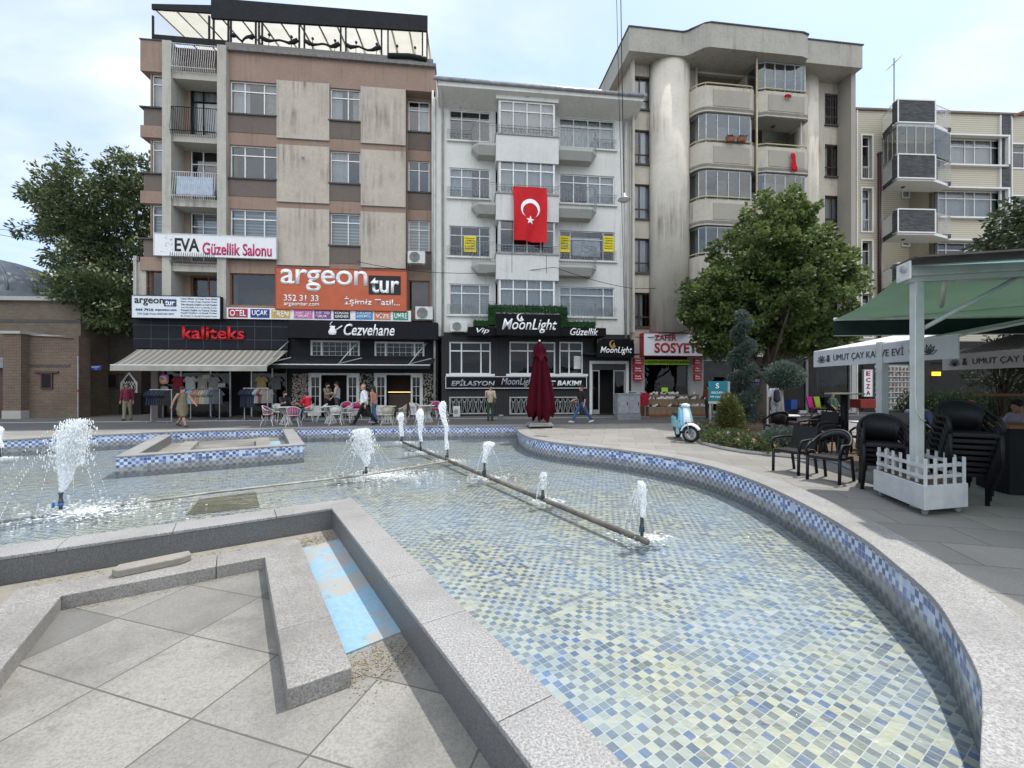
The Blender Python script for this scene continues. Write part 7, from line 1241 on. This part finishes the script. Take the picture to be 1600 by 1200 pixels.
s = MB(); n = 8; vs = []
for i in range(n+1):
    f = i/n
    for P0, P1 in ((b0, f0), (b1, f1+(f1-f0)*.5)): vs.append(P0+(P1-P0)*f-Vector((0, 0, .09*sin(pi*f))))
s.add(vs, [(2*i, 2*i+1, 2*i+3, 2*i+2) for i in range(n)]); s.build('street_side_cloth', m_grn, t, True); s = MB(); e1 = f1+(f1-f0)*.5; s.add([f0, e1, e1-Vector((0, 0, .29)), f0-Vector((0, 0, .29))], ((0, 1, 2, 3),)); o = s.build('valance', m_grnd, t); q = o.modifiers.new('thickness', 'SOLIDIFY'); q.thickness = .012; s = MB(); s.tube([f0, e1], .03, 6); s.build('front_bar', m_woff, t, True)
s = MB(); s.tube([f0-Vector((0, 0, .29)), e1-Vector((0, 0, .29))], .012, 4); s.build('valance_hem', m_woff, t)
g0 = Mb @ Vector((-.1, -.1, 3.30)); g1 = Mb @ Vector((L_, -.1, 3.30)); h0 = g0+Mb @ Vector((.05, -1.75, -.42)); h1 = g1+Mb @ Vector((0, -1.75, -.42)); s = MB(); s.add([g0, g1, h1, h0], ((0, 1, 2, 3),)); s.build('pool_side_cloth', m_teal, t); s = MB(); s.add([b1, Mb @ Vector((L_, .1, 3.4)), Mb @ Vector((L_, 2.0, 2.9)), f1+(f1-f0)*.5], ((0, 1, 2, 3),)); s.add([h0+Vector((1.2, -.25, -.25)), h1+Vector((0, -.25, -.25)), h1+Vector((0, -3.6, -.3)), h0+Vector((1.2, -3.6, -.3))], ((0, 1, 2, 3),)); s.build('added_shade_cloth', m_grnd, t); s = MB(); s.add([h0, h1, h1-Vector((0, 0, .25)), h0-Vector((0, 0, .25))], ((0, 1, 2, 3),)); s.build('valance', m_grnd, t)  # the two further cloths are added out of view to shade the pavement
s = MB(); s.tube([Mb @ Vector((.35, .05, 3.15)), Mb @ Vector((.85, 1.0, 2.90))], .028, 6); s.build('folding_arm', m_woff, t, True); s = MB(); s.tube([Vector((.06, .0, 2.45)), Mb @ Vector((1.15, .05, 3.12))], .03, 6); s.build('brace', m_post, t, True); s = MB(); s.tube([Mb @ Vector((.5, .12, 3.12)), Mb @ Vector((2.6, .12, 3.16))], .035, 6); s.build('folding_arm', m_post, t, True); s = MB(); s.tube([f0+(e1-f0)*.12+Vector((0, -.05, -.0)), f0+(e1-f0)*.5+Vector((0, -.6, .2))], .022, 6); s.build('folding_arm', m_post, t, True)
# planter with picket fence round the post
c0, c1_, c2_ = Vector((5.24, 5.45, 0)), Vector((5.52, 6.55, 0)), Vector((5.98, 5.62, 0)); t = thing('planter', 'white picket planter box on castors round the canopy post', 'planter', c0); A_, B_ = c1_-c0, c2_-c0; wp_ = M('white_wood', (.56, .57, .56), .6, col2=(.44, .45, .45), sc=5)
def PL(f, g): q = A_*f+B_*g; return (q.x, q.y)
s = MB(); s.prism([PL(0, 0), PL(1, 0), PL(1, 1), PL(0, 1)], .09, .40); s.build('box', wp_, t, bevel=.006); s = MB(); s.prism([PL(.03, .04), PL(.97, .04), PL(.97, .96), PL(.03, .96)], .401, .405); s.build('soil', M('soil', (.17, .115, .08)), t)
for a_, b_ in (((.05, .06), (.95, .06)), ((.05, .06), (.05, .94)), ((.05, .94), (.95, .94)), ((.95, .06), (.95, .94))):
    P0, P1 = Vector(PL(*a_)), Vector(PL(*b_)); ln = (P1-P0).length; k = max(3, int(round(ln/.165))); dr = (P1-P0).normalized(); rz_ = atan2(dr.y, dr.x)
    for z in (.50, .64): s = MB(); m_ = (P0+P1)/2; s.obox((m_.x, m_.y, z), (ln+.03, .018, .045), rz_); s.build('fence_rail', wp_, t)
    for j in range(k+1): q = P0+dr*(ln*j/k)+Vector((dr.y, -dr.x))*.017; s = MB(); s.obox((q.x, q.y, .56), (.05, .016, .36), rz_); s.build('picket', wp_, t, bevel=.004)
for f, g in ((.08, .12), (.92, .12), (.08, .88), (.92, .88)): s = MB(); q = PL(f, g); s.ball((q[0], q[1], .045), (.045, .02, .045), 10, 8); s.box(q[0]-.03, q[0]+.03, q[1]-.02, q[1]+.02, .05, .09); s.build('castor', m_irong, t, True)
# striped tea-house awnings with lettered valances
m_uval = M('white_valance', (.60, .61, .62), .8, var=.03, trans=.25); m_ucl = hstripes('bw_stripe_cloth', (.58, .58, .57), (.05, .05, .055), .16, .5, 0, .8, .1); m_uw = M('white_cloth', (.60, .61, .62), .8, trans=.12); inky = M('ink_letters', (.05, .065, .09), .6)
def tea_awning(lab, A0, A1, z0, z1, dep, rise, clothm, letters):
    A0, A1 = Vector((*A0, 0)), Vector((*A1, 0)); d = A1-A0; L_ = d.length; t = thing('awning', lab, 'awning', A0, atan2(d.y, d.x)); s = MB(); s.box(0, L_, -.01, .01, z0, z1); s.build('valance', m_uval, t); s = MB(); s.tube([(0, 0.02, z1), (L_, .02, z1)], .03, 6); s.build('front_bar', m_woff, t, True)
    s = MB(); s.add([(0, .01, z1+.02), (L_, .01, z1+.02), (L_, dep, z1+rise), (0, dep, z1+rise)], ((0, 1, 2, 3),)); s.build('canopy_cloth', clothm, t); s = MB(); s.box(-.2, L_+.6, dep, dep+3.2, z1+rise, z1+rise+.05); s.build('added_shade_cover', m_grnd, t);  # dark cover added behind the cloth to deepen the terrace shade
    for x in (.04, L_-.04): s = MB(); s.tube([(x, .05, z1), (x, dep, z1+rise-.04)], .025, 6); s.build('side_arm', m_woff, t)
    h = z1-z0; text(t, letters, (L_*.20, L_*.72, z0+h*.24, z0+h*.82), -.02, inky, .0, depth=.004)
    for x in (.085, .86): 
        s = MB(); cz = z0+h*.45; cx_ = L_*x
        for a in (-70, -40, -15, 15, 40, 70): 
            l_ = h*.42; v = Vector((sin(R(a)), 0, cos(R(a)))); n_ = Vector((cos(R(a)), 0, -sin(R(a)))); p0 = Vector((cx_, -.018, cz-h*.18)); s.tube([p0, p0+v*l_*.5+n_*l_*.2, p0+v*l_*1.1, p0+v*l_*.5-n_*l_*.2, p0], .007, 4, False)
        s.build('lotus_emblem', inky, t)
    s = MB(); cx_ = L_*.15; s.lathe([(0, 0), (.05, 0), (.06, .06), (.035, .1), (.05, .14), (0, .16)], n=10); s.v = [(x+cx_, y*.1-.02, z+z0+h*.28) for x, y, z in s.v]; s.build('teapot_emblem', inky, t); s = MB(); s.lathe([(0, 0), (.05, 0), (.07, .08), (.05, .1)], n=10); s.v = [(x+L_*.77, y*.1-.02, z+z0+h*.3) for x, y, z in s.v]; s.build('cup_emblem', M('cup_brown', (.2, .09, .05), .6), t)
tea_awning('white tea house awning with dark lettering, lotus flowers and a straight valance behind the post', (7.22, 10.25), (6.93, 6.65), 2.10, 2.46, 2.6, .55, m_uw, 'UMUT ÇAY KAHVE EVİ'); tea_awning('striped black and white awning with a lettered valance deeper under the canopy', (10.15, 10.1), (9.55, 6.2), 2.02, 2.36, 2.4, .8, m_ucl, 'UMUT ÇAY KAHVE EVİ')
for k, (x, y, h) in enumerate(((7.08, 8.2, 2.5), (9.75, 7.2, 2.4))): t = thing('awning_post', ('square white post under the straight lettered awning', 'dark square post under the striped awning')[k], 'post', (x, y, 0)); s = MB(); s.box(-.065, .065, -.065, .065, .02, h); s.build('shaft', (m_post, m_blackf)[k], t); s = MB(); s.box(-.12, .12, -.12, .12, 0, .02); s.build('foot_plate', m_irong, t)
# black armchairs
m_rat = M('black_rattan', (.012, .012, .014), .5, col2=(.007, .007, .008), sc=60, bmp=.2, spec=.3); m_ratl = M('grey_rattan', (.12, .115, .105), .55, col2=(.08, .075, .07), sc=60)
def armchair(kind, mat, legm=None):
    t = thing('armchair', '', 'chair', (0, 0, -50)); legm = legm or mat   # faces -y
    for sx in (-1, 1):
        l = MB(); l.tube([(sx*.25, -.26, 0), (sx*.25, -.25, .44)], .026, 8); l.build('leg', legm, t, True); l = MB(); l.tube([(sx*.22, .30, 0), (sx*.22, .22, .44)], .026, 8); l.build('leg', legm, t, True)
    s = MB(); s.prism([(-.245, -.26), (.245, -.26), (.23, .22), (-.23, .22)], .385, .445); s.build('seat', mat, t, bevel=.015)
    if kind == 'square':
        b_ = MB(); n = 6; b_.add([(sx*.24, .20+.10*f+.02*sin(f*3), .46+.42*f) for f in [i/n for i in range(n+1)] for sx in (-1, 1)], [(2*i, 2*i+1, 2*i+3, 2*i+2) for i in range(n)]); o = b_.build('backrest', mat, t); q = o.modifiers.new('thickness', 'SOLIDIFY'); q.thickness = .025
        for sx in (-1, 1): a = MB(); a.tube([(sx*.26, -.25, .43), (sx*.28, -.27, .56), (sx*.29, -.22, .635), (sx*.29, -.05, .65), (sx*.27, .25, .66)], .027, 7); a.build('arm', legm, t, True)
    else:
        arc = [Vector((.29*sin(a), -.02+.32*cos(a) if cos(a) > 0 else -.02+.30*cos(a), .645+.22*max(0, cos(a))**1.1)) for a in [R(-120+240*k/24) for k in range(25)]]; pts = [Vector((-.25, -.25, .43)), Vector((-.27, -.27, .55))]+arc+[Vector((.27, -.27, .55)), Vector((.25, -.25, .43))]; a = MB(); a.tube(pts, .027, 7); a.build('arm_hoop', legm, t, True)
        b_ = MB(); sub_ = arc[6:19]
        if kind == 'round': 
            b_.add([(p.x*.97, p.y*.97, p.z-.01) for p in sub_]+[(p.x*.80, p.y*.75, .50) for p in sub_], [(i, i+1, i+1+len(sub_), i+len(sub_)) for i in range(len(sub_)-1)]); o = b_.build('backrest', mat, t, True); q = o.modifiers.new('thickness', 'SOLIDIFY'); q.thickness = .02
        else:
            b_.add([(p.x*.97, p.y*.97, p.z-.01) for p in sub_]+[(p.x*.93, p.y*.93, p.z-.10) for p in sub_], [(i, i+1, i+1+len(sub_), i+len(sub_)) for i in range(len(sub_)-1)]); o = b_.build('top_rail', mat, t, True); q = o.modifiers.new('thickness', 'SOLIDIFY'); q.thickness = .025
            b_ = MB(); [b_.tube([(p.x*.93, p.y*.93, p.z-.08), (p.x*.80, p.y*.72, .45)], .014, 5) for p in sub_[::2]]; b_.build('back_slats', mat, t)
    st_ = MB(); st_.tube([(-.24, -.25, .22), (.24, -.25, .22)], .01, 5); st_ = None
    return t
aq, asl, ar, arg = armchair('square', m_rat), armchair('slat', m_rat), armchair('round', m_rat), armchair('square', m_ratl)
def put(proto, x, y, z, face, label, group):
    rz = atan2(face[1], face[0])+pi/2
    if proto.name not in used: used.add(proto.name); proto.location = (x, y, z); proto.rotation_euler = (0, 0, rz); proto['label'] = label; proto['group'] = group; return proto
    return dup(proto, (x, y, z), rz, label, group)
GB = 'black café armchairs'
put(aq, 5.46, 8.28, 0, (-.95, -.38), 'square-backed black armchair standing first in the row by the pool kerb', GB); put(asl, 5.62, 7.56, 0, (-.88, -.48), 'black armchair with slatted curved back, second from the pool kerb corner', GB)
for k in range(5): put(ar, 6.02-.05*k, 7.02-.07*k, .085*k, (-.55, -.84), ('lowest', 'second lowest', 'middle', 'second highest', 'topmost')[k]+' armchair of the short black stack next to the planter', 'short stack of black armchairs')
for k in range(8): put(ar, 6.52-.028*k, 6.32-.05*k, .085*k, (-.45, -.9), ('lowest', 'second', 'third', 'fourth', 'fifth', 'sixth', 'seventh', 'topmost')[k]+' armchair, counted upwards, of the tall black stack right of the post', 'tall stack of black armchairs')
for k in range(4): put(arg, 7.35-.06*k, 8.35-.02*k, .09*k, (-.9, -.2), ('lowest', 'second', 'third', 'topmost')[k]+' grey square armchair in the stack behind the short black stack', 'stack of grey armchairs')
for k in range(3): put(aq, 7.2-.07*k, 9.9, .09*k, (-.95, -.1), ('lowest', 'middle', 'topmost')[k]+' black armchair of the low stack by the far white post', 'low stack of square black armchairs')
for x, y, f, lab in ((8.15, 13.2, (.1, 1), 'wicker chair with its back to the pool at the tree-side table'), (8.95, 13.9, (-1, -.2), 'wicker chair on the far side of the tree-side table'), (8.55, 12.2, (-.4, .9), 'tilted round wicker chair between two tables'), (9.5, 13.0, (-1, .3), 'wicker chair turned to the tall bar table'), (9.6, 11.2, (-.7, .6), 'round wicker chair behind the square armchairs'), (8.6, 10.3, (-.3, .9), 'dark chair at the white table near the canopy edge'), (10.3, 8.6, (-1, .2), 'dark chair of the guest in the pale shirt'), (9.3, 8.9, (.2, -1), 'dark chair of the guest beneath the striped awning')): put(ar, x, y, 0, f, lab, GB)
def cafe_table(lab, x, y, h, w, topm, round_=True, pole=.035):
    t = thing('cafe_table', lab, 'table', (x, y, 0)); s = MB()
    if round_: s.lathe([(0, h-.03), (w, h-.03), (w, h), (0, h)], n=24)
    else: s.box(-w, w, -w*.8, w*.8, h-.035, h)
    s.build('table_top', topm, t); s = MB(); s.tube([(0, 0, .02), (0, 0, h-.03)], pole, 8); s.build('pedestal', m_blackf, t, True); s = MB(); s.lathe([(0, 0), (.24, 0), (.22, .02), (.04, .04)], n=16); s.build('foot', m_blackf, t, True)
cafe_table('white round table beside the trunk of the ball topiary', 8.55, 13.35, .74, .36, m_white); cafe_table('white table behind the slatted armchair', 9.15, 10.9, .74, .42, m_white, False); cafe_table('tall black bar table with a pale top near the pharmacy', 8.45, 10.9, 1.47, .32, M('pale_wood', (.33, .30, .25), .5), False, .085)
t = thing('added_dark_counter', 'black counter added to deepen the shade behind the tall chair stack', 'counter', (7.6, 6.55, 0), R(-12)); s = MB(); s.box(0, 4.2, 0, .6, .02, 1.02); s.build('body', m_blackf, t); s = MB(); s.box(-.05, 4.25, -.06, .66, 1.02, 1.07); s.build('counter_top', m_wood, t)  # dark counter added to make this corner of the terrace darker
cafe_table('wooden table of the guests under the striped awning', 9.6, 8.4, .74, .55, m_wood, False, .05); cafe_table('dark tall table with a long top at the far right', 9.3, 7.6, 1.52, .6, m_wood, False, .11)
t = thing('umbrella_pole', 'thin white pole standing next to the lime tree trunk', 'pole', gp(1199, 672)); s = MB(); s.tube([(0, 0, 0), (0, 0, 2.3)], .03, 6); s.build('shaft', m_woff, t); s = MB(); s.lathe([(0, 0), (.2, 0), (.18, .05), (.03, .08)], n=12); s.build('foot', m_irong, t)
# ================================================================ people
def remesh(mb, vox, name, mat, parent, smooth_it=2):
    o = mb.build(name, mat, None, True); m_ = o.modifiers.new('r', 'REMESH'); m_.mode = 'VOXEL'; m_.voxel_size = vox; m_.use_smooth_shade = True
    s_ = o.modifiers.new('s', 'SMOOTH'); s_.iterations = smooth_it; s_.factor = .5
    bpy.context.view_layer.update(); me = bpy.data.meshes.new_from_object(o.evaluated_get(bpy.context.evaluated_depsgraph_get())); old = o.data; o.modifiers.clear(); o.data = me; bpy.data.meshes.remove(old); me.name = name; o.parent = parent
    me.polygons.foreach_set('use_smooth', [True]*len(me.polygons)); return o
SK = lambda i=0: M('skin%d' % i, ((.44, .25, .17), (.36, .20, .135), (.50, .30, .22))[i], .55, var=.06)
def person(label, pos, face, h=1.75, legs=((10, 5), (-15, 20)), arms=((0, 12, 8), (0, 12, 8)), sit=None, top=(.5, .5, .5), trousers=(.05, .05, .06), shoes=(.05, .05, .05), hair=(.02, .015, .012), hairkind='short', sleeve=.5, skirt=None, skin=0, lean=0, heavy=1.0, turn=0, glasses=False, bag=None, bald=False, beard=False, trm=None, topm=None):
    """legs: (hip flexion, knee flexion) right, left; arms: (swing forward, elbow, out) right, left; front is -y"""
    k = h/1.75; rz = atan2(face[1], face[0])+pi/2; t = thing('person', label, 'person', (0, 0, 0), rz)
    hip = Vector((0, 0, 0)); ja = {}
    for i, sx in enumerate((-1, 1)):
        a, b = legs[i]; H = Vector((sx*.085*heavy, 0, 0)); K_ = H+Vector((sx*.01, -sin(R(a)), -cos(R(a))))*.43; c = a-b; A_ = K_+Vector((sx*.0, -sin(R(c)), -cos(R(c))))*.42; fa = R(max(-50, min(35, c)))*.55 if sit is None else 0
        ja[i] = (H, K_, A_, A_+Vector((sx*.03, -.16*cos(fa), -.055-.10*sin(-fa) if c < 0 else -.055+.06*sin(fa))))
    low = min(min(ja[i][2].z-.075, ja[i][3].z-.02) for i in (0, 1)); zb = -low
    if sit is not None: zb = sit+.10
    base = Vector((0, 0, zb)); Lr = Matrix.Rotation(R(lean), 3, 'X')
    def tp(x, y, z): return base+Lr @ Vector((x, y, z))
    sh = [tp(-.175*heavy**.5, 0, .50), tp(.175*heavy**.5, 0, .50)]; neck, hd = tp(0, .0, .555), tp(0, -.025, .70)
    body = MB(); body.capsule(tp(0, 0, .03), tp(0, -.01, .22), .125*heavy, .125*heavy, 12); body.capsule(tp(0, 0, .22), tp(0, 0, .42), .125*heavy, .13, 12); body.capsule(sh[0]*.85+sh[1]*.15, sh[1]*.85+sh[0]*.15, .065, .065, 10); body.capsule(tp(0, .005, .48), neck+Vector((0, -.01, .05)), .062, .055, 10)
    hm = Matrix.Rotation(R(turn), 3, 'Z')
    def hp(x, y, z): return hd+hm @ Vector((x, y, z))
    body.ball(hd, (.078, .098, .118), 14, 12, hm); body.capsule(hp(0, -.045, -.065), hp(0, -.05, -.085), .05, .04, 8); body.capsule(hp(0, -.098, .012), hp(0, -.118, -.022), .012, .017, 6); body.capsule(hp(0, -.09, -.055), hp(0, -.092, -.055), .02, .02, 6)
    for sx in (-1, 1): body.ball(hp(sx*.08, .005, -.005), (.014, .022, .034), 8, 6, hm)
    jh = []
    for i, sx in enumerate((-1, 1)):
        sw, el, out = arms[i]; d = Vector((sx*sin(R(out)), -sin(R(sw))*cos(R(out)), -cos(R(sw))*cos(R(out)))); E = sh[i]+d*.285; s2 = sw+el; d2 = Vector((sx*sin(R(out))*.35, -sin(R(s2)), -cos(R(s2)))).normalized(); Wr = E+d2*.245; jh.append((E, Wr, d2))
        body.capsule(sh[i], E, .052*heavy**.5, .042, 10); body.capsule(E, Wr, .041, .028, 10)
        sd_ = d2.cross(Vector((sx, 0, 0))).normalized(); body.capsule(Wr, Wr+d2*.075, .027, .034, 8); pal = Wr+d2*.085; cu = Vector((-sx*.5, 0, 0))+d2*.2
        for f in range(4):
            o_ = sd_*(.027-.018*f); ln = (.034, .040, .037, .028)[f]; p0 = pal+o_; p1 = p0+d2*ln; p2 = p1+(d2*.8+Vector((-sx*.5, 0, 0))).normalized()*ln*.8; body.capsule(p0, p1, .0095, .009, 6); body.capsule(p1, p2, .009, .0075, 6)
        th = Wr+d2*.03+sd_*.028; body.capsule(th, th+(d2*.7+sd_*.6).normalized()*.055, .012, .009, 6)
    for i in (0, 1):
        H, K_, A_, T_ = [base+q for q in ja[i]]; body.capsule(H, K_, .082*heavy, .055, 10); body.capsule(K_, K_*.6+A_*.4, .054, .056, 10); body.capsule(K_*.6+A_*.4, A_, .054, .036, 10); body.capsule(A_+Vector((0, .03, -.045)), T_, .036, .026, 8)
    for mbx in (body,): mbx.v = [tuple(Vector(v)*k) for v in mbx.v]
    remesh(body, .0095, 'body', SK(skin), t)
    sc = lambda m_: setattr(m_, 'v', [tuple(Vector(v)*k) for v in m_.v])
    # shirt
    s = MB(); s.capsule(tp(0, 0, .02), tp(0, -.01, .2), .142*heavy, .143*heavy, 14); s.capsule(tp(0, 0, .2), tp(0, 0, .42), .143*heavy, .146, 14); s.capsule(sh[0]*.9+sh[1]*.1, sh[1]*.9+sh[0]*.1, .076, .076, 10); s.capsule(tp(0, .0, .47), tp(0, 0, .53), .085, .066, 10)
    for i in (0, 1):
        E, Wr, d2 = jh[i]
        if sleeve > 0: s.capsule(sh[i], sh[i]+(E-sh[i])*min(1, sleeve), .074, .064, 10)
        if sleeve > 1: s.capsule(E, E+(Wr-E)*(sleeve-1), .060, .048, 10)
    if skirt: 
        z0 = tp(0, 0, .05); kz = skirt; mid_ = (base+ja[0][1]+base+ja[1][1])/2; s.capsule(z0, mid_*.75+z0*.25, .165*heavy, .17*heavy, 14); s.capsule(base+ja[0][0]+Vector((0, 0, -.1)), base+ja[0][1]+Vector((0, 0, .02)), .12*heavy, .115, 10); s.capsule(base+ja[1][0]+Vector((0, 0, -.1)), base+ja[1][1]+Vector((0, 0, .02)), .12*heavy, .115, 10)
    sc(s); remesh(s, .014, 'dress' if skirt else 'shirt', topm or M('cloth_%.2f%.2f%.2f' % top, top, .85, sc=9, var=.10), t, 4)
    if not skirt:
        s = MB(); s.capsule(tp(0, 0, -.01), tp(0, 0, .07), .137*heavy, .132*heavy, 14)
        for i in (0, 1): H, K_, A_, T_ = [base+q for q in ja[i]]; s.capsule(H, K_, .102*heavy, .074, 12); s.capsule(K_, A_+(K_-A_)*.06, .073, .062, 12)
        sc(s); remesh(s, .014, 'trousers', M('cloth_%.2f%.2f%.2f' % trousers, trousers, .85, sc=9, var=.10), t, 4)
    for i in (0, 1):
        A_, T_ = base+ja[i][2], base+ja[i][3]; s = MB(); s.capsule(A_+Vector((0, .035, -.045)), T_, .046, .036, 10); s.capsule(A_+Vector((0, .0, -.02)), A_+Vector((0, .02, -.05)), .046, .044, 8); sc(s); remesh(s, .012, 'shoe', M('shoe_%.2f%.2f%.2f' % shoes, shoes, .5), t)
    # face and hair
    for sx in (-1, 1): s = MB(); s.ball(hp(sx*.031, -.088, .012), (.012, .009, .008), 8, 6, hm); sc(s); s.build('eye', M('eye_dark', (.02, .015, .012), .3), t, True)
    s = MB(); s.ball(hp(0, -.099, -.052), (.022, .008, .006), 8, 6, hm); sc(s); s.build('mouth', M('lips', (.30, .10, .085), .5), t, True)
    if not bald:
        s = MB(); s.ball(hp(0, .016, .04), (.095, .105, .11), 14, 12, hm); s.ball(hp(0, -.05, .088), (.08, .062, .038), 12, 8, hm)
        if hairkind == 'bun': s.ball(hp(0, .10, .08), (.05, .05, .05), 10, 8)
        if hairkind == 'long': s.capsule(hp(0, .06, .0), hp(0, .09, -.22), .08, .06, 10)
        sc(s); s2 = remesh(s, .012, 'hair', M('hair_%.2f' % hair[0], hair, .6), t, 1)
    else: s = MB(); s.ball(hp(0, .045, -.005), (.083, .07, .055), 12, 10, hm); sc(s); s.build('hair', M('hair_grey', (.12, .11, .10), .7), t, True)
    if beard: s = MB(); s.ball(hp(0, -.058, -.075), (.062, .052, .05), 12, 8, hm); sc(s); s.build('beard', M('hair_%.2f' % hair[0], hair), t, True)
    if glasses: s = MB(); [s.ball(hp(sx*.032, -.102, .012), (.026, .008, .02), 10, 8, hm) for sx in (-1, 1)]; s.tube([hp(-.08, 0, .015), hp(-.06, -.095, .014), hp(.06, -.095, .014), hp(.08, 0, .015)], .004, 4); sc(s); s.build('sunglasses', m_blackf, t, True)
    if bag:
        b_ = thing('bag', bag[0], 'bag', pos, rz); s = MB()
        if bag[1] == 'back': s.capsule(tp(0, .20, .12), tp(0, .19, .42), .12, .11, 10); nm = 'pack'
        else: s.capsule(tp(.20, .04, .0), tp(.22, .0, .14), .09, .06, 10); s.tube([tp(.2, .02, .1), tp(.1, -.15, .35), tp(-.1, -.05, .53), tp(-.05, .14, .4), tp(.2, .08, .12)], .012, 5); nm = 'pouch'
        sc(s); s.build(nm, M('bag_'+nm, (.03, .032, .045) if bag[1] == 'back' else (.16, .13, .09), .7), b_, True)
        if bag[1] == 'back': s = MB(); [s.tube([tp(sx*.1, .12, .5), tp(sx*.12, -.02, .56), tp(sx*.12, -.15, .42), tp(sx*.12, -.1, .2), tp(sx*.1, .12, .1)], .014, 5) for sx in (-1, 1)]; sc(s); s.build('strap', M('bag_strap', (.03, .03, .04), .7), b_)
    t.location = pos; return t
def on(px, py): return gp(px, py)
person('woman in a sleeveless olive dress and sunglasses walking right', on(285, 667), (.96, -.25), 1.64, ((24, 6), (-18, 22)), ((-28, 10, 14), (32, 14, 16)), top=(.17, .145, .09), shoes=(.03, .028, .025), hairkind='bun', sleeve=0, skirt=1, skin=0, heavy=1.2, glasses=True)
person('bald man in white shirt and black trousers striding left', on(569, 664), (-.97, -.2), 1.80, ((30, 4), (-30, 10)), ((8, 55, 8), (-20, 25, 8)), top=(.72, .73, .75), trousers=(.012, .012, .014), shoes=(.02, .02, .02), sleeve=1.35, bald=True, heavy=1.08)
person('person in blue jeans and a salmon top mostly behind the striding man', on(584, 661), (-.8, .3), 1.62, ((14, 4), (-14, 10)), ((10, 30, 8), (-10, 10, 8)), top=(.45, .20, .15), trousers=(.07, .12, .22), shoes=(.5, .5, .5), hairkind='long')
person('woman in green trousers and blouse standing with a shoulder bag, hand raised', on(766, 658), (.15, -1), 1.64, ((3, 2), (-2, 2)), ((35, 100, 4), (18, 70, 8)), top=(.42, .34, .26), trousers=(.035, .06, .035), shoes=(.04, .04, .04), hairkind='bun', sleeve=1.0, heavy=1.1, turn=35, bag=('olive shoulder bag on the woman in green trousers', 'side'))
person('man in black T-shirt and blue jeans walking left along the shops', on(909, 660), (-.95, -.3), 1.76, ((30, 4), (-26, 14)), ((18, 50, 6), (-12, 25, 8)), top=(.018, .018, .02), trousers=(.05, .10, .20), shoes=(.6, .6, .6), sleeve=.9, hairkind='short')
person('older man in a maroon shirt and beige trousers in the shade of the bath house', on(199, 657), (.4, -.9), 1.72, ((8, 4), (-6, 6)), ((4, 12, 8), (-4, 12, 8)), top=(.15, .018, .04), trousers=(.22, .19, .14), shoes=(.03, .03, .03), hair=(.12, .11, .10), sleeve=1.7, skin=1)
person('bearded man in a dark shirt seated at the first café table', on(440, 660)+Vector((0, .15, 0)), (.75, -.5), 1.76, ((88, 85), (80, 80)), ((38, 62, 10), (30, 80, 8)), sit=.46, top=(.02, .022, .028), trousers=(.03, .03, .04), lean=10, beard=True, sleeve=.9)
person('person in a bright red top seated with back to the street', on(480, 659)+Vector((0, .1, 0)), (-.85, .35), 1.70, ((86, 85), (82, 80)), ((30, 55, 10), (30, 60, 10)), sit=.46, top=(.55, .015, .035), trousers=(.05, .08, .15), lean=8, sleeve=1.2, hairkind='short')
W1 = F1.world(F1.u(514), -.30, 0.01); W2_ = F1.world(F1.u(530), -.35, 0.01)
person('man in a beige shirt standing in the café doorway, arms folded over', W1, (.9, -.3), 1.74, ((3, 2), (-2, 2)), ((25, 80, 4), (20, 90, 4)), top=(.20, .17, .13), trousers=(.02, .02, .022), beard=True, sleeve=.9)
person('man in a pale grey shirt talking in the café doorway', W2_, (-.9, -.1), 1.80, ((3, 2), (-2, 2)), ((35, 65, 4), (10, 30, 6)), top=(.36, .34, .30), trousers=(.05, .06, .09), sleeve=.9)
person('man in white T-shirt with a dark backpack seen from behind by the topiary', gp(1212, 665), (.35, .94), 1.78, ((4, 2), (-4, 4)), ((10, 30, 10), (5, 15, 10)), top=(.62, .63, .66), trousers=(.30, .31, .33), shoes=(.4, .4, .4), sleeve=.9, bag=('dark backpack on the man in the white T-shirt', 'back'))
person('person in a brown jacket and dark trousers browsing the shoe display', gp(1107, 655), (.2, .97), 1.70, ((4, 2), (-4, 4)), ((20, 40, 6), (10, 30, 6)), top=(.16, .04, .03), trousers=(.015, .015, .018), hairkind='short', sleeve=1.6)
person('guest in a dark jacket with shaved head seated under the striped awning', Vector((9.35, 8.85, 0)), (.2, -1), 1.76, ((88, 85), (80, 80)), ((30, 60, 10), (30, 70, 10)), sit=.46, top=(.012, .012, .014), lean=6, skin=1, sleeve=1.6, bald=True)
person('guest in a pale lilac shirt seated at the far right table', Vector((10.25, 8.6, 0)), (-1, .1), 1.74, ((88, 85), (80, 80)), ((30, 60, 10), (30, 70, 10)), sit=.46, top=(.36, .37, .46), lean=6, sleeve=1.6)
person('guest in a blue shirt seated behind the white canopy post', Vector((9.2, 9.75, 0)), (-.3, -1), 1.74, ((88, 85), (80, 80)), ((30, 60, 10), (30, 70, 10)), sit=.46, top=(.15, .19, .30), lean=4, sleeve=.9)
person('guest in a green top reclining outside the pharmacy', gp(1304, 655), (.3, -1), 1.70, ((80, 70), (75, 75)), ((20, 30, 10), (20, 30, 10)), sit=.40, top=(.05, .12, .08), trousers=(.03, .03, .03), lean=-12, sleeve=.9)
put(ar, *gp(1304, 654).xy, 0, (.3, -1), 'dark chair of the guest in green outside the pharmacy', GB); put(ar, 9.25, 9.8, 0, (-.3, -1), 'dark chair of the guest in the blue shirt', GB)
